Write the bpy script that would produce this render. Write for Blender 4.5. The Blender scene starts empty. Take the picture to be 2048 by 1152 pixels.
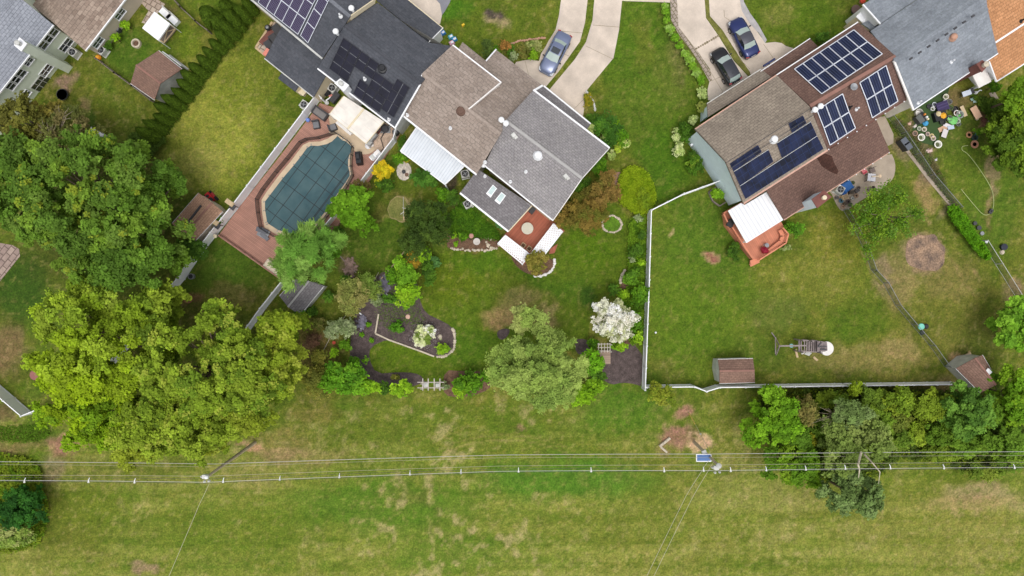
import bpy, bmesh, math, random
import numpy as np
from mathutils import Vector, Matrix

# ------------------------------------------------------------------ camera, light, exposure
SC = bpy.context.scene
COL = SC.collection
F = 1354.0      # focal length in pixels of the 2048 wide photograph
H = 74.0        # height of the drone above the lawn, metres
cam_d = bpy.data.cameras.new('camera'); cam = bpy.data.objects.new('camera', cam_d); COL.objects.link(cam)
cam.location = (0, 0, H); cam.rotation_euler = (0, 0, 0)
cam_d.sensor_width = 36; cam_d.lens = 36 * F / 2048; cam_d.clip_end = 5000; cam_d.clip_start = 0.5
SC.camera = cam

SUN_EL, SUN_AZ = math.radians(73), math.radians(172)   # azimuth clockwise from +y: a little west of south
world = bpy.data.worlds.new('World'); SC.world = world; world.use_nodes = True
wn = world.node_tree; wn.nodes.clear()
sky = wn.nodes.new('ShaderNodeTexSky'); sky.sky_type = 'NISHITA'; sky.sun_disc = False
sky.sun_elevation = SUN_EL; sky.sun_rotation = SUN_AZ; sky.dust_density = 4.0; sky.air_density = 1.0; sky.ozone_density = 1.0
hs = wn.nodes.new('ShaderNodeHueSaturation'); hs.inputs['Saturation'].default_value = 0.18
bg = wn.nodes.new('ShaderNodeBackground'); bg.inputs['Strength'].default_value = 0.15
wo = wn.nodes.new('ShaderNodeOutputWorld')
wn.links.new(sky.outputs[0], hs.inputs['Color']); wn.links.new(hs.outputs[0], bg.inputs[0]); wn.links.new(bg.outputs[0], wo.inputs[0])
sun_d = bpy.data.lights.new('sun', 'SUN'); sun = bpy.data.objects.new('sun', sun_d); COL.objects.link(sun)
sun_d.energy = 0.85; sun_d.angle = math.radians(26); sun_d.color = (1.0, 0.95, 0.88)
sd = Vector((math.sin(SUN_AZ) * math.cos(SUN_EL), math.cos(SUN_AZ) * math.cos(SUN_EL), math.sin(SUN_EL)))
sun.rotation_euler = sd.to_track_quat('Z', 'Y').to_euler(); sun.location = (0, 0, 60)
SC.view_settings.view_transform = 'Standard'; SC.view_settings.look = 'None'
SC.view_settings.gamma = 1; SC.view_settings.use_curve_mapping = False
SC.view_settings.exposure = 0.14
SC.render.engine = 'CYCLES'
SC.cycles.max_bounces = 6; SC.cycles.diffuse_bounces = 3; SC.cycles.transparent_max_bounces = 12

# ------------------------------------------------------------------ helpers
def P(px, py, z=0.0):
    k = (H - z) / F
    return Vector(((px - 1024) * k, (576 - py) * k, z))

def lin(c):
    r = []
    for v in c[:3]:
        v = v / 255.0
        r.append(v / 12.92 if v <= 0.04045 else ((v + 0.055) / 1.055) ** 2.4)
    return r

class Plane:
    def __init__(s, a, b, c):
        s.n = (b - a).cross(c - a).normalized()
        if s.n.z < 0: s.n = -s.n
        s.d = s.n.dot(a)
    def hit(s, px, py, off=0.0):
        u = (px - 1024) / F; v = (576 - py) / F
        k = (s.d + off - s.n.z * H) / (s.n.x * u + s.n.y * v - s.n.z)
        return Vector((k * u, k * v, H - k))
    def z(s, x, y): return (s.d - s.n.x * x - s.n.y * y) / s.n.z

def tag(o, label=None, cat=None, group=None, kind=None):
    if label: o['label'] = label
    if cat: o['category'] = cat
    if group: o['group'] = group
    if kind: o['kind'] = kind
    return o

def wloc(o):
    v = Vector((0, 0, 0))
    while o is not None:
        v += Vector(o.location); o = o.parent
    return v

def thing(name, label, cat, loc=(0, 0, 0), group=None, rz=0.0):
    o = bpy.data.objects.new(name, None); COL.objects.link(o)
    o.location = loc; o.rotation_euler = (0, 0, rz); o.empty_display_size = 0.3
    return tag(o, label, cat, group)

class MB:
    def __init__(s): s.v = []; s.f = []; s.m = []; s.uv = []
    def face(s, idx, m=0, uv=None):
        s.f.append(tuple(idx)); s.m.append(m); s.uv.append(uv)
    def add(s, pts):
        b = len(s.v); s.v.extend([tuple(p) for p in pts]); return b
    def slab(s, pts, th=0.12, m=0, ms=None, u=None):
        """a flat piece with its top at pts (any planar polygon), th thick downwards; uv in metres, u along the first edge"""
        if ms is None: ms = m
        pts = [Vector(p) for p in pts]
        n = Vector((0, 0, 0))
        for i in range(len(pts)): n += pts[i].cross(pts[(i + 1) % len(pts)])
        if n.z < 0: pts.reverse(); n = -n
        n.normalize()
        if u is None: u = pts[1] - pts[0]
        u = (Vector(u) - n * n.dot(Vector(u))).normalized(); w = n.cross(u)
        uv = [(p.dot(u), p.dot(w)) for p in pts]
        k = len(pts); b = s.add(pts); c = s.add([p - Vector((0, 0, th)) for p in pts])
        s.face(range(b, b + k), m, uv)
        s.face([c + i for i in reversed(range(k))], ms)
        for i in range(k):
            j = (i + 1) % k; s.face((b + i, c + i, c + j, b + j), ms)
    def prism(s, poly, z0, z1, m=0, ms=None):
        s.slab([(p[0], p[1], z1) for p in poly], z1 - z0, m, ms)
    def box(s, c, sz, rz=0.0, m=0, taper=1.0):
        hx, hy, hz = sz[0] / 2, sz[1] / 2, sz[2] / 2; cs, sn = math.cos(rz), math.sin(rz); pts = []
        for dz, t in ((-hz, 1.0), (hz, taper)):
            for dx, dy in ((-hx, -hy), (hx, -hy), (hx, hy), (-hx, hy)):
                x, y = dx * t, dy * t
                pts.append((c[0] + x * cs - y * sn, c[1] + x * sn + y * cs, c[2] + dz))
        b = s.add(pts)
        for q in ((3, 2, 1, 0), (4, 5, 6, 7), (0, 1, 5, 4), (1, 2, 6, 5), (2, 3, 7, 6), (3, 0, 4, 7)):
            s.face([b + i for i in q], m, [(0, 0), (sz[0], 0), (sz[0], sz[1]), (0, sz[1])] if q[0] == 4 else None)
    def bar(s, p, q, w=0.1, h=0.1, m=0, up=(0, 0, 1)):
        p, q = Vector(p), Vector(q); d = (q - p)
        if d.length < 1e-6: return
        d.normalize(); upv = Vector(up)
        if abs(d.dot(upv)) > 0.95: upv = Vector((1, 0, 0))
        a = d.cross(upv).normalized() * (w / 2); c = a.cross(d).normalized() * (h / 2)
        b = s.add([p - a - c, p + a - c, p + a + c, p - a + c, q - a - c, q + a - c, q + a + c, q - a + c])
        for f in ((0, 1, 2, 3), (7, 6, 5, 4), (0, 4, 5, 1), (1, 5, 6, 2), (2, 6, 7, 3), (3, 7, 4, 0)): s.face([b + i for i in f], m)
    def tube(s, path, r, n=6, m=0, caps=True):
        path = [Vector(p) for p in path]; rs = r if isinstance(r, (list, tuple)) else [r] * len(path); base = None
        for i, p in enumerate(path):
            d = (path[min(i + 1, len(path) - 1)] - path[max(i - 1, 0)]).normalized()
            a = d.orthogonal().normalized() if abs(d.z) > 0.9 else d.cross(Vector((0, 0, 1))).normalized(); c = d.cross(a)
            b = s.add([p + (a * math.cos(2 * math.pi * k / n) + c * math.sin(2 * math.pi * k / n)) * rs[i] for k in range(n)])
            if base is not None:
                for k in range(n): s.face((base + k, base + (k + 1) % n, b + (k + 1) % n, b + k), m)
            elif caps: s.face([b + k for k in reversed(range(n))], m)
            base = b
        if caps: s.face([base + k for k in range(n)], m)
    def lathe(s, c, prof, n=16, m=0, ms=None):
        """prof: (radius, z) from bottom to top"""
        base = None
        for i, (r, z) in enumerate(prof):
            b = s.add([(c[0] + r * math.cos(2 * math.pi * k / n), c[1] + r * math.sin(2 * math.pi * k / n), c[2] + z) for k in range(n)])
            mm = ms[i] if ms else m
            if base is not None:
                for k in range(n): s.face((base + k, base + (k + 1) % n, b + (k + 1) % n, b + k), mm)
            else: s.face([b + k for k in reversed(range(n))], mm)
            base = b
        s.face([base + k for k in range(n)], ms[-1] if ms else m)
    def build(s, name, mat, parent=None, smooth=False, local=False, loc=None):
        off = Vector((0, 0, 0))
        if not local:
            if parent is not None: off = wloc(parent)
            elif loc is not None: off = Vector(loc)
        me = bpy.data.meshes.new(name)
        me.from_pydata([(x - off.x, y - off.y, z - off.z) for x, y, z in s.v], [], s.f)
        for mt in (mat if isinstance(mat, (list, tuple)) else [mat]): me.materials.append(mt)
        me.polygons.foreach_set('material_index', s.m)
        if any(u is not None for u in s.uv):
            lay = me.uv_layers.new(name='UVMap').data; k = 0
            for f, u in zip(s.f, s.uv):
                for j in range(len(f)):
                    if u is not None: lay[k].uv = u[j]
                    k += 1
        if smooth: me.polygons.foreach_set('use_smooth', [True] * len(me.polygons))
        me.update()
        o = bpy.data.objects.new(name, me); COL.objects.link(o)
        if parent is not None: o.parent = parent
        elif loc is not None: o.location = loc
        return o

def children(o): return [c for c in KIDS(o)]
def KIDS(o): return [c for c in list(COL.objects) if c.parent == o]
def copy_tree(o, parent=None):
    c = o.copy(); COL.objects.link(c)
    if parent is not None: c.parent = parent
    for ch in KIDS(o): copy_tree(ch, c)
    return c
def again(proto, loc, rz=0.0, label=None, group=None, sc=1.0):
    """the first call moves the prototype itself, later calls copy it"""
    if not proto.get('_used'): o = proto; proto['_used'] = 1
    else:
        o = copy_tree(proto)
    o.location = loc; o.rotation_euler = (0, 0, rz)
    if not isinstance(sc, (int, float)): o.scale = sc
    else: o.scale = (sc, sc, sc)
    if label: o['label'] = label
    if group: o['group'] = group
    return o

def inset(pts, d):
    """inset a 3D outline in plan by d metres"""
    pts = [Vector(p) for p in pts]; n = len(pts)
    ar = sum(pts[i].x * pts[(i + 1) % n].y - pts[(i + 1) % n].x * pts[i].y for i in range(n))
    sg = 1 if ar > 0 else -1; out = []
    for i in range(n):
        a, b, c = pts[i - 1], pts[i], pts[(i + 1) % n]
        e1 = Vector((b.x - a.x, b.y - a.y)).normalized(); e2 = Vector((c.x - b.x, c.y - b.y)).normalized()
        n1 = Vector((-e1.y, e1.x)) * sg; n2 = Vector((-e2.y, e2.x)) * sg
        m = n1 + n2
        if m.length < 1e-4: m = n1
        m = m / max(m.dot(n1), 0.35)
        out.append(Vector((b.x + m.x * d, b.y + m.y * d, b.z)))
    return out

def walls(parent, pts, mat, d=0.3, drop=0.2, name='wall', z0=0.0):
    q = inset(pts, d); b = MB(); n = len(q)
    top = b.add([(p.x, p.y, p.z - drop) for p in q]); bot = b.add([(p.x, p.y, z0) for p in q])
    for i in range(n):
        j = (i + 1) % n; L = (q[j] - q[i]).length
        b.face((top + i, bot + i, bot + j, top + j), 0, [(0, q[i].z), (0, 0), (L, 0), (L, q[j].z)])
    o = b.build(name, mat, parent)
    return o

def rail(parent, pts, mat, name='gutter', w=0.13, h=0.16, closed=False, dz=-0.05):
    b = MB(); pts = [Vector(p) + Vector((0, 0, dz)) for p in pts]
    for i in range(len(pts) - (0 if closed else 1)): b.bar(pts[i], pts[(i + 1) % len(pts)], w, h)
    return b.build(name, mat, parent)

# ------------------------------------------------------------------ materials
def newmat(name):
    m = bpy.data.materials.new(name); m.use_nodes = True; nt = m.node_tree
    return m, nt, nt.nodes['Principled BSDF']
def N(nt, kind, **kw):
    n = nt.nodes.new(kind)
    for k, v in kw.items():
        if k in n.inputs.keys(): n.inputs[k].default_value = v
        else: setattr(n, k, v)
    return n
def ramp(nt, fac, stops):
    r = nt.nodes.new('ShaderNodeValToRGB'); e = r.color_ramp.elements
    while len(e) > 1: e.remove(e[-1])
    e[0].position = stops[0][0]; e[0].color = (*stops[0][1], 1)
    for p, c in stops[1:]:
        x = e.new(p); x.color = (*c, 1)
    nt.links.new(fac, r.inputs[0]); return r.outputs[0]
def mul(nt, a, b, fac=1.0):
    m = nt.nodes.new('ShaderNodeMix'); m.data_type = 'RGBA'; m.blend_type = 'MULTIPLY'; m.inputs[0].default_value = fac
    nt.links.new(a, m.inputs[6]); nt.links.new(b, m.inputs[7]); return m.outputs[2]
def math_(nt, op, a, b=None, v=None):
    m = nt.nodes.new('ShaderNodeMath'); m.operation = op
    for i, x in enumerate((a, b, v)):
        if x is None: continue
        if isinstance(x, (int, float)): m.inputs[i].default_value = x
        else: nt.links.new(x, m.inputs[i])
    return m.outputs[0]

def pmat(name, c, var=0.18, scale=1.5, rough=0.8, bump=0.0, metal=0.0, fine=0.10, fscale=14.0, dirt=None, spec=0.5):
    """plain surface of one colour with broad and fine weathering"""
    m, nt, bs = newmat(name); L = nt.links; c = lin(c)
    tc = N(nt, 'ShaderNodeTexCoord'); 
    n1 = N(nt, 'ShaderNodeTexNoise', Scale=scale, Detail=6.0); L.new(tc.outputs['Object'], n1.inputs['Vector'])
    n2 = N(nt, 'ShaderNodeTexNoise', Scale=fscale, Detail=3.0); L.new(tc.outputs['Object'], n2.inputs['Vector'])
    lo = [x * (1 - var) for x in c]; hi = [min(1, x * (1 + var)) for x in c]
    if dirt: lo = lin(dirt)
    a = ramp(nt, n1.outputs[0], [(0.30, lo), (0.70, hi)])
    b = ramp(nt, n2.outputs[0], [(0.25, (1 - fine,) * 3), (0.75, (1 + fine,) * 3)])
    L.new(mul(nt, a, b), bs.inputs['Base Color'])
    bs.inputs['Roughness'].default_value = rough; bs.inputs['Metallic'].default_value = metal
    bs.inputs['Specular IOR Level'].default_value = spec
    if bump:
        bp = N(nt, 'ShaderNodeBump', Strength=bump, Distance=0.05); L.new(n2.outputs[0], bp.inputs['Height']); L.new(bp.outputs[0], bs.inputs['Normal'])
    return m

def shingle(name, c, c2, row=0.30, wid=0.55, wave=0.0, var=0.5, stain=None):
    """roof shingles in courses, laid along the uv of the slab"""
    m, nt, bs = newmat(name); L = nt.links
    uv = N(nt, 'ShaderNodeUVMap'); tc = N(nt, 'ShaderNodeTexCoord')
    nz = N(nt, 'ShaderNodeTexNoise', Scale=1.2, Detail=5.0); L.new(tc.outputs['Object'], nz.inputs['Vector'])
    src = uv.outputs[0]
    if wave:
        w = N(nt, 'ShaderNodeTexNoise', Scale=1.6, Detail=1.0); L.new(uv.outputs[0], w.inputs['Vector'])
        sc = N(nt, 'ShaderNodeVectorMath', operation='SCALE'); L.new(w.outputs['Color'], sc.inputs[0]); sc.inputs['Scale'].default_value = wave
        ad = N(nt, 'ShaderNodeVectorMath', operation='ADD'); L.new(uv.outputs[0], ad.inputs[0]); L.new(sc.outputs[0], ad.inputs[1]); src = ad.outputs[0]
    br = N(nt, 'ShaderNodeTexBrick'); L.new(src, br.inputs['Vector'])
    a, b = lin(c), lin(c2)
    br.inputs['Color1'].default_value = (*a, 1); br.inputs['Color2'].default_value = (*b, 1)
    br.inputs['Mortar'].default_value = (*[x * var for x in a], 1)
    br.inputs['Scale'].default_value = 1.0; br.inputs['Brick Width'].default_value = wid; br.inputs['Row Height'].default_value = row
    br.inputs['Mortar Size'].default_value = 0.02; br.inputs['Mortar Smooth'].default_value = 0.6; br.offset = 0.5
    n2 = N(nt, 'ShaderNodeTexNoise', Scale=4.0, Detail=8.0, Roughness=0.85); L.new(tc.outputs['Object'], n2.inputs['Vector'])
    n3 = N(nt, 'ShaderNodeTexNoise', Scale=0.35, Detail=4.0); L.new(tc.outputs['Object'], n3.inputs['Vector'])
    f1 = ramp(nt, n2.outputs[0], [(0.3, (0.66,) * 3), (0.7, (1.30,) * 3)])
    f2 = ramp(nt, n3.outputs[0], [(0.3, (0.86,) * 3), (0.7, (1.1,) * 3)])
    col = mul(nt, mul(nt, br.outputs['Color'], f1), f2)
    L.new(col, bs.inputs['Base Color']); bs.inputs['Roughness'].default_value = 0.95; bs.inputs['Specular IOR Level'].default_value = 0.2
    bp = N(nt, 'ShaderNodeBump', Strength=0.6, Distance=0.03); L.new(math_(nt, 'ADD', math_(nt, 'MULTIPLY', br.outputs['Fac'], -1.0), n2.outputs[0]), bp.inputs['Height'])
    L.new(bp.outputs[0], bs.inputs['Normal'])
    return m

def stripes(name, c, gap, pitch=0.15, axis=0, rough=0.7, var=0.12, width=0.12, bump=0.5, metal=0.0, dirt=0.12, spec=0.4):
    """boards or ribs along the uv"""
    m, nt, bs = newmat(name); L = nt.links
    uv = N(nt, 'ShaderNodeUVMap'); sp = N(nt, 'ShaderNodeSeparateXYZ'); L.new(uv.outputs[0], sp.inputs[0])
    x = math_(nt, 'DIVIDE', sp.outputs[axis], pitch)
    fr = math_(nt, 'FRACT', x); fl = math_(nt, 'FLOOR', x)
    g = math_(nt, 'LESS_THAN', fr, width)
    wn_ = N(nt, 'ShaderNodeTexWhiteNoise', noise_dimensions='1D'); L.new(fl, wn_.inputs['W'])
    c = lin(c)
    a = ramp(nt, wn_.outputs['Value'], [(0, [k * (1 - var) for k in c]), (1, [min(1, k * (1 + var)) for k in c])])
    mx = nt.nodes.new('ShaderNodeMix'); mx.data_type = 'RGBA'; L.new(g, mx.inputs[0]); L.new(a, mx.inputs[6]); mx.inputs[7].default_value = (*lin(gap), 1)
    tc = N(nt, 'ShaderNodeTexCoord'); n3 = N(nt, 'ShaderNodeTexNoise', Scale=1.1, Detail=6.0); L.new(tc.outputs['Object'], n3.inputs['Vector'])
    f2 = ramp(nt, n3.outputs[0], [(0.3, (1 - dirt,) * 3), (0.7, (1 + dirt,) * 3)])
    L.new(mul(nt, mx.outputs[2], f2), bs.inputs['Base Color']); bs.inputs['Roughness'].default_value = rough; bs.inputs['Metallic'].default_value = metal
    bs.inputs['Specular IOR Level'].default_value = spec
    bp = N(nt, 'ShaderNodeBump', Strength=bump, Distance=0.02); L.new(math_(nt, 'SUBTRACT', 1.0, g), bp.inputs['Height']); L.new(bp.outputs[0], bs.inputs['Normal'])
    return m

def cells(name, c, line, nu, nv, mid=None, lw=0.05, var=0.25, rough=0.18, seam=None):
    """solar cells on a panel whose uv runs 0..1"""
    m, nt, bs = newmat(name); L = nt.links
    uv = N(nt, 'ShaderNodeUVMap'); sp = N(nt, 'ShaderNodeSeparateXYZ'); L.new(uv.outputs[0], sp.inputs[0])
    g = None
    for k, n in ((0, nu), (1, nv)):
        if not n: continue
        fr = math_(nt, 'FRACT', math_(nt, 'MULTIPLY', sp.outputs[k], float(n)))
        e = math_(nt, 'LESS_THAN', math_(nt, 'MINIMUM', fr, math_(nt, 'SUBTRACT', 1.0, fr)), lw)
        g = e if g is None else math_(nt, 'MAXIMUM', g, e)
    tc = N(nt, 'ShaderNodeTexCoord'); n3 = N(nt, 'ShaderNodeTexNoise', Scale=0.9, Detail=3.0); L.new(tc.outputs['Object'], n3.inputs['Vector'])
    c = lin(c); a = ramp(nt, n3.outputs[0], [(0.35, [k * (1 - var) for k in c]), (0.65, [k * (1 + var) for k in c])])
    mx = nt.nodes.new('ShaderNodeMix'); mx.data_type = 'RGBA'; L.new(g, mx.inputs[0]); L.new(a, mx.inputs[6]); mx.inputs[7].default_value = (*lin(line), 1)
    L.new(mx.outputs[2], bs.inputs['Base Color']); bs.inputs['Roughness'].default_value = rough; bs.inputs['Specular IOR Level'].default_value = 0.4
    return m

def brickmat(name, c1, c2, mort, w=0.4, h=0.2, ms=0.02, rough=0.9, vary=0.15):
    m, nt, bs = newmat(name); L = nt.links
    uv = N(nt, 'ShaderNodeUVMap'); br = N(nt, 'ShaderNodeTexBrick'); L.new(uv.outputs[0], br.inputs['Vector'])
    for k, c in (('Color1', c1), ('Color2', c2), ('Mortar', mort)): br.inputs[k].default_value = (*lin(c), 1)
    br.inputs['Scale'].default_value = 1; br.inputs['Brick Width'].default_value = w; br.inputs['Row Height'].default_value = h; br.inputs['Mortar Size'].default_value = ms
    tc = N(nt, 'ShaderNodeTexCoord'); n2 = N(nt, 'ShaderNodeTexNoise', Scale=2.0, Detail=6.0); L.new(tc.outputs['Object'], n2.inputs['Vector'])
    f = ramp(nt, n2.outputs[0], [(0.3, (1 - vary,) * 3), (0.7, (1 + vary,) * 3)])
    L.new(mul(nt, br.outputs['Color'], f), bs.inputs['Base Color']); bs.inputs['Roughness'].default_value = rough
    return m

def attrmat(name, rough=0.9, amp=0.35, scale=9.0, bump=0.5, transl=0.0, spec=0.2, detail=8.0, dist=0.06):
    """colour read from the mesh attribute 'tint', broken up by fine noise"""
    m, nt, bs = newmat(name); L = nt.links
    at = N(nt, 'ShaderNodeAttribute', attribute_name='tint')
    col = at.outputs['Color']
    if amp:
        tc = N(nt, 'ShaderNodeTexCoord'); n2 = N(nt, 'ShaderNodeTexNoise', Scale=scale, Detail=detail, Roughness=0.75); L.new(tc.outputs['Object'], n2.inputs['Vector'])
        f = ramp(nt, n2.outputs[0], [(0.28, (1 - amp,) * 3), (0.72, (1 + amp,) * 3)])
        n4 = N(nt, 'ShaderNodeTexNoise', Scale=scale * 0.3, Detail=8.0, Roughness=0.85); L.new(tc.outputs['Object'], n4.inputs['Vector'])
        f4 = ramp(nt, n4.outputs[0], [(0.36, (0.66, 0.78, 0.55)), (0.5, (1.0, 1.0, 1.0)), (0.64, (1.50, 1.26, 1.60))])
        col = mul(nt, mul(nt, col, f), f4)
        if bump:
            bp = N(nt, 'ShaderNodeBump', Strength=bump, Distance=dist); L.new(n2.outputs[0], bp.inputs['Height']); L.new(bp.outputs[0], bs.inputs['Normal'])
    L.new(col, bs.inputs['Base Color']); bs.inputs['Roughness'].default_value = rough; bs.inputs['Specular IOR Level'].default_value = spec
    if transl:
        tr = N(nt, 'ShaderNodeBsdfTranslucent'); L.new(col, tr.inputs['Color']); ms = N(nt, 'ShaderNodeMixShader'); ms.inputs[0].default_value = transl
        L.new(bs.outputs[0], ms.inputs[1]); L.new(tr.outputs[0], ms.inputs[2]); L.new(ms.outputs[0], nt.nodes['Material Output'].inputs['Surface'])
    return m

def flat(name, c, rough=0.5, metal=0.0, spec=0.5):
    return pmat(name, c, var=0.06, scale=3, rough=rough, metal=metal, fine=0.03, spec=spec)

def glass(name, c, rough=0.06):
    m, nt, bs = newmat(name); bs.inputs['Base Color'].default_value = (*lin(c), 1); bs.inputs['Roughness'].default_value = rough
    bs.inputs['Specular IOR Level'].default_value = 0.9; bs.inputs['Coat Weight'].default_value = 0.6; bs.inputs['Coat Roughness'].default_value = 0.03
    return m
def paint(name, c):
    m, nt, bs = newmat(name); bs.inputs['Base Color'].default_value = (*lin(c), 1); bs.inputs['Roughness'].default_value = 0.32; bs.inputs['Metallic'].default_value = 0.35
    bs.inputs['Coat Weight'].default_value = 0.8; bs.inputs['Coat Roughness'].default_value = 0.05
    return m

M = {}
M['white'] = pmat('white_vinyl', (242, 243, 246), var=0.05, fine=0.03, rough=0.5)
M['trim'] = pmat('white_trim', (236, 232, 228), var=0.08, fine=0.04, rough=0.5)
M['cream'] = pmat('cream_siding', (222, 208, 178), var=0.06, fine=0.05)
M['sage'] = pmat('sage_siding', (224, 232, 216), var=0.05, fine=0.05)
M['beige'] = pmat('beige_siding', (206, 192, 176), var=0.06, fine=0.05)
M['blue_siding'] = pmat('blue_siding', (222, 238, 246), var=0.05, fine=0.05)
M['black'] = pmat('black_plastic', (30, 31, 36), rough=0.5)
M['dark'] = pmat('dark_grey', (62, 62, 66), rough=0.6)
M['grey'] = pmat('grey_metal', (140, 142, 146), rough=0.45, metal=0.3)
M['lgrey'] = pmat('light_grey', (196, 196, 192), rough=0.6)
M['glass'] = glass('window_glass', (40, 48, 56))
M['wood'] = pmat('weathered_wood', (128, 116, 108), scale=5, var=0.25)
M['lwood'] = pmat('pale_wood', (200, 176, 140), scale=5, var=0.15)
M['stone'] = pmat('pale_stone', (196, 184, 164), scale=4, var=0.25)
M['bark'] = pmat('bark', (112, 96, 80), scale=6, var=0.3, bump=0.5)
M['pbark'] = pmat('pale_bark', (150, 138, 116), scale=6, var=0.25)
M['terra'] = pmat('terracotta', (190, 146, 124), var=0.15)
M['brick'] = pmat('brick_red', (120, 74, 66), var=0.2)
# ------------------------------------------------------------------ ground: one sheet out to the horizon
def vnoise(x, y, s, seed):
    r = np.random.RandomState(seed); g = r.rand(256, 256)
    x = x / s + 1000.3; y = y / s + 1000.7
    xi = np.floor(x).astype(int); yi = np.floor(y).astype(int); fx = x - xi; fy = y - yi
    fx = fx * fx * (3 - 2 * fx); fy = fy * fy * (3 - 2 * fy)
    a = g[xi % 256, yi % 256]; b = g[(xi + 1) % 256, yi % 256]; c = g[xi % 256, (yi + 1) % 256]; d = g[(xi + 1) % 256, (yi + 1) % 256]
    return (a * (1 - fx) + b * fx) * (1 - fy) + (c * (1 - fx) + d * fx) * fy
def fbm(x, y, s, seed, o=4):
    t = 0; a = 0.5; w = 0
    for k in range(o):
        t = t + a * vnoise(x, y, s / 2 ** k, seed + k * 7); w += a; a *= 0.6
    return t / w
def sst(a, b, x):
    t = np.clip((x - a) / (b - a), 0, 1); return t * t * (3 - 2 * t)

xs = np.concatenate([[-3000, -1200, -500, -200, -110, -80], np.arange(-64, 64.01, 0.22), [80, 110, 200, 500, 1200, 3000]])
ys = np.concatenate([[-3000, -1200, -500, -200, -100, -60], np.arange(-38, 38.01, 0.22), [60, 100, 200, 500, 1200, 3000]])
GX, GY = np.meshgrid(xs, ys); nx, ny = len(xs), len(ys)
X = GX.ravel(); Y = GY.ravel()
PX = X * F / H + 1024; PY = 576 - Y * F / H         # where a ground point sits in the photograph's plan
big = fbm(PX, PY, 170, 1, 5); mid = fbm(PX, PY, 46, 22, 4); fin = fbm(PX, PY, 12, 41, 3); spk = fbm(PX, PY, 5, 61, 2)
wx = PX + (fbm(PX, PY, 40, 71, 3) - 0.5) * 46 + (fin - 0.5) * 16; wy = PY + (fbm(PX, PY, 40, 91, 3) - 0.5) * 46 + (spk - 0.5) * 12
C_ = lambda c: np.array(lin(c))
VIV, MID, OLI, STR, DRT, DRK = C_((86, 116, 34)), C_((104, 118, 44)), C_((122, 120, 54)), C_((160, 146, 94)), C_((150, 122, 96)), C_((62, 84, 26))
col = np.empty((len(X), 3)); col[:] = MID
def lay(mask, c):
    global col
    col = col * (1 - mask[:, None]) + np.asarray(c)[None, :] * mask[:, None]
def blob(cx, cy, rx, ry, c, k=1.0, soft=0.5, rot=0.0, warp=True):
    a, b = (wx, wy) if warp else (PX, PY)
    cs, sn = math.cos(math.radians(rot)), math.sin(math.radians(rot))
    dx = (a - cx) * cs + (b - cy) * sn; dy = -(a - cx) * sn + (b - cy) * cs
    d = np.sqrt((dx / rx) ** 2 + (dy / ry) ** 2); lay(k * (1 - sst(1 - soft, 1 + soft * 0.6, d)), C_(c) if len(c) == 3 and max(c) > 1 else c)
def inpoly(poly, a=None, b=None):
    a = PX if a is None else a; b = PY if b is None else b
    r = np.zeros(len(a), bool); n = len(poly)
    for i in range(n):
        x1, y1 = poly[i]; x2, y2 = poly[(i + 1) % n]
        if y1 == y2: continue
        r ^= ((y1 > b) != (y2 > b)) & (a < (x2 - x1) * (b - y1) / (y2 - y1) + x1)
    return r
def edist(poly, a, b):
    d = np.full(len(a), 1e9); n = len(poly)
    for i in range(n):
        x1, y1 = poly[i]; x2, y2 = poly[(i + 1) % n]; L2 = (x2 - x1) ** 2 + (y2 - y1) ** 2 + 1e-9
        t = np.clip(((a - x1) * (x2 - x1) + (b - y1) * (y2 - y1)) / L2, 0, 1)
        d = np.minimum(d, np.hypot(a - x1 - t * (x2 - x1), b - y1 - t * (y2 - y1)))
    return d
def area(poly, c, k=1.0, soft=4.0, warp=0.0):
    a = PX + (wx - PX) * warp; b = PY + (wy - PY) * warp
    sd_ = edist(poly, a, b) * np.where(inpoly(poly, a, b), 1, -1); lay(k * sst(-soft, soft, sd_), C_(c))

lay(0.75 * sst(0.42, 0.72, big), OLI); lay(0.6 * sst(0.50, 0.72, mid), OLI); lay(0.5 * sst(0.55, 0.75, fbm(PX, PY, 90, 7, 4)), VIV)
m1 = fbm(PX, PY, 30, 201, 5); m2 = fbm(PX, PY, 15, 211, 4); lay(.26 * sst(.48, .70, m1), C_((130, 124, 58))); lay(.5 * sst(.50, .70, m2), C_((76, 104, 22)))
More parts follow.
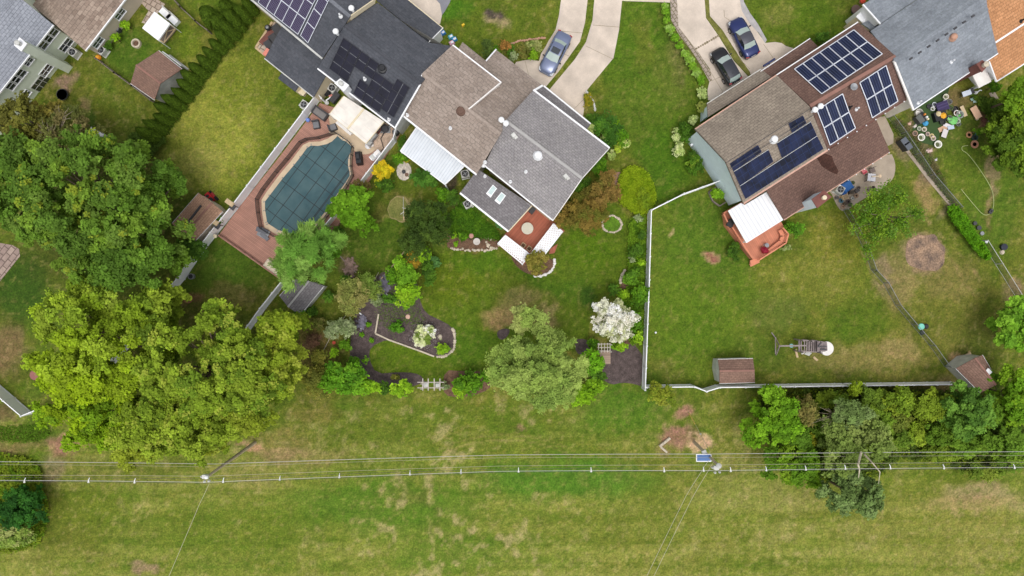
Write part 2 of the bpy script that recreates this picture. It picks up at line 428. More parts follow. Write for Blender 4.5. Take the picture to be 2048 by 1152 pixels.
# the open strip under the wires: horizontal mower bands, straw and vivid patches
strip = sst(770, 830, PY + (mid - 0.5) * 40)
band = 0.5 + 0.5 * np.sin(PY / 7.6 + 1.3 * vnoise(PX, PY, 400, 5))
lay(strip * (0.08 + 0.40 * sst(0.44, 0.66, fbm(PX * .7, PY * 1.8, 110, 15, 5))), C_((136, 142, 70)))
strk = fbm(PX * .10, PY, 9, 301, 4) * .6 + fbm(PX * .05, PY, 4, 311, 3) * .4
lay(strip * .34 * sst(.50, .66, strk), C_((148, 148, 82))); lay(strip * .45 * (1 - sst(.32, .46, strk)), C_((90, 116, 34)))
lay(strip * sst(940, 1000, PY) * band * 0.42, C_((148, 146, 78)))
for a in [(760, 1010, 210, 60, (84, 120, 36), .75), (1130, 960, 190, 42, (80, 122, 38), .85), (1250, 820, 90, 60, (82, 120, 34), .75), (700, 870, 120, 30, (98, 112, 40), .6),
          (480, 1060, 190, 60, (100, 118, 38), .7), (900, 1100, 120, 50, (86, 118, 36), .6), (180, 1020, 90, 60, (96, 112, 30), .6), (1300, 1040, 200, 60, (112, 122, 50), .4),
          (1480, 890, 60, 60, (122, 118, 56), .5), (560, 880, 70, 30, (128, 116, 62), .6), (1500, 990, 160, 40, (152, 146, 84), .35), (250, 940, 160, 30, (120, 118, 60), .5),
          (960, 830, 150, 26, (96, 116, 36), .6), (620, 910, 90, 24, (136, 122, 74), .5), (500, 950, 80, 40, (140, 130, 74), .4), (1850, 1040, 210, 90, (134, 132, 64), .5),
          (1960, 985, 80, 22, (146, 128, 94), .6), (1950, 1010, 100, 20, (150, 126, 88), .5), (1320, 900, 60, 40, (126, 122, 58), .4), (820, 990, 40, 18, (120, 116, 66), .5)]:
    blob(*a)
dap = .75 * sst(0.48, 0.72, fbm(PX, PY, 17, 171, 5)) * sst(0.50, 0.60, fbm(PX, PY, 70, 133, 3)) * strip
lay(0.8 * dap * sst(640, 760, PX) * (1 - sst(1050, 1180, PX)) , C_((156, 146, 96))); lay(0.35 * dap, C_((160, 148, 100)))
lay(0.5 * sst(0.66, 0.74, spk) * sst(0.5, 0.6, mid) * strip, C_((74, 96, 36)))
# tyre arcs on the strip
for r_, k_ in ((250, .35), (262, .3), (205, .22)):
    d = np.abs(np.hypot(PX - 1010, (PY - 1080) * 1.25) - r_); lay(k_ * (1 - sst(1, 4, d)) * (PY < 905) * (PX > 870) * (PX < 1150), C_((150, 132, 84)))
# garden of the grey house: rich lawn with a worn patch
LAWN_A = [(885, 503), (996, 500), (1040, 530), (1080, 555), (1115, 520), (1130, 470), (1190, 440), (1200, 400), (1240, 410), (1265, 450), (1270, 500), (1258, 540), (1236, 575), (1200, 590), (1180, 640), (1175, 690), (1150, 700), (990, 720), (985, 746), (900, 748), (880, 770), (845, 770), (830, 752), (760, 748), (737, 722), (745, 690), (775, 680), (870, 714), (905, 700), (910, 662), (890, 645), (850, 625), (836, 595), (845, 560), (862, 520)]
area(LAWN_A, (92, 114, 30), .9, 3)
for a in [(900, 560, 60, 60, (104, 118, 26), .6), (1100, 560, 90, 50, (78, 112, 30), .7), (1010, 632, 48, 26, (158, 134, 86), .9), (1040, 600, 60, 26, (150, 132, 84), .6), (1090, 640, 24, 26, (152, 132, 88), .6),
          (1130, 540, 60, 30, (110, 122, 40), .4), (800, 715, 70, 30, (96, 120, 28), .7), (930, 690, 60, 40, (82, 114, 28), .7), (1180, 500, 60, 40, (88, 118, 22), .7), (1176, 592, 20, 14, (56, 92, 34), .7), (960, 520, 70, 18, (84, 120, 26), .6), (1010, 560, 50, 25, (108, 118, 40), .5)]:
    blob(*a)
# lawn with the little round bed and drive-side lawns
for a in [(1300, 150, 110, 200, (84, 116, 30), .75), (1340, 150, 40, 60, (110, 116, 56), .5), (1290, 90, 26, 60, (124, 118, 58), .4), (1330, 330, 60, 80, (76, 114, 24), .8), (1250, 230, 60, 60, (92, 110, 40), .4),
          (1000, 60, 110, 70, (96, 112, 34), .5), (905, 20, 40, 30, (72, 118, 28), .8), (1040, 90, 50, 30, (118, 116, 52), .4), (1570, 40, 110, 60, (96, 116, 34), .6), (1630, 40, 40, 60, (86, 112, 28), .6), (1560, 30, 40, 20, (140, 132, 82), .4),
          (992, 46, 28, 18, (160, 142, 108), .7), (990, 33, 17, 17, (84, 72, 70), .95), (1395, 60, 24, 90, (150, 128, 100), .35), (1360, 110, 26, 60, (120, 112, 76), .45)]:
    blob(*a)
# right-hand back lawns
for a in [(1400, 560, 130, 200, (96, 124, 36), .75), (1430, 480, 130, 90, (84, 112, 36), .7), (1370, 640, 70, 110, (94, 120, 34), .6), (1620, 560, 120, 60, (134, 134, 62), .6), (1680, 480, 60, 60, (126, 124, 48), .6), (1560, 620, 60, 40, (104, 120, 62), .5), (1730, 640, 60, 40, (92, 118, 34), .6),
          (1700, 720, 150, 30, (138, 124, 74), .5), (1800, 700, 40, 20, (160, 134, 96), .4), (1520, 700, 60, 40, (84, 108, 36), .6), (1340, 740, 40, 30, (120, 116, 62), .5), (1337, 462, 8, 16, (176, 156, 110), .8), (1426, 513, 18, 14, (176, 140, 108), .8), (1426, 513, 9, 7, (140, 84, 76), .8),
          (1860, 620, 90, 90, (124, 120, 58), .6), (1900, 560, 70, 50, (122, 112, 62), .5), (1850, 440, 60, 40, (104, 112, 50), .5), (1890, 640, 60, 50, (106, 112, 44), .5), (1980, 420, 60, 120, (88, 116, 38), .7), (1930, 340, 70, 60, (96, 116, 38), .6), (1790, 560, 40, 60, (150, 124, 90), .4),
          (1851, 506, 42, 40, (160, 126, 106), 1), (1851, 500, 30, 26, (92, 76, 76), .65), (1862, 508, 5, 5, (78, 100, 40), .8), (1850, 375, 20, 50, (168, 134, 96), .5), (1985, 330, 16, 80, (150, 124, 100), .6), (2030, 580, 20, 20, (146, 120, 96), .7), (1960, 690, 50, 60, (88, 92, 40), .7), (1925, 715, 26, 10, (184, 150, 110), .8),
          (1860, 262, 70, 60, (96, 92, 60), .6), (1920, 260, 50, 60, (84, 108, 40), .5), (1850, 330, 18, 50, (112, 96, 76), .8), (1900, 200, 60, 20, (112, 88, 66), .6), (1810, 290, 20, 50, (122, 106, 84), .7), (1968, 240, 14, 40, (128, 92, 76), .8), (1985, 420, 8, 40, (140, 112, 80), .5), (1885, 400, 12, 40, (120, 112, 86), .6), (1770, 545, 16, 40, (150, 128, 104), .5), (1880, 790, 80, 40, (150, 110, 100), .3)]:
    blob(*a)
for (x0, y0, x1, y1) in ((1850, 430, 1960, 560), (1835, 440, 1950, 590)):
    t = np.clip(((PX - x0) * (x1 - x0) + (PY - y0) * (y1 - y0)) / ((x1 - x0) ** 2 + (y1 - y0) ** 2), 0, 1); d = np.hypot(wx * .3 + PX * .7 - x0 - t * (x1 - x0), wy * .3 + PY * .7 - y0 - t * (y1 - y0))
    lay(.5 * (1 - sst(1, 5, d)) * sst(.35, .6, fin), C_((166, 140, 96)))
# left-hand lawns
for a in [(430, 250, 110, 150, (154, 156, 70), .85), (470, 180, 60, 50, (110, 122, 44), .5), (400, 320, 60, 40, (164, 162, 84), .6), (520, 150, 40, 60, (128, 134, 58), .4), (200, 240, 50, 50, (118, 120, 48), .6), (180, 240, 16, 40, (58, 96, 32), .7), (250, 110, 60, 60, (82, 112, 36), .8), (375, 85, 30, 30, (104, 126, 32), .6),  # narrow dark green spot paints the tree's shadow into the grass
          (330, 15, 40, 14, (88, 74, 58), .5), (420, 10, 60, 30, (92, 116, 30), .7), (450, 540, 100, 70, (78, 108, 34), .8), (460, 590, 60, 20, (112, 98, 60), .6), (40, 580, 60, 80, (58, 88, 28), .85), (20, 700, 40, 60, (118, 96, 66), .8), (50, 740, 30, 30, (96, 96, 44), .5), (10, 820, 30, 20, (84, 62, 46), .7),
          (380, 600, 16, 16, (122, 88, 62), .8), (130, 165, 26, 20, (150, 124, 104), .9), (165, 205, 14, 14, (158, 126, 98), .5), (125, 890, 40, 26, (146, 108, 88), .9), (30, 900, 60, 20, (112, 88, 60), .6), (80, 860, 50, 30, (70, 98, 28), .7), (100, 935, 30, 22, (132, 116, 88), .6), (40, 930, 50, 30, (90, 118, 26), .5),
          (275, 1132, 30, 14, (148, 116, 100), .6), (150, 1090, 60, 40, (104, 108, 42), .5), (90, 1060, 40, 60, (96, 104, 36), .6), (500, 30, 30, 20, (110, 118, 40), .4)]:
    blob(*a)
# the narrow garden between the pool and the grey house
for a in [(760, 480, 110, 90, (82, 106, 32), .85), (800, 418, 26, 26, (124, 112, 66), .95), (795, 420, 14, 22, (88, 100, 40), .5), (760, 430, 20, 20, (108, 98, 52), .6), (760, 380, 50, 30, (86, 100, 30), .6), (700, 530, 26, 26, (112, 92, 76), .7), (720, 620, 60, 40, (100, 104, 44), .6), (620, 700, 60, 60, (112, 96, 52), .7), (640, 790, 40, 40, (112, 108, 50), .6),
          (625, 682, 18, 18, (122, 84, 76), .8), (940, 430, 50, 30, (70, 106, 26), .8), (940, 480, 60, 16, (120, 90, 56), .6), (970, 485, 22, 12, (150, 124, 90), .5), (900, 380, 16, 40, (78, 66, 56), .9), (630, 830, 60, 20, (110, 102, 50), .6), (560, 900, 60, 14, (150, 122, 90), .4)]:
    blob(*a)
# ground under the thicket on the right and under the big trees
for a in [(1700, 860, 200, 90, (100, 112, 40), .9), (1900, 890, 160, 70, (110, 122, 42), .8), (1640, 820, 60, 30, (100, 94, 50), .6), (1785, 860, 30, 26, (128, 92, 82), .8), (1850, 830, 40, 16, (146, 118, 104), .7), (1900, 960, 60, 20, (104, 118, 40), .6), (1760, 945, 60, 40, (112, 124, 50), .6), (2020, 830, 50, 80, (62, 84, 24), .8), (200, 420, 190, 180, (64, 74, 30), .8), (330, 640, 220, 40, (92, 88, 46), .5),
          (1350, 877, 44, 22, (150, 116, 92), .9), (1345, 860, 26, 16, (150, 112, 92), .8), (1398, 885, 16, 12, (192, 160, 126), .9), (1373, 823, 20, 14, (158, 118, 98), .9), (500, 888, 26, 9, (184, 142, 112), .8), (1020, 590, 10, 10, (100, 110, 60), .3)]:
    blob(*a)
blob(1043, 855, 14, 5, (140, 112, 84), .7)
fr_ = 0.96 + 0.45 * (spk - 0.5) + 0.35 * (fin - 0.5) + 0.2 * (mid - 0.5)
lay(.3 * sst(.60, .74, fbm(PX, PY, 8, 231, 3)), C_((160, 146, 96)))
gw_ = np.clip((col[:, 1] - col[:, 0]) / col[:, 1] * 5 + .45, 0, 1)[:, None]     # how grassy a spot is
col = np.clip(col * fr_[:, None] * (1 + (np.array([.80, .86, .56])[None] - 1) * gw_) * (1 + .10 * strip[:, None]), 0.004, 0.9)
far_ = np.clip(np.maximum((np.abs(X) - 58) / 5.5, (np.abs(Y) - 34) / 3.6), 0, 1)[:, None]; col = col * (1 - far_) + np.array(lin((100, 116, 44)))[None] * far_
Z = np.zeros(len(X))
me = bpy.data.meshes.new('ground'); nv = nx * ny
me.vertices.add(nv); me.vertices.foreach_set('co', np.stack([X, Y, Z], 1).ravel())
i0 = (np.arange(ny - 1)[:, None] * nx + np.arange(nx - 1)[None, :]).ravel()
quads = np.stack([i0, i0 + 1, i0 + nx + 1, i0 + nx], 1)
me.loops.add(quads.size); me.loops.foreach_set('vertex_index', quads.ravel())
me.polygons.add(len(quads)); me.polygons.foreach_set('loop_start', np.arange(len(quads)) * 4); me.polygons.foreach_set('loop_total', np.full(len(quads), 4))
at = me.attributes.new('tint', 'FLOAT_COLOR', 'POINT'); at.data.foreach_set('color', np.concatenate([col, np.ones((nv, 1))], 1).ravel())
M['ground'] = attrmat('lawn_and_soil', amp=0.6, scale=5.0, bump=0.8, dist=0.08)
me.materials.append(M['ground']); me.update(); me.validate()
go = bpy.data.objects.new('ground', me); COL.objects.link(go); tag(go, kind='structure')
del GX, GY

# ------------------------------------------------------------------ sheets laid on the ground
def sheet(name, polys, z, mat, th=0.05, udir=None, kind='structure', label=None, cat=None, group=None):
    b = MB()
    for poly in polys: b.slab([P(x, y, z) for x, y in poly], th, 0, u=udir)
    c = P(polys[0][0][0], polys[0][0][1], 0)
    o = b.build(name, mat, loc=c); tag(o, label, cat, group, kind); return o
def smooth(pts, it=2, closed=True):
    for _ in range(it):
        q = []
        n = len(pts)
        for i in range(n if closed else n - 1):
            a, b = pts[i], pts[(i + 1) % n]
            q += [(a[0] * .75 + b[0] * .25, a[1] * .75 + b[1] * .25), (a[0] * .25 + b[0] * .75, a[1] * .25 + b[1] * .75)]
        if not closed: q = [pts[0]] + q + [pts[-1]]
        pts = q
    return pts
M['concrete'] = pmat('concrete', (204, 190, 176), var=0.2, scale=0.45, fine=0.1, rough=0.9, bump=0.2)
M['concrete2'] = pmat('patio_concrete', (168, 154, 138), var=0.2, scale=0.6, fine=0.08, rough=0.9)
M['asphalt'] = pmat('asphalt', (132, 132, 140), var=0.1, rough=0.9)
M['mulch'] = pmat('dark_mulch', (88, 76, 74), var=0.35, scale=2.0, fine=0.45, fscale=11, rough=1.0, bump=1.0)
M['mulch2'] = pmat('brown_mulch', (110, 84, 66), var=0.35, scale=2.0, fine=0.4, fscale=10, rough=1.0, bump=1.0)
M['joint'] = pmat('joint_weeds', (142, 130, 106), var=0.3, scale=3, rough=1.0)
M['pavers'] = brickmat('grey_pavers', (178, 162, 150), (160, 146, 136), (112, 104, 78), .5, .36, .04)
sheet('street', [[(1100, -60), (1560, -60), (1560, -14), (1478, -2), (1440, 3), (1340, 5), (1250, 2), (1190, -3), (1110, -14)]], 0.02, M['concrete'])
D1 = [(1124, -16), (1118, 30), (1111, 60), (1097, 82), (1090, 95), (1082, 107), (1078, 122), (1060, 119), (1046, 121), (1032, 124), (1020, 150), (1100, 200), (1092, 173), (1118, 142), (1160, 83), (1170, 45), (1177, -16)]
D2 = [(1190, -16), (1185, 40), (1172, 84), (1150, 118), (1100, 178), (1090, 195), (1150, 250), (1165, 240), (1169, 212), (1168, 196), (1174, 180), (1227, 116), (1238, 60), (1246, -16)]
D3 = [(1353, -16), (1357, 54), (1390, 96), (1420, 138), (1424, 160), (1419, 163), (1415, 180), (1416, 200), (1425, 202), (1470, 215), (1540, 170), (1499, 156), (1468, 122), (1436, 70), (1412, 36), (1408, -16)]
D3b = [(1419, 163), (1443, 185), (1425, 200), (1416, 200), (1415, 180)]
D4 = [(1417, -16), (1420, 32), (1445, 60), (1502, 150), (1520, 160), (1600, 120), (1586, 96), (1578, 94), (1572, 92), (1563, 86), (1550, 84), (1531, 86), (1512, 60), (1490, 30), (1476, -16)]
for k, (d, nm) in enumerate(((D1, 'driveway'), (D2, 'driveway'), (D3, 'driveway'), (D4, 'driveway'))):
    sheet(nm, [d], 0.035, M['concrete'])
M['edge'] = pmat('grey_edging', (172, 168, 168), var=0.15, scale=2)
sheet('driveway_edge', [[(1477, -16), (1484, 22), (1500, 48), (1518, 66), (1530, 86), (1534, 80), (1516, 48), (1500, 26), (1488, 4), (1485, -16)]], 0.05, M['edge'])
def strip_px(pts, w, z, bb=None, m=0, th=0.03):
    b = bb or MB(); q = [P(x, y, z) for x, y in pts]
    for i in range(len(q) - 1): b.bar(q[i] - Vector((0, 0, th / 2)), q[i + 1] - Vector((0, 0, th / 2)), w, th, m)
    return b
b = MB()
for pts in ([(1357, 54), (1400, 110), (1446, 184)], [(1446, 184), (1425, 201)], [(1120, 62), (1167, 66)], [(1172, 92), (1226, 118)], [(1186, 50), (1238, 54)], [(1144, 222), (1168, 198)], [(1393, 97), (1436, 72)], [(1453, 66), (1476, 54)], [(1448, 20), (1449, 34)], [(1449, 34), (1474, 50)], [(1420, 163), (1445, 152)], [(1478, 118), (1500, 108)], [(1527, 88), (1552, 124)], [(1480, 119), (1500, 138)], [(1104, 98), (1138, 112)], [(1050, 122), (1062, 168)]):
    strip_px(pts, 0.035, 0.052, b, th=0.012)
b.build('driveway_joint', M['joint'], loc=P(1170, 60)); tag(bpy.data.objects['driveway_joint'], kind='structure')
b = MB()
for i in range(11):
    t = i / 10.0; x, y = 1393 + 43 * t, 97 - 25 * t; b.lathe(P(x, y, 0.045), [(0.10 + 0.05 * random.random(), 0), (0.05, 0.06)], 6)
b.build('driveway_weeds', M['joint'], loc=P(1400, 90)); tag(bpy.data.objects['driveway_weeds'], kind='stuff', label='row of weeds growing in a driveway crack', cat='weeds')
M['grassstrip'] = pmat('worn_grass', (112, 112, 52), var=0.35, scale=1.2, fine=0.35, fscale=10, rough=1.0, bump=0.8)
sheet('grass_strip', [[(1408, -16), (1412, 34), (1436, 68), (1470, 122), (1502, 157), (1500, 144), (1472, 104), (1444, 60), (1420, 32), (1417, -16)]], 0.042, M['grassstrip'])
sheet('path', [[(1340, -16), (1342, 40), (1356, 66), (1390, 112), (1414, 154), (1419, 164), (1424, 160), (1420, 140), (1388, 94), (1357, 54), (1353, -16)]], 0.05, M['pavers'], udir=P(1414, 154) - P(1356, 66))
# other hard ground
sheet('driveway', [[(800, -30), (812, -6), (840, 20), (868, 45), (880, 48), (884, 30), (880, 8), (862, -12), (870, -40)]], 0.035, M['concrete'])
sheet('road', [[(866, -40), (862, -12), (878, 6), (884, 30), (890, 22), (900, 4), (912, -40)]], 0.03, M['asphalt'])
M['patio_pav'] = brickmat('patio_pavers', (190, 176, 160), (170, 152, 138), (120, 104, 90), .6, .6, .05)
sheet('patio', [[(281, 4), (296, -12), (330, 8), (315, 27), (292, 48), (283, 45), (297, 22)]], 0.03, M['patio_pav'], udir=P(330, 8) - P(296, -12))
M['pav_left'] = brickmat('block_paving', (170, 150, 138), (146, 126, 118), (108, 92, 84), .9, .6, .05)
sheet('patio', [[(-80, 470), (0, 486), (24, 490), (38, 498), (40, 512), (0, 562), (-80, 660)]], 0.03, M['pav_left'], udir=P(40, 512) - P(0, 562))
sheet('patio', [[(96, 8), (60, -40), (130, -40), (150, -10), (112, 34), (92, 40)]], 0.02, M['patio_pav'])
PAT_E = smooth([(1640, 372), (1720, 330), (1781, 303), (1791, 325), (1790, 348), (1783, 362), (1768, 374), (1748, 386), (1720, 402), (1688, 424), (1676, 416), (1660, 380)], 1)
sheet('patio', [PAT_E], 0.04, M['concrete2'])
sheet('path', [[(1748, 236), (1770, 232), (1787, 268), (1787, 286), (1776, 292)]], 0.035, M['concrete2'])
sheet('garden_slab', [[(1978, 186), (1990, 184), (2002, 204), (1993, 213)]], 0.05, M['concrete2'])
# pool terrace: brown boards, pale concrete, coping
DECK = [(640, 206), (700, 225), (790, 258), (800, 268), (745, 352), (700, 418), (640, 500), (568, 560), (520, 528), (437, 471), (480, 412), (560, 312)]
M['deck_brown'] = stripes('brown_decking', (172, 128, 112), (126, 90, 80), pitch=0.16, axis=1, width=0.14, var=0.10)
sheet('pool_deck', [DECK], 0.30, M['deck_brown'], th=0.3, udir=P(700, 418) - P(600, 346), kind='structure')
M['pool_conc'] = pmat('pool_concrete', (205, 184, 156), var=0.12, scale=1.0, fine=0.06)
CONC = smooth([(655, 226), (700, 200), (760, 246), (768, 275), (752, 300), (735, 310), (712, 306), (690, 280), (676, 268), (656, 268), (661, 252)], 2)
sheet('patio', [CONC], 0.315, M['pool_conc'], th=0.3)
M['gravel'] = pmat('pink_gravel', (192, 168, 148), var=0.25, scale=2.0, fine=0.35, fscale=9, bump=1.0)
sheet('gravel_bed', [[(752, 300), (741, 288), (770, 244), (800, 268), (765, 312)]], 0.325, M['gravel'], th=0.3)
POOL = [(675, 272), (684, 280), (692, 283), (700, 290), (704, 295), (700, 306), (696, 318), (696, 334), (699, 344), (699, 352), (690, 366), (672, 391), (650, 424), (620, 458), (590, 470), (556, 460), (536, 447), (534, 443), (530, 420), (530, 403), (540, 390), (566, 356), (588, 330), (600, 315), (614, 296), (622, 291), (636, 292), (654, 288), (664, 283)]
COPE = [(674, 264), (687, 273), (700, 281), (710, 292), (707, 306), (703, 320), (703, 334), (706, 350), (697, 368), (678, 396), (656, 430), (625, 466), (592, 478), (553, 469), (529, 455), (524, 425), (523, 400), (533, 384), (560, 348), (582, 322), (606, 290), (618, 284), (640, 283), (656, 277)]
b = MB()
b.slab([P(x, y, .335) for x, y in COPE], .3)
o = b.build('pool_coping', M['pool_conc'], loc=P(610, 380)); tag(o, kind='structure')
# ------------------------------------------------------------------ houses
M['sh_grey'] = shingle('grey_shingles', (158, 154, 154), (146, 142, 144), row=.26, wid=.4)
M['sh_grey_dark'] = shingle('dark_grey_shingles', (136, 132, 134), (122, 118, 120), row=.26, wid=.4)
M['sh_tan'] = shingle('tan_shingles', (166, 152, 142), (150, 136, 126), row=.36, wid=.6, wave=.5)
M['sh_char'] = shingle('charcoal_shingles', (90, 92, 99), (80, 83, 90), row=.3, wid=.6, var=.75)
M['sh_slate'] = shingle('slate_blue_shingles', (146, 152, 160), (132, 138, 146), row=.3, wid=.7, var=.8)
M['sh_brown'] = shingle('brown_shingles', (124, 98, 88), (112, 88, 80), row=.26, wid=.4)
M['sh_brown_dark'] = shingle('wet_shingles', (84, 58, 50), (70, 48, 42), row=.3, wid=.5)
M['sh_greige'] = shingle('greige_shingles', (156, 144, 130), (142, 130, 118), row=.28, wid=.5)
M['sh_orange'] = shingle('orange_shingles', (204, 150, 108), (188, 136, 96), row=.3, wid=.5)
M['sh_mott'] = shingle('mottled_shingles', (172, 154, 140), (142, 124, 112), row=.36, wid=.6)
M['sh_c'] = shingle('pale_slate_shingles', (160, 164, 174), (150, 154, 164), row=.28, wid=.5)
M['sh_tanshed'] = shingle('tan_shed_shingles', (182, 146, 122), (168, 134, 112), row=.24, wid=.4)
M['sh_shed'] = shingle('shed_shingles', (150, 120, 106), (138, 110, 98), row=.24, wid=.4)
M['ridge_grey'] = pmat('ridge_caps', (170, 168, 166), var=.1)
M['ridge_brown'] = pmat('ridge_caps_brown', (142, 104, 92), var=.15)
M['metal_roof'] = stripes('white_metal_roof', (222, 224, 226), (200, 204, 210), pitch=.30, axis=1, width=.16, var=.02, bump=.8, rough=.5, dirt=.05)
M['metal_roof2'] = stripes('pale_blue_metal_roof', (216, 221, 228), (198, 206, 216), pitch=.3, axis=1, width=.22, var=.02, bump=.8, rough=.5, dirt=.06)
M['pv_black'] = cells('solar_black', (30, 30, 44), (42, 42, 58), 6, 0, lw=.02)
M['pv_grid'] = cells('solar_grid', (50, 42, 66), (112, 106, 134), 6, 10, lw=.07, var=.12)
M['pv_blue'] = cells('solar_blue', (22, 30, 60), (72, 82, 112), 4, 0, lw=.07, var=.3)
M['pv_navy'] = cells('solar_navy', (20, 28, 56), (40, 56, 98), 2, 2, lw=.02, var=.6)
M['frame_w'] = pmat('silver_frame', (222, 226, 236), var=.05, rough=.4)
M['frame_b'] = pmat('black_frame', (40, 40, 50), var=.05, rough=.4)
M['rust_trim'] = pmat('pinkish_trim', (206, 164, 146), var=.1)

def roofslab(h, pts, mat, th=.14, name='roof', u=None, off=0.0):
    b = MB(); b.slab([Vector(p) + Vector((0, 0, off)) for p in pts], th, u=u); return b.build(name, mat, h)
def window(h, pl, px, py, w, ht, n=2, frame='white', name='window'):
    c = pl.hit(px, py, 0.03); t = Vector((-pl.n.y, pl.n.x, 0)).normalized(); nn = pl.n.copy(); b = MB(); g = MB()
    rz = math.atan2(t.y, t.x); fw = 0.07
    def q(bb, u, v, du, dv, dn, off):
        cc = c + t * u + Vector((0, 0, v)) + nn * off; bb.box(cc, (du, dn, dv), rz)
    q(b, 0, ht / 2, w, fw, .08, .02); q(b, 0, -ht / 2, w + .1, fw, .14, .04); q(b, -w / 2, 0, fw, ht, .08, .021); q(b, w / 2, 0, fw, ht, .08, .021)
    for k in range(1, n): q(b, -w / 2 + w * k / n, 0, fw * .8, ht, .07, .019)
    q(b, 0, 0.02, w, fw * .6, .05, .017)
    q(g, 0, 0, w - .06, ht - .06, .02, 0.0)
    o = b.build(name, M[frame], h); g.build('pane', M['glass'], o); return o
def vplane(a, b_):
    """vertical plane through two points, normal towards the camera axis"""
    p = Plane(Vector((a.x, a.y, 0)), Vector((b_.x, b_.y, 0)), Vector((a.x, a.y, 3)))
    if p.n.dot(Vector((0, 0, 0)) - a) < 0: p.n = -p.n; p.d = -p.d
    return p
def panel(h, pl, q, mat, frame='frame_w', off=0.14, name='solar_panel', fw=.05):
    """q: four photograph corners, u along the first edge"""
    c = [pl.hit(x, y, off) for x, y in q]; b = MB()
    n = pl.n
    i = b.add(c + [p - n * .05 for p in c]); b.face((i, i + 1, i + 2, i + 3), 0, [(0, 0), (1, 0), (1, 1), (0, 1)])
    if (c[1] - c[0]).cross(c[2] - c[0]).dot(n) < 0: b.f[-1] = tuple(reversed(b.f[-1])); b.uv[-1] = list(reversed(b.uv[-1]))
    for k in range(4): b.face((i + k, i + 4 + k, i + 4 + (k + 1) % 4, i + (k + 1) % 4), 1)
    o = b.build(name, [M[mat], M[frame]], h)
    f = MB()
    for k in range(4): f.bar(c[k] + n * .012, c[(k + 1) % 4] + n * .012, fw, .035, up=n)
    f.build('frame', M[frame], o)
    return o
def L2(a, b, t): return (a[0] + (b[0] - a[0]) * t, a[1] + (b[1] - a[1]) * t)
def array(h, pl, quad, nu, nv, mat, frame='frame_w', gap=.02, skip=(), fw=.05):
    """a rectangle of panels between four photograph corners a b c d (u = a to b, v = a to d)"""
    a, b_, c, d = quad
    for j in range(nv):
        for i in range(nu):
            if (i, j) in skip: continue
            def pt(u, v): return L2(L2(a, b_, u), L2(d, c, u), v)
            u0, u1, v0, v1 = (i + gap) / nu, (i + 1 - gap) / nu, (j + gap) / nv, (j + 1 - gap) / nv
            panel(h, pl, [pt(u0, v0), pt(u1, v0), pt(u1, v1), pt(u0, v1)], mat, frame, fw=fw)
def vent(h, pl, px, py, kind='dome', r=.28, mat='white'):
    c = pl.hit(px, py, .02); b = MB()
    if kind == 'dome': b.lathe(c, [(r * 1.25, -.1), (r * 1.25, .03), (r * .9, .1), (r, .22), (r * .95, .34), (r * .6, .46), (r * .15, .5)], 16)
    elif kind == 'pipe': b.lathe(c, [(.22, -.1), (.16, .06), (.09, .14), (.09, .5), (.075, .5), (.07, .36)], 10)
    elif kind == 'cap': b.lathe(c, [(.14, -.1), (.14, .6), (.26, .62), (.30, .72), (.22, .86), (.05, .92)], 14)
    elif kind == 'flat': b.lathe(c, [(.5, -.1), (.46, .1), (r, .14), (r, .3), (r * .9, .34)], 18)
    elif kind == 'box': b.box(c + Vector((0, 0, .12)), (.5, .5, .36), .65, taper=.8); b.box(c + Vector((.25, -.2, .02)), (.35, .25, .12), .65)
    return b.build('vent', M[mat], h, smooth=(kind == 'dome'))
def chimney(h, corners, ztop, mat, topmat='dark', pot=True, z0=0.0, cap=.12):
    """corners: photograph corners of the top"""
    t = [P(x, y, ztop) for x, y in corners]; b = MB(); b.slab(t, ztop - z0); o = b.build('chimney', M[mat], h)
    k = MB(); k.slab([p + Vector((0, 0, cap)) for p in inset(t, -.06)], cap)
    c = sum(t, Vector()) / 4
    if pot: k.lathe(c + Vector((0, 0, cap)), [(.2, 0), (.2, .45), (.27, .5), (.1, .6)], 12, 1)
    k.build('chimney_cap', [M[topmat], M['lgrey']], o); return o
def ridge(h, a, b_, mat='ridge_grey', w=.28):
    b = MB(); b.bar(Vector(a) + Vector((0, 0, .0)), Vector(b_) + Vector((0, 0, .0)), w, .06); return b.build('ridge_cap', M[mat], h)

def house(name, label, c):
    return thing(name, label, 'house', P(c[0], c[1], 0))

# ---- the grey-roofed house in the middle
h = house('twin_house', 'house with smooth grey shingle roof, two skylights and a terracotta deck beside the lattice pergola', (1090, 330))
A = dict(E1=P(969, 331, 5), E2=P(1106, 441, 5), R1=P(1011, 241, 6.9), R2=P(1164, 357, 6.9), G1=P(1067, 180, 5), G2=P(1219, 296, 5))
pb = Plane(A['E1'], A['E2'], A['R1']); pf = Plane(A['G1'], A['G2'], A['R1'])
A['R1'] = pb.hit(1011, 241); A['R2'] = pb.hit(1164, 357)
roofslab(h, [A['E1'], A['E2'], A['R2'], A['R1']], M['sh_grey']); roofslab(h, [A['G2'], A['G1'], A['R1'], A['R2']], M['sh_grey'])
walls(h, [A['E1'], A['E2'], A['R2'], A['G2'], A['G1'], A['R1']], M['cream'])
ridge(h, A['R1'], A['R2'])
rail(h, [A['E1'], A['E2']], M['white']); rail(h, [A['G1'], A['G2']], M['white'], w=.2); rail(h, [A['G2'], A['R2'], A['E2']], M['trim'], 'rake_board', w=.08)
vent(h, pb, 1076, 311, 'dome', .42); vent(h, pb, 1027, 271, 'box', mat='lgrey'); vent(h, pb, 1131, 353, 'box', mat='lgrey'); vent(h, pb, 1052, 343, 'pipe'); vent(h, pb, 1021, 363, 'pipe')
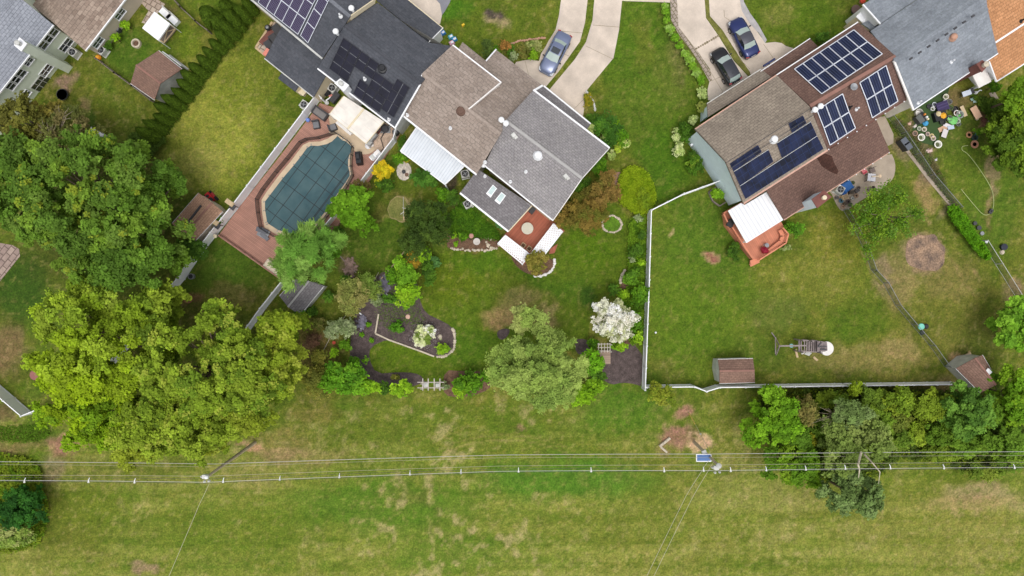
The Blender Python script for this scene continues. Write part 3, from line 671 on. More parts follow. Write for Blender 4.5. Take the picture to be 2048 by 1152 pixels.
# lower front roof over the garage
lo = [P(1060, 172, 3.6), P(1172, 262, 3.6), P(1181, 248, 3.0), P(1087, 172, 3.0)]
roofslab(h, lo, M['sh_grey_dark']); walls(h, lo, M['cream'], .2); rail(h, [lo[3], lo[2]], M['white'], w=.2)
# rear extension with skylights
x0, x1, x2, x3 = P(957, 340, 3.9), P(1064, 408, 3.9), P(1017, 463, 2.9), P(920, 386, 2.9)
pe = Plane(x3, x2, x0); ex = [pe.hit(*q) for q in ((956, 338), (1064, 411), (1017, 463), (920, 386))]
roofslab(h, ex, M['sh_grey_dark'], u=ex[2] - ex[3]); walls(h, ex, M['cream'], .2); rail(h, [ex[3], ex[2]], M['white'], w=.2); rail(h, [ex[1], ex[2]], M['cream'], 'rake_board', w=.1)
for q in (((986, 369), (994, 377), (981, 395), (972, 387)), ((1003, 384), (1012, 391), (999, 409), (989, 401))):
    c = [pe.hit(x, y, .12) for x, y in q]; b = MB(); b.slab(c, .14); o = b.build('skylight', M['white'], h)
    b = MB(); b.slab([p + Vector((0, 0, .02)) for p in inset(c, .08)], .03); b.build('pane', flat('skylight_glass', (196, 214, 214), rough=.15) if 'skyl' not in M else M['skyl'], o)
vent(h, pe, 967, 332, 'cap', mat='white'); vent(h, pe, 970, 352, 'pipe')
# deck and lattice
dk = [P(1060, 408, .5), P(1108, 446, .5), P(1062, 512, .5), P(1010, 472, .5)]
M['deck_red'] = stripes('terracotta_boards', (166, 96, 74), (136, 76, 60), pitch=.3, axis=0, width=.08, var=.12)
dt = thing('garden_deck', 'terracotta deck with wooden step beside the lattice pergola', 'deck', P(1060, 460))
big_deck = [P(1062, 404, .45), P(1130, 462, .45), P(1046, 530, .45), P(994, 488, .45)]
b = MB(); b.slab(big_deck, .2, u=big_deck[1] - big_deck[0]); b.build('deck_floor', M['deck_red'], dt)
b = MB(); b.slab([P(1101, 497, .25), P(1116, 487, .25), P(1109, 506, .25), P(1098, 508, .25)], .2); b.build('step', M['deck_red'], dt)
pg = thing('lattice_pergola', 'white lattice pergola roof bent around two sides of the terracotta deck', 'pergola', P(1060, 500))
def lattice(a, b_, c, d, z, step=.26):
    """panel of crossed laths between photograph corners"""
    q = [P(x, y, z) for x, y in (a, b_, c, d)]; mb = MB(); u = (q[1] - q[0]); v = (q[3] - q[0]); lu, lv = u.length, v.length
    for s in (1, -1):
        t = -lv
        while t < lu + lv:
            # diagonal lines clipped to the parallelogram in (x, y) metres
            x0_, y0_ = t, (0 if s == 1 else lv); x1_, y1_ = t + lv, (lv if s == 1 else 0)
            def clip(xa, ya, xb, yb):
                for lim, sg in ((0, 1), (lu, -1)):
                    if (xa - lim) * sg < 0 and (xb - lim) * sg < 0: return None
                    if (xa - lim) * sg < 0: k = (lim - xa) / (xb - xa); xa, ya = lim, ya + (yb - ya) * k
                    if (xb - lim) * sg < 0: k = (lim - xa) / (xb - xa); xb, yb = lim, ya + (yb - ya) * k
                return xa, ya, xb, yb
            r = clip(x0_, y0_, x1_, y1_)
            if r: mb.bar(q[0] + u * (r[0] / lu) + v * (r[1] / lv) + Vector((0, 0, .015 * s)), q[0] + u * (r[2] / lu) + v * (r[3] / lv) + Vector((0, 0, .015 * s)), .125, .02)
            t += step
    for k in range(4): mb.bar(q[k] + Vector((0, 0, -.02)), q[(k + 1) % 4] + Vector((0, 0, -.02)), .12, .12)
    return mb, q
for qd in (((1011, 471), (1060, 509), (1045, 528), (996, 487)), ((1107, 448), (1125, 463), (1078, 524), (1061, 508))):
    mb, q = lattice(*qd, 2.5); mb.build('lattice_panel', M['white'], pg)
    for p in q:
        b = MB(); b.box((p.x, p.y, 1.45), (.12, .12, 2.05)); b.build('post', M['white'], pg)
t = thing('garden_table', 'round pale patio table on the terracotta deck', 'table', P(1054.5, 458, .45))
b = MB(); b.lathe(P(1054.5, 458, .45), [(.62, .72), (.64, .74), (.64, .77), (.1, .79), (.04, .79)], 28); b.build('tabletop', pmat('pale_tabletop', (206, 202, 186), var=.06), t)
b = MB(); b.lathe(P(1054.5, 458, .45), [(.3, 0), (.06, .06), (.05, .7)], 10); b.build('pedestal', M['dark'], t)
for (x, y, s, lb) in ((1046.5, 491, 1, 'square planter with a small plant nearest the lattice corner on the terracotta deck'), (1058.5, 497.5, 0, 'empty square planter with pale rim at the deck corner')):
    t = thing('planter', lb, 'planter', P(x, y, .45), 'planters on the terracotta deck'); c = P(x, y, .45); rz = -.65; b = MB()
    for dx, dy, sx, sy in ((0, .22, .5, .06), (0, -.22, .5, .06), (.22, 0, .06, .38), (-.22, 0, .06, .38)):
        cs, sn = math.cos(rz), math.sin(rz); b.box((c.x + dx * cs - dy * sn, c.y + dx * sn + dy * cs, .65), (sx, sy, .4), rz)
    b.build('box', M['lwood'], t); b = MB(); b.box((c.x, c.y, .6), (.4, .4, .26), rz); b.build('soil', M['mulch2'], t)
t = thing('storage_box', 'black storage box in the inner corner of the terracotta deck', 'storage box', P(1064, 422, .45))
b = MB(); b.box(P(1064, 422, .45) + Vector((0, 0, .25)), (.5, .66, .5), -.65, taper=.95); b.build('body', M['black'], t); b = MB(); b.box(P(1064, 422, .45) + Vector((0, 0, .53)), (.52, .68, .05), -.65); b.build('lid', M['dark'], t)

# ---- tan, rippled roof to its left
h = house('twin_house', 'house with rippled tan shingle roof, raised front dormer and pale metal patio cover', (900, 250))
e1, e2 = P(807, 232, 5), P(953, 349, 5); r1, r2 = P(846, 148, 6.9), P(990, 265, 6.9)
pb = Plane(e1, e2, r1); r2 = pb.hit(1001, 268); r1 = pb.hit(845, 147); rm = pb.hit(937, 219)
roofslab(h, [e1, e2, r2, r1], M['sh_tan'])
f1, f2 = P(1003, 108, 3.3), P(1078, 167, 3.3)
pf = Plane(f1, f2, rm); fr = [rm, r2, pf.hit(1012, 241), pf.hit(1066, 181), pf.hit(1083, 170), pf.hit(992, 99), pf.hit(985, 107)]
fl = [pf.hit(*q) for q in ((937, 220), (1001, 269), (1014, 240), (1066, 182), (1085, 171), (992, 99), (972, 122), (925, 84), (880, 160))]
roofslab(h, fl, M['sh_tan'], u=f2 - f1, off=-.02)
d1, d2 = P(905, 90, 6.0), P(1002, 165, 6.0); pd = Plane(d1, d2, r1); dm = [pd.hit(845, 146), pd.hit(937, 219), d2, d1]
roofslab(h, dm, M['sh_tan'], u=d2 - d1, off=.02)
walls(h, [r1, rm, d2, d1], M['trim'], .1, .1); walls(h, [e1, e2, r2, rm, r1], M['lgrey'], .3); walls(h, fl, M['lgrey'], .35, .3)
ridge(h, r1, r2, 'sh_tan', .3)
rail(h, [e1, e2], M['white'], w=.2); rail(h, [d1, d2], M['white'], w=.16); rail(h, [d2, rm], M['trim'], 'rake_board', w=.12, h=.3); rail(h, [fl[3], fl[4]], M['white'], w=.2); rail(h, [fl[6], fl[5]], M['white'], w=.14)
rail(h, [r1, e1], M['white'], 'rake_board', w=.08)
vent(h, pb, 922, 222, 'flat', .34, 'sh_shed'); vent(h, pb, 815, 230, 'pipe'); vent(h, pb, 901, 256, 'pipe'); vent(h, pb, 1003, 243, 'cap'); vent(h, pb, 1012, 250, 'cap'); vent(h, pb, 970, 324, 'pipe')
p = [P(835, 252, 3.0), P(931, 330, 3.0), P(890, 369, 2.5), P(801, 302, 2.5)]
pc = thing('patio_cover', 'ribbed pale metal patio cover against the tan-roofed house', 'patio cover', P(865, 310))
b = MB(); b.slab(p, .08, u=p[0] - p[3]); b.build('cover_sheet', M['metal_roof2'], pc); rail(pc, [p[0], p[3], p[2], p[1]], M['white'], 'cover_frame', w=.1, h=.16)
for q in (p[3], p[2]):
    b = MB(); b.box((q.x * .99, q.y * .99, 1.2), (.1, .1, 2.4)); b.build('post', M['white'], pc)

# ---- charcoal roof with black solar panels
h = house('twin_house', 'house with charcoal roof carrying black solar panels and a white chimney', (760, 140))
e1, e2, r1 = P(635, 137, 5), P(790, 256, 5), P(690, 50, 7.1)
pb = Plane(e1, e2, r1); r1 = pb.hit(690, 50); r2 = pb.hit(841, 168)
f1 = P(755, 5, 5.6); pf = Plane(f1, P(857, 85, 5.6), r1); fq = [r1, r2, pf.hit(858, 150), pf.hit(905, 92), pf.hit(857, 85), f1]
roofslab(h, [e1, e2, r2, r1], M['sh_char']); roofslab(h, fq, M['sh_char'], u=f1 - pf.hit(857, 85)); ridge(h, r1, r2, 'sh_char', .3)
walls(h, [e1, e2, r2, fq[3], f1, r1], M['lgrey'], .3)
rail(h, [e1, e2, r2], M['white'], w=.14)
lo = [P(776, -12, 3.9), P(905, 98, 3.9), P(886, 57, 3.0), P(815, -2, 3.0)]
pl = Plane(P(757, 4, 3.9), P(857, 84, 3.9), P(886, 56, 3.1)); lo = [pl.hit(*q) for q in ((752, 0), (857, 85), (886, 56), (790, -22))]
roofslab(h, lo, M['sh_char'], u=lo[1] - lo[0]); walls(h, lo, M['white'], .25)
rail(h, [lo[1], lo[2]], M['white'], 'rake_board', w=.08); rail(h, [lo[2], lo[3]], M['cream'], w=.08)
# two black arrays and a turned one
O = (686.0, 75.5)      # corner of the first row
U = (.807, .590); V = (-.41, .912)
def Q(o, a, b_): return (o[0] + U[0] * a + V[0] * b_, o[1] + U[1] * a + V[1] * b_)
def strip_arr(o, a0, b0, nu, pw=22.4, ph=33): 
    q = [Q(o, a0, b0), Q(o, a0 + nu * pw, b0), Q(o, a0 + nu * pw, b0 + ph), Q(o, a0, b0 + ph)]
    for i in range(nu):
        for j in range(1):
            t0, t1 = i / nu, (i + 1) / nu
            panel(h, pb, [L2(q[0], q[1], t0 + .012), L2(q[0], q[1], t1 - .012), L2(q[3], q[2], t1 - .012), L2(q[3], q[2], t0 + .012)], 'pv_black', 'frame_b', off=.14, fw=.04)
            a_, b__ = L2(L2(q[0], q[1], t0 + .03), L2(q[3], q[2], t0 + .03), .5), L2(L2(q[0], q[1], t1 - .03), L2(q[3], q[2], t1 - .03), .5)
            bb = MB(); bb.bar(pb.hit(*a_, .16), pb.hit(*b__, .16), .035, .01, up=pb.n); bb.build('busbar', M['grey'], [c for c in KIDS(h) if c.name.startswith('solar_panel')][-1])
strip_arr(O, 0, 0, 4); strip_arr(O, 0, 34, 2); strip_arr((750, 144), 0, -1, 2, 23); strip_arr((719.5, 158), 0, 0, 3, 21.4, 31.5)
for k in range(3):
    a, b_ = (795, 157.5), (819, 175); d, c = (762.5, 217.5), (787, 235)
    q = [L2(a, d, (k + .015) / 3), L2(b_, c, (k + .015) / 3), L2(b_, c, (k + .985) / 3), L2(a, d, (k + .985) / 3)]
    panel(h, pb, q, 'pv_black', 'frame_b', fw=.04); bb = MB(); bb.bar(pb.hit(*L2(q[0], q[1], .5), .16), pb.hit(*L2(q[3], q[2], .5), .16), .035, .01, up=pb.n); bb.build('busbar', M['grey'], [c2 for c2 in KIDS(h) if c2.name.startswith('solar_panel')][-1])
vent(h, pb, 765, 137, 'flat', .3, 'black'); vent(h, pb, 778, 239, 'pipe'); vent(h, pb, 730, 158, 'pipe'); vent(h, pf, 675, 68, 'cap')
chimney(h, [(671, 167), (681, 159), (697, 171), (688, 182)], 6.6, 'white', 'white')
# ---- the next unit up, partly out of the frame
h = house('twin_house', 'house with charcoal roof carrying purple gridded solar panels at the top edge of the photo', (600, 60))
e1, e2, r1 = P(480, -20, 5.2), P(645, 117, 5.2), P(696, 35, 7.6)
pb = Plane(e1, e2, r1); e1 = pb.hit(440, -54); rr = pb.hit(700, 33); rl = pb.hit(560, -84)
roofslab(h, [e1, e2, rr, rl], M['sh_char']); f2 = P(749, -1, 6.4); pf = Plane(rr, rl, f2); f1 = pf.hit(620, -110)
fq = [rr, rl, pf.hit(640, -110), pf.hit(790, -18), f2]; roofslab(h, [rl, rr, f2, f1], M['sh_char']); walls(h, [e1, e2, rr, f2, f1, rl], M['cream'], .2)
b = MB(); b.bar(rr + Vector((0, 0, -.3)), f2 + Vector((0, 0, -.3)), .1, .7); b.build('rake_board', M['cream'], h); rail(h, [e1, e2], M['lgrey'], w=.25); ridge(h, rr, rl, 'sh_c', .35)
# purple arrays: origin at the lower corner of the big one
a, b_, c, d = (516, 5), (596, 69), (626, 9), (546, -55)
array(h, pb, (a, b_, c, d), 5, 2, 'pv_grid', fw=.05, gap=.01); array(h, pb, ((546, -55), (626, 9), (656, -51), (576, -115)), 5, 2, 'pv_grid', gap=.01, skip=((0, 1), (1, 1)))
array(h, pb, ((601, 71), (616, 86), (656, 4), (641, -11)), 1, 3, 'pv_grid', gap=.01)
array(h, pb, ((641, -11), (656, 4), (696, -78), (681, -93)), 1, 3, 'pv_grid', gap=.01, skip=((0, 2),))
vent(h, pf, 706, 22, 'cap'); vent(h, pf, 681, 32, 'pipe')
p = [P(563, 54, 4.0), P(660, 134, 4.0), P(628, 195, 3.1), P(529, 117, 3.1)]; pl = Plane(p[3], p[2], p[1]); p = [pl.hit(*q) for q in ((565, 50), (662, 133), (627, 195), (529, 117))]
roofslab(h, p, M['sh_char'], u=p[1] - p[0]); walls(h, p, M['cream'], .2); rail(h, [p[3], p[2]], M['lgrey'], w=.1)
bay = [P(566, 141, 2.6), P(600, 168, 2.6), P(590, 183, 2.2), P(556, 157, 2.2)]; roofslab(h, bay, M['sh_char']); walls(h, bay, M['cream'], .1)
t = thing('utility_box', 'small beige box against the charcoal-roofed wall beside the lawn', 'utility box', P(602, 182)); b = MB(); b.box(P(603, 181, .6), (.9, .7, 1.2), -.6); b.build('body', M['beige'], t); b = MB(); b.box(P(603, 181, 1.23), (1.0, .8, .06), -.6); b.build('lid', M['cream'], t)
# charcoal patio furniture by the wall
pt = thing('patio_sectional', 'grey outdoor sectional sofa in a timber-edged patio at the top of the yellowed lawn', 'sofa', P(545, 75))
for (x, y, w_, d_) in ((555, 60, 1.2, .9), (547, 77, .9, .9), (538, 89, .9, .9)):
    b = MB(); b.box(P(x, y, .22), (w_, d_, .44), -.95, taper=.96); b.build('seat', M['dark'], pt)
b = MB(); b.bar(P(556, 92, .35), P(564, 70, .35), .16, .7); b.build('backrest', M['black'], pt)
sheet('patio', [[(510, 94), (548, 43), (566, 54), (530, 112)]], .03, M['patio_pav'])
b = MB(); b.bar(P(512, 95, .1), P(545, 44, .1), .22, .2); b.bar(P(511, 95, .1), P(530, 111, .1), .22, .2); tag(b.build('patio_edge', M['lwood'], loc=P(520, 90)), 'timber edging around the dark sectional patio', 'edging')
t = thing('coffee_table', 'low wooden table between the dark sofas beside the yellowed lawn', 'table', P(533, 74)); b = MB(); b.box(P(533, 74, .38), (1.9, .6, .06), -.95 + math.pi * 0 - .1 + 1.9); b.build('tabletop', M['brick'], t)
for s in (-1, 1): b = MB(); b.box(P(533 + s * 6, 74 - s * 10, .18), (.4, .4, .35), .95); b.build('leg', M['dark'], t)
t = thing('kettle_grill', 'round black kettle grill with a silver lid top on the lawn edge', 'grill', P(537, 57)); b = MB(); b.lathe(P(537, 57, .5), [(.1, -.5), (.1, 0), (.3, .1), (.33, .3), (.24, .42)], 16, 0); b.build('bowl', M['black'], t); b = MB(); b.lathe(P(537, 57, .5), [(.2, .43), (.15, .5), (.03, .54)], 16); b.build('lid', M['grey'], t)
t = thing('cushion', 'salmon pink cushion lying at the patio corner by the charcoal roof', 'cushion', P(533, 105)); b = MB(); b.box(P(533, 104, .4), (.9, .5, .16), .95, taper=.85); b.build('pad', flat('salmon', (228, 140, 124)), t)

# ---- top left houses
h = house('green_house', 'pale green house with slate-coloured roof, chimney and rows of white windows', (40, 100))
e1, e2 = P(107, 50, 4.7), P(-60, 260, 4.7); r1, r2 = P(30, -14, 6.8), P(-140, 190, 6.8)
pb = Plane(e1, e2, r1); r1 = pb.hit(36, -8); r2 = pb.hit(-140, 206); roofslab(h, [e1, e2, r2, r1], M['sh_c']); 
g1, g2 = P(-20, -70, 4.7), P(-200, 120, 4.7); roofslab(h, [r1, r2, g2, g1], M['sh_c'])
walls(h, [e1, e2, r2, g2, g1, r1], M['sage'], .3); rail(h, [e1, e2], M['white'], w=.1)
q = inset([e1, e2, r2, g2, g1, r1], .3); vp = vplane(q[0], q[1])
for (x, y, w_, hh) in ((102, 70, 1.6, 1.15), (91, 84, 1.6, 1.15), (132, 90, 1.6, 1.1), (57, 123, 1.0, .8), (92, 141, 1.5, 1.0), (38, 152, 1.6, 1.15), (26, 166, 1.6, 1.15), (51, 189, 1.1, .9)):
    window(h, vp, x, y, w_, hh)
window(h, vp, 81, 166, 1.9, 1.5, 3, 'lgrey', 'patio_door')
chimney(h, [(41, 77), (54, 88), (44, 102), (31, 91)], 7.0, 'sage', 'white')
t = thing('stone_step', 'round concrete base against the pale green wall', 'step', P(158, 110))
def acunit(label, px, py, z=0, rz=.6, mat='lgrey'):
    global AC
    if 'AC' not in globals():
        AC = thing('air_conditioner', '', 'air conditioner', (0, 0, 0), 'air conditioning units beside the houses')
        b = MB(); b.box((0, 0, .04), (.95, .95, .08)); b.build('pad', M['lgrey'], AC, local=True)
        b = MB(); b.box((0, 0, .45), (.82, .82, .74)); b.build('case', M['lgrey'], AC, local=True)
        b = MB(); b.lathe((0, 0, .82), [(.33, 0), (.34, .03), (.3, .05)], 22); f = b.build('fan_grille', M['black'], AC, local=True)
        b = MB()
        for k in range(4): a = k * math.pi / 2 + .4; b.box((.15 * math.cos(a), .15 * math.sin(a), .875), (.22, .09, .015), a)
        b.lathe((0, 0, .87), [(.07, 0), (.06, .03)], 10); b.build('fan_blade', M['grey'], f, local=True)
    return again(AC, P(px, py, z), rz, label)
acunit('air conditioner with dark top beside the pale green wall', 154, 109, rz=.95)
acunit('air conditioner beside the orange bag at the beige wall', 210, 105, rz=.95)
acunit('air conditioner on the lawn outside the white pool fence', 612, 213, rz=.95)
acunit('air conditioner next to the white chimney inside the pool yard', 668, 180, z=.3, rz=.95)
acunit('air conditioner between the pale metal cover and the grey extension', 931, 350, rz=.2)
acunit('air conditioner on the grass below the skylight roof', 936, 410, rz=.5)
acunit('air conditioner on the cluttered patio of the brown-roofed house', 1674, 381, rz=1.0)
bpy.data.objects.remove(t)

h = house('beige_house', 'beige single-storey house with mottled tan roof at the top edge', (190, 40))
e1, e2 = P(171, 102, 2.8), P(246, 5, 2.8); e2 = e1 + (e2 - e1) * 1.5; r1 = P(107, 45, 4.4); pb = Plane(e1, e2, r1); r1 = pb.hit(107, 46); r2 = r1 + (e2 - e1)
roofslab(h, [e1, e2, r2, r1], M['sh_mott']); g = [r1, r2, r2 + Vector((-3, 3, -1.4)), r1 + Vector((-3.2, 2.4, -1.4))]; roofslab(h, g, M['sh_mott'])
walls(h, [e1, e2, r2, g[2], g[3], r1], M['beige'], .3); rail(h, [e1, e2], M['white'], w=.12)
q = inset([e1, e2, r2, g[2], g[3], r1], .3); vp = vplane(q[0], q[1]); window(h, vp, 240, 28, 1.3, .9); window(h, vp, 196, 85, 1.3, .9)
win2 = [P(70, 0, .1)]
t = thing('dark_pool', 'dark pool water edged by stone at the top left corner', 'pool', P(88, 5)); b = MB(); b.slab([P(66, -20, .1), P(120, -20, .1), P(106, 4, .1), P(96, 15, .1), P(80, 6, .1)], .1); b.build('water', glass('pool_water', (36, 52, 78)), t)

# ---- blue-walled house
h = house('blue_house', 'pale blue house with greige roof carrying frameless navy solar panels', (1520, 290))
E1, E2 = P(1487, 407, 5), P(1655, 300, 5); R1 = P(1451, 323, 7.1); pb = Plane(E1, E2, R1); R1 = pb.hit(1451, 323); R2 = pb.hit(1620, 214)
G1, G2 = P(1390, 258, 5), P(1553, 150, 5); pf = Plane(G1, G2, R1); R2 = pb.hit(1620, 214)
roofslab(h, [E1, E2, R2, R1], M['sh_greige']); roofslab(h, [G2, G1, R1, R2], M['sh_greige'])
walls(h, [E1, E2, R2, G2, G1, R1], M['blue_siding'], .3); rail(h, [E1, E2], M['rust_trim'], w=.2); rail(h, [G1, G2], M['rust_trim'], w=.1); rail(h, [G1, R1, E1], M['sh_greige'], 'rake_board', w=.08)
b = MB()
for o in (-.35, .35):
    v = (E1 - G1).normalized() * (o + .5); b.bar(R1 + v + Vector((0, 0, .0)), R2 + v + Vector((0, 0, .0)), .05, .05)
b.build('conduit', M['dark'], h)
row0 = ((1480, 372.5), (1634, 272.5), (1646.5, 297.5), (1491, 397.5))
array(h, pb, row0, 7, 1, 'pv_navy', 'pv_navy', gap=.004, fw=.02)
array(h, pb, ((1467.5, 343.5), (1536.5, 300), (1546.5, 323), (1480, 371.5)), 3, 1, 'pv_navy', 'pv_navy', gap=.004, fw=.02)
array(h, pb, ((1554, 286), (1621, 244), (1633.5, 271.5), (1564, 315)), 3, 1, 'pv_navy', 'pv_navy', gap=.004, fw=.02)
array(h, pb, ((1460, 327.5), (1516, 290.5), (1523, 304), (1467, 342)), 2, 1, 'pv_navy', 'pv_navy', gap=.004, fw=.02)
array(h, pb, ((1577.5, 247.5), (1606, 231.5), (1612.5, 246), (1584, 265)), 1, 1, 'pv_navy', 'pv_navy', gap=.004, fw=.02)
b = MB()
for a, c in (((1480, 372), (1634, 272)), ((1468, 343), (1537, 299)), ((1554, 286), (1622, 243))): b.bar(pb.hit(*a, .17), pb.hit(*c, .17), .05, .03, up=pb.n)
b.build('panel_rail', M['lgrey'], h)
vent(h, pb, 1547, 279, 'dome', .36); vent(h, pb, 1624, 223, 'cap')
lo = [P(1390, 262, 3.9), P(1540, 160, 3.9), P(1522, 133, 3.0), P(1400, 210, 3.0)]; pl = Plane(P(1415, 234, 3.8), P(1540, 155, 3.8), P(1520, 143, 3.1))
lo = [pl.hit(*q) for q in ((1416, 234), (1542, 154), (1522, 138), (1414, 207))]; roofslab(h, lo, M['sh_greige'], u=lo[1] - lo[0]); walls(h, lo, M['blue_siding'], .2); rail(h, [lo[2], lo[3]], M['lgrey'], w=.08)
q = inset([E1, E2, R2, G2, G1, R1], .3); vp = vplane(q[0], q[4])
t = thing('wall_light', 'small white floodlight on the pale blue side wall', 'floodlight', vp.hit(1383, 290, .1)); b = MB(); b.box(vp.hit(1383, 290, .12), (.25, .2, .2), .5); b.build('lamp', M['white'], t); b = MB(); b.box(vp.hit(1385, 293, .1), (.1, .1, .25), .5); b.build('bracket', M['grey'], t)

# ---- brown house
h = house('brown_house', 'house with reddish brown roof carrying three blue silver-framed solar arrays', (1700, 180))
e1, e2 = P(1655, 299, 5), P(1812, 200, 5); r1 = P(1621, 213, 7.1); pbe = Plane(e1, e2, r1); r1 = pbe.hit(1620, 212); r2 = pbe.hit(1791, 112)
g1, g2 = P(1553, 150, 5), P(1716, 44, 5); pfe = Plane(g1, g2, r1)
roofslab(h, [e1, e2, r2, r1], M['sh_brown']); roofslab(h, [g2, g1, r1, r2], M['sh_brown']); walls(h, [e1, e2, r2, g2, g1, r1], M['cream'], .3)
ridge(h, r1, r2, 'ridge_brown', .35); rail(h, [g1, g2], M['white'], w=.1); rail(h, [e1, e2, r2], M['brick'], w=.06)
array(h, pfe, ((1588.5, 138), (1707.5, 59.5), (1735, 83.5), (1616, 163)), 7, 1, 'pv_blue', gap=.008, fw=.08)
array(h, pfe, ((1616, 163), (1735, 83.5), (1765, 108), (1643.5, 188)), 7, 1, 'pv_blue', gap=.008, fw=.08)
array(h, pbe, ((1633.5, 220), (1685, 187), (1698, 224), (1647.5, 256)), 3, 1, 'pv_blue', gap=.01, fw=.08)
array(h, pbe, ((1647.5, 256), (1698, 224), (1711, 256.5), (1660, 290.5)), 3, 1, 'pv_blue', gap=.01, fw=.08)
array(h, pbe, ((1719, 165), (1772, 130.5), (1784, 168), (1733, 200)), 3, 1, 'pv_blue', gap=.01, fw=.08)
array(h, pbe, ((1733, 200), (1784, 168), (1796, 202.5), (1744.5, 236)), 3, 1, 'pv_blue', gap=.01, fw=.08)
vent(h, pbe, 1635, 216, 'cap'); vent(h, pbe, 1713, 218, 'pipe'); vent(h, pbe, 1699, 215, 'pipe', mat='black')
c = pbe.hit(1702, 177, .0); b = MB(); b.tube([c, c + Vector((0, 0, .5))], .03); b.lathe(c + Vector((0, 0, .5)), [(.05, 0), (.3, .06), (.36, .12), (.34, .13), (.04, .06)], 20); b.build('satellite_dish', M['grey'], h)
pl = Plane(P(1521, 143, 3.1), P(1620, 77, 3.1), P(1552, 153, 3.9)); lo = [pl.hit(*q) for q in ((1521, 143), (1620, 77), (1636, 93), (1556, 150), (1538, 158))]
roofslab(h, lo, M['sh_brown'], u=lo[1] - lo[0]); walls(h, lo, M['cream'], .25); rail(h, [lo[0], lo[1]], M['white'], w=.08)
pl = Plane(P(1568, 440, 2.9), P(1780, 304, 2.9), P(1535, 383, 4.0)); lo = [pl.hit(*q) for q in ((1533, 380), (1752, 238), (1780, 304), (1568, 440))]
roofslab(h, lo, M['sh_brown'], u=lo[1] - lo[0]); walls(h, lo, M['cream'], .3); rail(h, [lo[3], lo[2]], M['rust_trim'], w=.08)
wet = [(1634, 316), (1650, 307), (1664, 312), (1668, 325), (1677, 342), (1674, 349), (1660, 343), (1643, 332)]
roofslab(h, [pl.hit(x, y, .012) for x, y in wet], M['sh_brown_dark'], .01, 'wet_patch', u=lo[1] - lo[0])
ch = chimney(h, [(1624, 399), (1647, 382), (1661, 394), (1634, 415)], 5.4, 'blue_siding', 'brick', pot=False, cap=.1)
c = P(1646, 396, 5.5); b = MB(); b.lathe(c, [(.2, 0), (.2, .35), (.23, .4), (.1, .42)], 14); b.build('chimney_pot', M['cream'], ch)
for k in range(9): x, y = L2((1657, 299), (1808, 203), k / 8); b = MB(); b.box(P(x, y, 5.06), (.1, .1, .1)); b.build('gutter_clip', M['white'], h)
for k in range(7): x, y = L2((1680, 371), (1778, 306), k / 6); b = MB(); b.box(P(x, y, 2.95), (.09, .09, .09)); b.build('gutter_clip', M['white'], h)

# ---- slate roof and orange roof
h = house('slate_house', 'house with slate blue roof, ridge vents and copper roof dome', (1860, 110))
e1, e2 = P(1827, 220, 5), P(1996, 107, 5); r1 = P(1818, 117, 7.4); r1 = P(1787, 121, 6.3)
r1 = P(1803, 118, 7.0); pb = Plane(e1, e2, r1); r1 = pb.hit(1788, 121); r2 = pb.hit(1975, 16)
g1 = P(1741, 62, 5.2); pf = Plane(g1, P(1741 + 155, 62 - 103, 5.2), r1); fq = [r1, r2, pf.hit(1972, -10), pf.hit(1900, -45), pf.hit(1741, 62)]
roofslab(h, [e1, e2, r2, r1], M['sh_slate']); roofslab(h, [fq[4], fq[0], fq[1], fq[2], fq[3]], M['sh_slate'], u=e2 - e1); ridge(h, r1, r2, 'sh_slate', .4)
b = MB()
for k in range(8): x, y = L2((1822, 117), (1946, 32), k / 7); b.box(pf.hit(x, y, .1) , (.35, .2, .1), .6)
b.build('ridge_vent', M['dark'], h)
walls(h, [e1, e2, r2, fq[3], fq[4], r1], M['trim'], .3); rail(h, [e1, e2], M['white'], w=.1); rail(h, [r1, e1], M['trim'], 'rake_board', w=.2)
pl = Plane(P(1726, 9, 4.2), P(1761, 47, 5.0), P(1780, -25, 4.2)); lo = [pl.hit(*q) for q in ((1726, 9), (1761, 48), (1850, -12), (1800, -40))]; roofslab(h, lo, M['sh_slate'], u=lo[2] - lo[1]); walls(h, lo, M['white'], .15)
rail(h, [lo[0], lo[1]], M['white'], w=.15)
porch = [P(1712, 33, 3.0), P(1727, 18, 3.0), P(1748, 36, 3.0), P(1726, 46, 3.0)]; roofslab(h, porch, M['white'], .1, 'porch_roof'); walls(h, porch, M['cream'], .1)
p2_ = [P(1724, 47, 3.4), P(1746, 36, 3.4), P(1760, 50, 3.9), P(1742, 60, 3.9)]; roofslab(h, p2_, M['sh_slate']); walls(h, p2_, M['cream'], .1)
vent(h, pb, 1905, 75, 'dome', .34, 'terra'); vent(h, pb, 1903, 123, 'pipe'); vent(h, pb, 1837, 205, 'pipe')
ch = chimney(h, [(1953, 129), (1963, 122), (1974, 130), (1963, 143)], 6.4, 'brick', 'brick', pot=False); c = P(1967, 131, 6.5); b = MB(); b.lathe(c, [(.22, 0), (.22, .4), (.3, .45), (.08, .55)], 12); b.build('chimney_pot', M['stone'], ch)
sw = [P(1932, 146, 3.2), P(1953, 132, 3.2), P(1978, 150, 3.2), P(1980, 163, 3.2), P(1958, 176, 3.2), P(1943, 158, 3.2)]
t = thing('porch_roof', 'flat off-white porch roof below the brick chimney of the slate-roofed house', 'porch', P(1960, 155)); b = MB(); b.slab([P(1945, 150, 2.8), P(1972, 134, 2.8), P(1983, 163, 2.8), P(1958, 176, 2.8)], .15); b.build('roof', M['trim'], t)
for x, y in ((1960, 172), (1979, 160)): b = MB(); b.box(P(x, y, 1.35), (.12, .12, 2.6)); b.build('post', M['white'], t)
h = house('orange_house', 'house with orange-tan roof at the top right corner', (2030, 70))
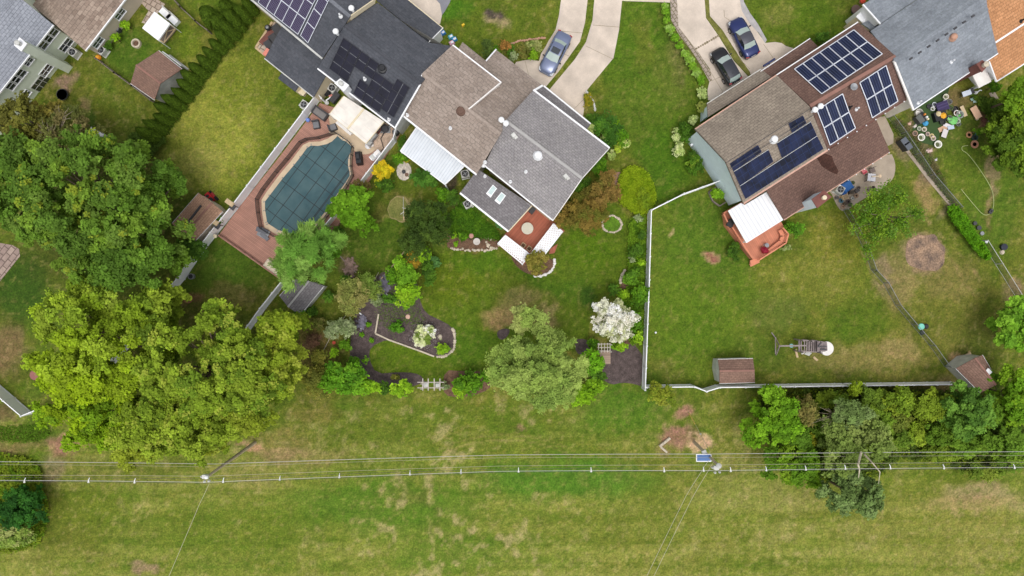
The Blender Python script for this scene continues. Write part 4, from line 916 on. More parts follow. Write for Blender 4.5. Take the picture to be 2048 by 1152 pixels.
e1, e2 = P(1993, 163, 3.2), P(2120, 80, 3.2); r1 = P(1991, 85, 6.0); pb = Plane(e1, e2, P(1976, 127, 4.2)); lo = [pb.hit(*q) for q in ((1978, 122), (1993, 163), (2130, 76), (2110, -8), (1992, 84))]
roofslab(h, lo, M['sh_orange'], u=e2 - e1); walls(h, lo, M['white'], .3); rail(h, [lo[0], lo[1], lo[2]], M['white'], w=.12)
up = [P(1973, 22, 6.3), P(1991, 85, 5.4), P(2110, 5, 5.4), P(2100, -70, 6.3)]; pl = Plane(up[1], up[2], up[0]); up = [pl.hit(*q) for q in ((1953, -30), (1991, 85), (2120, 1), (2100, -70))]
roofslab(h, up, M['sh_orange'], u=up[2] - up[1]); walls(h, up, M['white'], .2); rail(h, [up[1], up[2]], M['white'], w=.18)
vent(h, pl, 2042, 42, 'pipe', mat='black')

# ---- orange deck and white metal cover of the blue house
od = thing('orange_deck', 'orange stained deck with bench and steps beside the blue-walled house', 'deck', P(1500, 480))
M['od'] = stripes('orange_boards', (202, 130, 102), (176, 108, 84), pitch=.2, axis=0, width=.08, var=.08)
M['od2'] = pmat('orange_rail', (212, 136, 106), var=.12)
fl = [P(x, y, .9) for x, y in ((1449, 424), (1484, 404), (1560, 440), (1576, 466), (1572, 482), (1520, 517), (1505, 518), (1490, 500), (1452, 450))]
b = MB(); b.slab(fl, .9, u=fl[1] - fl[0]); b.build('deck_floor', M['od'], od)
b = MB()
rl = [(1482, 482), (1492, 498), (1506, 517)], [(1520, 519), (1572, 486), (1577, 468), (1565, 455)], [(1447, 427), (1455, 444)], [(1465, 455), (1482, 482)], [(1447, 427), (1468, 414)]
for pts in rl:
    q = [P(x, y, 1.85) for x, y in pts]
    for i in range(len(q) - 1):
        b.bar(q[i], q[i + 1], .14, .06); d = q[i + 1] - q[i]; n_ = max(2, int(d.length / .16))
        for k in range(n_): p_ = q[i] + d * (k / n_); b.box((p_.x, p_.y, 1.4), (.05, .05, .9))
b.build('railing', M['od2'], od)
b = MB()
bn = [(1536, 509), (1560, 488), (1567, 472), (1562, 460)]
q = [P(x, y, 1.35) for x, y in ((1537, 503), (1562, 483), (1566, 472), (1560, 460))]
for i in range(3): b.bar(q[i], q[i + 1], .42, .06)
b.build('bench', M['od2'], od)
for k in range(3):
    b = MB(); b.box(P(1510 - k * .5, 520 + k * 3.2, .7 - .22 * k), (1.1, .35, .06), .45); b.build('step', M['od2'], od)
t = thing('storage_box', 'dark box standing beside the orange deck railing', 'box', P(1461, 446)); b = MB(); b.box(P(1461.5, 446, 1.3), (.6, .8, .7), -.5, taper=.9); b.build('body', M['dark'], t); b = MB(); b.box(P(1461.5, 446, 1.7), (.62, .82, .06), -.5); b.build('lid', M['black'], t)
t = thing('folded_umbrella', 'deep red folded parasol lying on the orange deck bench', 'parasol', P(1529, 500, .9)); b = MB(); b.tube([P(1522, 496, 1.5), P(1528, 500, 1.5), P(1536, 504, 1.5)], [.12, .42, .2], 8); b.build('canopy', flat('deep_red', (140, 16, 44)), t)
t = thing('garden_chair', 'small wire chair beside the red parasol', 'chair', P(1531, 492, .9)); b = MB(); b.lathe(P(1531, 491, .9), [(.2, .42), (.24, .45), (.2, .46)], 12); b.build('seat', M['grey'], t); b = MB(); b.tube([P(1527, 491, 1.6), P(1530, 487, 1.75), P(1534, 489, 1.6)], .03); b.build('backrest', M['grey'], t)
pc = thing('patio_cover', 'bright white ribbed metal patio cover over the orange deck', 'patio cover', P(1510, 430))
p = [P(x, y, 3.1 if i < 4 else 2.8) for i, (x, y) in enumerate(((1483, 405), (1487, 411), (1534, 384), (1534, 384)))]
pl = Plane(P(1457, 421, 3.0), P(1534, 384, 3.3), P(1493, 485, 2.8)); pp = [pl.hit(*q) for q in ((1457, 421), (1482, 406), (1489, 410), (1533, 384), (1566, 439), (1493, 485))]
b = MB(); b.slab(pp, .08, u=pp[4] - pp[3] ); b.build('cover_sheet', stripes('white_ribs', (228, 228, 230), (210, 213, 218), pitch=.42, axis=1, width=.2, var=.01, rough=.5, dirt=.03), pc)
rail(pc, [pp[0], pp[5], pp[4]], M['white'], 'cover_frame', w=.1, h=.16)
for q in (pp[5], pp[4]): b = MB(); b.box((q.x, q.y + .1, 1.85), (.12, .12, 1.8)); b.build('post', M['white'], pc)
# ------------------------------------------------------------------ pool
t = thing('swimming_pool', 'swimming pool under a dark teal safety cover with black seams', 'pool', P(610, 380, .33))
M['cover'] = pmat('teal_cover', (50, 80, 88), var=.14, scale=.55, fine=.05, fscale=3, rough=.85, dirt=(80, 106, 110))
b = MB(); b.slab([P(x, y, .365) for x, y in POOL], .06); b.build('pool_cover', M['cover'], t)
# seams: clip straight lines to the pool outline
def clipline(a, d, poly):
    ts = []
    for i in range(len(poly)):
        p, q = poly[i], poly[(i + 1) % len(poly)]; ex, ey = q[0] - p[0], q[1] - p[1]; den = d[0] * ey - d[1] * ex
        if abs(den) < 1e-9: continue
        s = ((p[0] - a[0]) * d[1] - (p[1] - a[1]) * d[0]) / den * 1.0; u = ((p[0] - a[0]) * d[1] - (p[1] - a[1]) * d[0]) / den
        tt = ((p[0] - a[0]) * ey - (p[1] - a[1]) * ex) / den
        if 0 <= u <= 1: ts.append(tt)
        _ = s
    ts.sort(); return [(ts[i], ts[i + 1]) for i in range(0, len(ts) - 1, 2)]
b = MB()
for (ax, ay), (dx, dy) in [((590, 334), (.80, .60)), ((565, 362), (.80, .60)), ((542, 392), (.80, .60)), ((532, 417), (.80, .60)), ((612, 312), (.8, .6)), ((640, 290), (.8, .6))] + [((684, 330), (-.57, .82)), ((658, 330), (-.60, .80)), ((640, 312), (-.6, .8)), ((697, 344), (-.6, .8)), ((615, 310), (-.6, .8)), ((600, 470), (-.6, .8))]:
    for t0, t1 in clipline((ax, ay), (dx, dy), POOL):
        if (t1 - t0) > 8: b.bar(P(ax + dx * t0, ay + dy * t0, .37), P(ax + dx * t1, ay + dy * t1, .37), .07, .014)
b.build('cover_seam', flat('seam', (24, 38, 44)), t)
b = MB()
for x, y, r_ in ((633, 350, .5), (616, 384, .35), (592, 408, .7), (600, 420, .6), (586, 400, .3)):
    b.lathe(P(x, y, .366), [(r_, 0), (r_ * .8, .004)], 12)
M['silt'] = pmat('silt_stain', (92, 112, 112), var=.3, scale=1.2, dirt=(50, 82, 92), rough=.9)
b = MB()
for i in range(26):
    p = POOL[i]; c = P(*p, .372); o_ = P((p[0] - 612) * 1.03 + 612, (p[1] - 378) * 1.03 + 378, .372); b.bar(c, o_ , .05, .015)
    b.lathe(o_, [(.07, 0), (.06, .02)], 8)
b.build('strap', M['grey'], t)
# mesh safety fence round the coping
M['mesh'] = None
def meshmat(name, c, hole):
    m, nt, bs = newmat(name); bs.inputs['Base Color'].default_value = (*lin(c), 1); bs.inputs['Roughness'].default_value = .8; bs.inputs['Alpha'].default_value = hole; return m
M['mesh'] = meshmat('black_mesh', (36, 30, 30), .62); M['green_mesh'] = meshmat('green_chain_link', (70, 100, 84), .32); M['grey_mesh'] = meshmat('grey_chain_link', (120, 124, 124), .30)
def meshfence(label, runs, h_, mesh, rails, posts=2.4, z0=0, group=None, top=.03, name='chain_link_fence', cat='fence', pm=None, midrail=False):
    f = thing(name, label, cat, P(*runs[0][0], z0), group)
    m = MB(); r = MB(); pb_ = MB()
    for pts in runs:
        q = [P(x, y, z0) for x, y in pts]
        for i in range(len(q) - 1):
            a, c = q[i], q[i + 1]; up = Vector((0, 0, h_)); k = m.add([a + Vector((0, 0, .05)), c + Vector((0, 0, .05)), c + up, a + up]); m.face((k, k + 1, k + 2, k + 3))
            r.tube([a + up, c + up], top, 6); r.tube([a + up * .04, c + up * .04], top * .6, 5)
            n_ = max(1, int((c - a).length / posts))
            for j in range(n_ + (1 if i == len(q) - 2 else 0)):
                p = a + (c - a) * (j / n_); o = MB(); o.tube([p, p + up * 1.04], top * 1.5, 6); o.build('post', M[pm or rails], f)
    m.build('mesh_panel', M[mesh], f); r.build('rail', M[rails], f); return f
ring = [(674, 268), (686, 276), (700, 286), (708, 296), (706, 312), (705, 334), (708, 352), (697, 372), (678, 400), (656, 434), (626, 470), (592, 483), (552, 474), (526, 458), (520, 426), (518, 400), (530, 380), (556, 346), (578, 320), (604, 287), (616, 281), (640, 278), (674, 268)]
meshfence('low black mesh safety fence ringing the covered pool', [ring], 1.15, 'mesh', 'black', 1.3, .3, top=.025, name='pool_safety_fence')
# ------------------------------------------------------------------ white vinyl fences
def vinyl(label, pts, h_=1.8, posts=2.4, mat='white', base=None, name='vinyl_fence', cap=True):
    """pts: photograph positions of the fence foot"""
    f = thing(name, label, 'fence', P(*pts[0])); pn = MB(); rl_ = MB()
    q = [P(x, y) for x, y in pts]
    for i in range(len(q) - 1):
        a, c = q[i], q[i + 1]; pn.bar(a + Vector((0, 0, h_ * .5)), c + Vector((0, 0, h_ * .5)), .045, h_ * .92)
        rl_.bar(a + Vector((0, 0, h_)), c + Vector((0, 0, h_)), .10, .10); rl_.bar(a + Vector((0, 0, .12)), c + Vector((0, 0, .12)), .10, .12)
        n_ = max(1, round((c - a).length / posts))
        for j in range(n_ + (1 if i == len(q) - 2 else 0)):
            p = a + (c - a) * (j / n_); b = MB(); b.box(p + Vector((0, 0, h_ / 2 + .04)), (.15, .15, h_ + .08), math.atan2((c - a).y, (c - a).x)); b.box(p + Vector((0, 0, h_ + .13)), (.19, .19, .08), math.atan2((c - a).y, (c - a).x), taper=.4); b.build('post', M[mat], f)
    pn.build('panel', M['vinyl_panel'], f); rl_.build('rail', M[mat], f); return f
M['vinyl_panel'] = pmat('vinyl_panel', (250, 251, 254), var=.04, fine=.03, rough=.5)
vinyl('tall white fence running down the left side of the pool yard past the brown shed', [(644, 196), (480, 412), (435, 468), (400, 513), (370, 558), (326, 610), (295, 650), (250, 706), (180, 792), (82, 826)][:9] + [(100, 815)])
vinyl('white fence running down the right side of the pool yard to the garden shed', [(792, 284), (740, 352), (700, 404), (660, 452), (580, 556), (532, 616), (485, 682), (470, 700)])
vinyl('white fence end enclosing the gravel corner at the charcoal house', [(769, 232), (797, 264), (792, 284)], posts=1.8)
vinyl('short white fence stub between the charcoal annex and the left pool fence', [(628, 190), (644, 196), (652, 206)], posts=1.5)
vinyl('white fence corner entering at the left edge of the photo', [(-40, 735), (66, 826), (100, 812)])
vinyl('white fence with kinked middle running right behind the small light-sided shed', [(1287, 770), (1380, 769), (1404, 778), (1430, 770), (1530, 769), (1900, 764)])
vinyl('white fence dividing the round-bed garden from the swing-set lawn', [(1296, 424), (1292, 560), (1284, 775)])
vinyl('white fence running diagonally to the pale blue house', [(1296, 424), (1360, 392), (1432, 366)])
def picket(label, pts, mat='wood', h_=1.2, grp=None):
    f = thing('wooden_fence', label, 'fence', P(*pts[0]), grp); q = [P(x, y) for x, y in pts]; r = MB(); s = MB()
    for i in range(len(q) - 1):
        a, c = q[i], q[i + 1]
        for z in (.35, h_ - .1): r.bar(a + Vector((0, 0, z)), c + Vector((0, 0, z)), .07, .12)
        n_ = max(1, int((c - a).length / .3))
        for j in range(n_): p = a + (c - a) * ((j + .5) / n_); s.box(p + Vector((0, 0, h_ / 2)), (.12, .05, h_), math.atan2((c - a).y, (c - a).x))
        m_ = max(1, int((c - a).length / 2.4))
        for j in range(m_ + 1): p = a + (c - a) * (j / m_); b = MB(); b.box(p + Vector((0, 0, h_ / 2 + .05)), (.12, .12, h_ + .1)); b.build('post', M[mat], f)
    r.build('rail', M[mat], f); s.build('slat', M[mat], f)
picket('weathered fence behind the white canopy running to the conifer hedge', [(345, -6), (370, 22), (400, 50), (424, 68)])
picket('weathered grey fence from the beige house down to the brown hexagon-roofed shed', [(204, 124), (240, 152), (275, 178), (312, 206)])
meshfence('chain link fence along the messy garden bed behind the slate house', [[(1776, 236), (1800, 268), (1856, 352), (1911, 416)]], 1.2, 'grey_mesh', 'grey', name='chain_link_fence')
meshfence('chain link fence at the bottom of the far right lawn', [[(1961, 482), (1990, 528), (2030, 592), (2040, 612)]], 1.2, 'green_mesh', 'lgrey')
meshfence('green chain link fence bending around the swing-set lawn to the corner shed', [[(1686, 420), (1704, 450), (1728, 500), (1742, 540), (1766, 566), (1790, 610), (1822, 648), (1858, 690), (1888, 732)]], 1.2, 'green_mesh', 'grey')
b = MB(); strip_px([(1806, 290), (1861, 362), (1900, 408), (1920, 430)], .35, .06, b); tag(b.build('kerb_stones', M['concrete2'], loc=P(1860, 362)), 'strip of pale kerb slabs under the chain link fence', 'kerb')
b = MB(); strip_px([(1728, 500), (1748, 545), (1768, 566)], .9, .03, b, th=.03); tag(b.build('dry_weed_strip', M['grassstrip'], loc=P(1748, 545)), kind='structure')

# ------------------------------------------------------------------ sheds
def shed(label, e1, e2, r1, r2, g1, g2, ze, zr, roofm, wallm, d=.12, door=None, name='garden_shed'):
    s = thing(name, label, 'shed', P(*((e1[0] + g2[0]) / 2, (e1[1] + g2[1]) / 2)))
    E1, E2, G1, G2 = (P(*q, ze) for q in (e1, e2, g1, g2)); R1, R2 = P(*r1, zr), P(*r2, zr)
    roofslab(s, [E1, E2, R2, R1], M[roofm], .08); roofslab(s, [G2, G1, R1, R2], M[roofm], .08); walls(s, [E1, E2, R2, G2, G1, R1], M[wallm], d, .1)
    ridge(s, R1, R2, 'ridge_brown' if roofm != 'sh_grey_dark' else 'ridge_grey', .2); rail(s, [E1, E2], M['white'], 'trim', w=.07, h=.08); rail(s, [G1, G2], M['white'], 'trim', w=.07, h=.08); return s
M['sh_shed_dark'] = shingle('shed_dark', (104, 92, 92), (88, 78, 80), row=.3, wid=.5)
s = shed('grey-roofed garden shed squeezed between two white fences below the willow', (559, 592), (590, 558), (576, 614), (618, 562), (600, 630), (648, 572), 2.1, 2.7, 'sh_grey_dark', 'lgrey')
s = shed('brown shed with ridge slot next to the red mower', (344, 447), (397, 386), (366, 472), (424, 405), (390, 482), (445, 423), 2.1, 2.6, 'sh_tanshed', 'beige')
b = MB(); b.bar(P(374, 447, 2.75), P(402, 411, 2.85), .16, .2); b.build('ridge_slot', M['dark'], s)
s = shed('brown shed with faceted roof and pale wall beside the conifer row', (317, 101), (364, 138), (272, 130), (321, 167), (261, 167), (309, 200), 2.3, 3.5, 'sh_shed', 'lgrey', .15)
wp = vplane(P(362, 139, 2.3), P(309, 201, 2.3))
s = shed('small light-sided shed with a two-tone brown roof against the white fence', (1436, 719), (1506, 717), (1439, 742), (1509, 741), (1439, 767), (1510, 765), 2.1, 3.0, 'sh_shed', 'lgrey', .1)
b = MB(); c = P(1462, 719, 1.0); b.box(c, (1.4, .05, 1.7)); b.build('door', M['white'], s)
s = shed('brown-roofed corner shed with pale walls and a white skylight at the right', (1912, 737), (1961, 786), (1950, 716), (1992, 770), (1965, 710), (1993, 757), 2.1, 3.0, 'sh_shed', 'lgrey', .1)
b = MB(); b.box(P(1976, 744, 2.75), (.6, .6, .1), .8); b.build('skylight', M['white'], s)
b = MB(); strip_px([(1898, 734), (1920, 718), (1942, 706)], .25, .1, b, th=.15); tag(b.build('timber_edge', M['lwood'], loc=P(1898, 734)), 'pale timber lying along the corner shed wall', 'timber')
# ------------------------------------------------------------------ utility poles and wires
M['pole'] = pmat('pole_wood', (196, 180, 158), scale=3, var=.15)
def pole(label, bx, by, tx, ty):
    r0 = math.hypot(bx - 1024, by - 576); r1 = math.hypot(tx - 1024, ty - 576); z = H * (1 - r0 / r1)
    p = thing('utility_pole', label, 'utility pole', P(bx, by)); b = MB(); b.tube([P(bx, by), P(tx, ty, z)], [.19, .12], 12); b.build('pole_shaft', M['pole'], p); return p, z
p1, z1 = pole('left utility pole leaning out from beside the big olive maple', 510, 885, 412, 955)
p2_, z2 = pole('right utility pole with pale top cap and blue panel below it', 1388, 884, 1438, 932)
b = MB(); b.lathe(P(412, 955, z1), [(.16, -.3), (.17, 0), (.05, .12)], 12); b.build('pole_cap', M['white'], p1)
b = MB(); b.lathe(P(1438, 932, z2), [(.24, -.3), (.26, 0), (.08, .15)], 14); b.build('pole_cap', M['lgrey'], p2_)
zt = {}
def arm(p, px, py, z):
    b = MB(); b.bar(P(px - 4, py + 1, z), P(px + 5, py + 1, z), .1, .1); b.box(P(px - 1, py - 3, z), (.5, .35, .3)); b.build('bracket', M['lgrey'], p)
    for dx, dy in ((-3, 7), (6, 6), (-8, -3)):
        b = MB(); b.lathe(P(px + dx, py + dy, z), [(.06, -.2), (.12, -.05), (.06, 0), (.12, .08), (.05, .2)], 8); b.build('insulator', M['lgrey'], p)
arm(p1, 412, 956, z1 - .4); arm(p2_, 1433, 938, z2 - .3)
M['wire'] = pmat('pale_cable', (178, 172, 146), var=.08, rough=.6)
M['wire_w'] = pmat('white_cable', (196, 194, 192), var=.06, rough=.6)
def wire(label, pts, r=.03, mat='wire', grp='overhead wires between the poles', sag=.5, cat='wire'):
    q = [P(x, y, z) for x, y, z in pts]; path = []
    for i in range(len(q) - 1):
        n_ = 14
        for k in range(n_ if i < len(q) - 2 else n_ + 1):
            t_ = k / n_; p = q[i].lerp(q[i + 1], t_); p.z -= sag * 4 * t_ * (1 - t_); path.append(p)
    b = MB(); b.tube(path, r, 6); return tag(b.build('overhead_wire', M[mat], loc=path[0]), label, cat, grp)
za, zb = z1, z2
wire('thick pale wire nearest the gardens along the top of the bundle', [(-60, 923, za - 3), (430, 928, za - 3), (1000, 910, 8.0), (1422, 908, zb - 2), (2110, 903, zb - 2)], .022, 'wire_w', sag=.12)
wire('second thin wire just below the thickest top one', [(-60, 929, za - 3.6), (430, 934, za - 3.6), (1000, 915.5, 8.0), (1425, 915.5, zb - 2.6), (2110, 911, zb - 2.4)], .013, sag=.2)
wire('third wire passing the pole tops above the spacer row', [(-60, 950.5, za - .3), (412, 952.5, za - .3), (1000, 932, 9.0), (1437, 930, zb - .3), (2110, 924, zb)], .015, sag=.12)
wire('lowest wire of the bundle carrying the pale spacers', [(-60, 960.5, za - .6), (412, 964.5, za - .6), (1000, 942.5, 9.0), (1437, 941, zb - .5), (2110, 934, zb - .2)], .02, 'wire_w', sag=.12)
wire('dark wire alongside the lowest one', [(-60, 962.5, za - .8), (412, 966.8, za - .8), (1000, 944.6, 9.0), (1437, 943.2, zb - .7), (2110, 936.4, zb - .4)], .014, 'dark', sag=.12)
wire('thin dark wire midway between the third and lowest wires', [(-60, 955, za - 1.6), (412, 958, za - 1.6), (1000, 938, 9.0), (1437, 936, zb - 1), (2110, 929, zb - 1)], .014, 'dark', sag=.12)
wire('service wire dropping from the left pole to the bottom edge', [(418, 968, za - 1), (398, 1010, 9.5), (372, 1072, 8.5), (330, 1170, 7.5)], .022, sag=.05, grp='service wires crossing the field')
wire('left one of the paired wires running down from the right pole', [(1418, 920, zb - 1), (1405, 940, 8.2), (1372, 992, 8.0), (1290, 1160, 7.5)], .022, sag=.05, grp='service wires crossing the field')
wire('right one of the paired wires running down from the right pole', [(1427, 925, zb - 1), (1414, 946, 8.2), (1385, 995, 8.0), (1304, 1160, 7.5)], .022, sag=.05, grp='service wires crossing the field')
gw = wire('guy wire with yellow guard anchoring the right pole', [(1376, 822, 0.1), (1401, 868, 3.4), (1424, 912, zb - 1.5)], .02, sag=0, grp=None, cat='guy wire')
b = MB(); b.tube([P(1378, 826, .3), P(1390, 848, 1.9)], .06, 6); b.build('guard', flat('yellow', (226, 190, 40)), gw)
b = MB(); b.lathe(P(1401, 868, 3.4), [(.08, -.1), (.1, 0), (.06, .12)], 8); b.build('insulator', M['lgrey'], gw)
# spacers
SP = [(50, 960), (178, 960), (270, 961), (447, 960), (560, 956), (679, 951), (820, 945.5), (922, 942.5), (1037, 939.5), (1182, 939), (1328, 939), (1407, 938), (1461, 938.5), (1532, 937), (1611, 935.5), (1690, 934), (1780, 933), (1887, 933), (2028, 932.5)]
wsp = None
for k, (x, y) in enumerate(SP):
    z = 9.2 if 447 < x < 1500 else (za - .7 if x <= 447 else zb - .3)
    if k == 0:
        wsp = thing('wire_spacer', '', 'wire spacer', (0, 0, 0), 'pale spacers clipped along the overhead wires')
        b = MB(); b.tube([(0, -.28, 0), (0, 0, .12), (0, .33, .0)], [.05, .07, .04], 7); b.build('spacer_arm', M['white'], wsp, local=True)
        b = MB(); b.tube([(-.13, -.33, 0), (0, -.05, .05), (.13, -.33, 0)], .05, 6); b.lathe((0, -.3, -.05), [(.1, 0), (.1, .12)], 8); b.build('clip', M['lgrey'], wsp, local=True)
    nm = ['%s spacer on the overhead wires left of the left pole' % w for w in ('first', 'second', 'third')]
    nm += ['%s spacer on the wires counting right from the left pole' % w for w in ('first', 'second', 'third', 'fourth', 'fifth', 'sixth', 'seventh', 'eighth', 'ninth')]
    nm += ['%s spacer on the wires counting right from the capped right pole' % w for w in ('first', 'second', 'third', 'fourth', 'fifth', 'sixth', 'seventh')]
    again(wsp, P(x, y, z), (x - 1024) * 3e-4, nm[k], None, .68)
bp_ = thing('solar_charger', 'small blue solar panel mounted on the right utility pole', 'solar panel', P(1407, 916, 6)); b = MB(); q = [P(1393, 908.5, 6.6), P(1422, 908.5, 6.6), P(1422, 922.5, 6.2), P(1393, 922.5, 6.2)]; n = len(b.v)
b.slab(q, .05); b.build('panel', pmat('charger_blue', (88, 122, 178), var=.1, rough=.3), bp_); b = MB()
for k in range(4): b.bar(q[k] + Vector((0, 0, .02)), q[(k + 1) % 4] + Vector((0, 0, .02)), .09, .05)
b.build('frame', M['white'], bp_); b = MB(); b.bar(P(1404, 906, 6.5), P(1412, 903, 6.4), .4, .2); b.build('bracket', M['lgrey'], bp_)
for (x0, y0, x1, y1, w_, lb) in ((1319, 893, 1340, 876, .32, 'longer pale log lying on the brown patch near the right pole'), (1322, 894, 1334, 905, .24, 'shorter pale log beside the longer one')):
    b = MB(); b.tube([P(x0, y0, w_ / 2), P(x1, y1, w_ / 2)], w_ / 2, 10); tag(b.build('log', M['stone'], loc=P(x0, y0)), lb, 'log', 'logs beside the right pole')

# ------------------------------------------------------------------ playset
ps = thing('swing_set', 'weathered wooden playset with swing beam and fort beside the round white disc', 'playset', P(1630, 692))
W_ = M['wood']; W_ = pmat('silvered_wood', (146, 134, 132), scale=4, var=.2)
b = MB(); b.bar(P(1558, 692, 2.5), P(1612, 691, 2.5), .14, .18); b.build('swing_beam', W_, ps)
for x0, y0, z_, x1, y1 in ((1559, 692, 2.5, 1552, 710), (1559, 692, 2.5, 1551, 676)):
    b = MB(); b.bar(P(x0, y0, z_), P(x1, y1, 0), .11, .11); b.build('leg', W_, ps)
b = MB(); b.bar(P(1551, 674, .9), P(1551, 708, .9), .1, .1); b.build('brace', W_, ps); b = MB(); b.bar(P(1543, 665, .05), P(1551, 676, .2), .1, .1); b.build('brace', W_, ps)
b = MB()
q = [P(1598, 680, 1.5), P(1635, 682, 1.5), P(1634, 704, 1.5), P(1598, 702, 1.5)]
for k in range(4): b.bar(q[k], q[(k + 1) % 4], .12, .14)
for t_ in (.12, .3, .42, .55, .68, .8, .9): b.bar(q[0].lerp(q[1], t_), q[3].lerp(q[2], t_), .10, .06)
b.build('platform_frame', W_, ps)
b = MB(); b.slab([P(1616, 681, 1.3), P(1634, 682, 1.3), P(1634, 704, 1.3), P(1614, 703, 1.3)], .06); b.build('platform', W_, ps); b = MB(); b.slab([P(1597, 680, 1.35), P(1602, 680, 1.35), P(1602, 703, 1.35), P(1597, 703, 1.35)], .06); b.build('end_board', stripes('grey_boards', (136, 124, 124), (84, 76, 76), .16, 1, var=.15), ps)
for x, y in ((1598, 680), (1598, 703), (1634, 682), (1634, 704), (1616, 681)): b = MB(); b.box(P(x, y, 1.2), (.13, .13, 2.4)); b.build('post', W_, ps)
q = [P(1635, 682, 2.2), P(1654, 684, 2.2), P(1655, 701, 1.9), P(1650, 703, 1.9), P(1634, 704, 2.0)]
b = MB(); b.slab(q, .06, u=(0, 1, 0)); b.build('fort_roof', stripes('fort_boards', (138, 126, 126), (96, 88, 88), .18, 1, var=.15), ps)
b = MB(); b.bar(P(1636, 693, 2.25), P(1645, 683, 2.25), .08, .05); b.bar(P(1636, 694, 2.25), P(1654, 693, 2.25), .08, .05); b.bar(P(1641, 699, 2.2), P(1653, 699, 2.2), .12, .08); b.build('roof_batten', M['dark'], ps)
b = MB(); b.slab([P(1608, 708, .9), P(1614, 703, 1.2), P(1624, 706, 1.2), P(1618, 712, .9)], .05); b.build('ramp', M['lgrey'], ps)
b = MB(); b.tube([P(1604, 707, .8), P(1607, 705, 1.0), P(1609, 702, 1.3)], .12, 7); b.build('handle', M['trim'], ps)
t = thing('round_disc', 'round off-white tabletop disc poking out under the playset fort', 'disc', P(1654, 697)); b = MB(); b.lathe(P(1653, 697, .5), [(.3, -.5), (.3, -.05), (.75, 0), (.76, .06), (.70, .1)], 28); b.build('disc_top', M['trim'], t)
t = thing('bucket_swing', 'pale turquoise baby swing hanging from the playset beam', 'swing', P(1581, 691, 0)); b = MB(); b.lathe(P(1581, 691, .6), [(.12, 0), (.22, .15), (.2, .3), (.17, .3), (.1, .06)], 12); b.build('seat', flat('turquoise', (150, 200, 200)), t); b = MB(); b.tube([P(1580, 691, .9), P(1581, 691.5, 2.42)], .012); b.tube([P(1583, 691, .9), P(1581, 691.5, 2.42)], .012); b.build('rope', M['lgrey'], t)
for (x0, y0, x1, y1, lb) in ((1591, 699, 1595, 715, 'pale plank lying left of the playset'), (1627, 714, 1635, 721, 'short pinkish plank below the playset')):
    b = MB(); b.bar(P(x0, y0, .06), P(x1, y1, .06), .22, .1); tag(b.build('plank', M['lwood'], loc=P(x0, y0)), lb, 'plank', 'planks near the playset')
# ------------------------------------------------------------------ arbours
M['pw'] = pmat('grey_arbour', (188, 180, 172), scale=4, var=.15)
t = thing('garden_arbour', 'open grey arbour of crossed beams on the lower edge of the garden lawn', 'arbour', P(861, 769))
for y in (764.5, 775.5): b = MB(); b.bar(P(835, y, 2.3), P(888, y, 2.3), .08, .14); b.build('beam', M['pw'], t)
for x in (845.5, 856.5, 868.5, 880): b = MB(); b.bar(P(x, 757, 2.4), P(x, 781, 2.4), .10, .12); b.build('rafter', M['pw'], t)
for x in (845, 881):
    for y in (765, 775): b = MB(); b.box(P(x, y, 1.15), (.1, .1, 2.3)); b.build('post', M['pw'], t)
b = MB(); b.slab([P(846, 766, .5), P(856, 766, .5), P(856, 774, .5), P(846, 774, .5)], .06); b.slab([P(871, 767, .5), P(880, 767, .5), P(880, 774, .5), P(871, 774, .5)], .06); b.build('bench', M['lgrey'], t)
t = thing('garden_arbour', 'gridded arbour with a timber walkway below the white blossom tree', 'arbour', P(1207, 708))
b = MB(); b.slab([P(1198, 700, .3), P(1221, 700, .3), P(1221, 728, .3), P(1204, 728, .3)], .2, u=(1, 0, 0)); b.build('walkway', stripes('walk_boards', (160, 138, 120), (118, 100, 90), .2, 1), t)
for y in (688, 695, 702): b = MB(); b.bar(P(1195, y, 2.2), P(1221, y, 2.2), .07, .1); b.build('beam', M['pw'], t)
for x in (1197, 1203, 1209, 1215, 1220): b = MB(); b.bar(P(x, 686, 2.28), P(x, 705, 2.28), .07, .08); b.build('rafter', M['pw'], t)
for x in (1197, 1220):
    for y in (688, 702): b = MB(); b.box(P(x, y, 1.1), (.1, .1, 2.2)); b.build('post', M['pw'], t)

# ------------------------------------------------------------------ beds, borders, stones
BED = [(838, 596), (850, 626), (880, 640), (902, 652), (909, 668), (909, 688), (904, 702), (893, 711), (880, 714), (866, 712), (800, 685), (776, 678), (741, 693), (737, 716), (752, 748), (800, 744), (830, 746), (846, 754), (848, 768), (780, 780), (700, 740), (700, 690), (706, 640), (720, 600), (745, 560), (770, 540), (800, 545), (834, 560)]
sheet('mulch_bed', [smooth(BED, 1)], .03, M['mulch'])
sheet('mulch_bed', [smooth([(1222, 690), (1284, 688), (1285, 774), (1270, 768), (1245, 765), (1222, 770), (1204, 758), (1206, 730)], 1)], .03, M['mulch'])
sheet('mulch_bed', [smooth([(1020, 510), (1060, 505), (1108, 518), (1109, 530), (1100, 544), (1084, 551), (1068, 551), (1048, 545), (1030, 530)], 2)], .03, M['mulch2'])
sheet('mulch_bed', [smooth([(890, 740), (920, 742), (985, 743), (1000, 760), (960, 790), (900, 796), (884, 780)], 1)], .03, M['mulch2'])
sheet('mulch_bed', [smooth([(1240, 570), (1262, 540), (1276, 460), (1288, 440), (1284, 690), (1240, 690), (1236, 600)], 1)], .028, M['mulch2'])
sheet('mulch_bed', [smooth([(993, 662), (1010, 656), (1022, 660), (1010, 680), (996, 678)], 2)], .03, M['mulch'])
sheet('mulch_bed', [smooth([(1150, 676), (1180, 680), (1184, 700), (1160, 712), (1150, 700)], 2)], .03, M['mulch'])
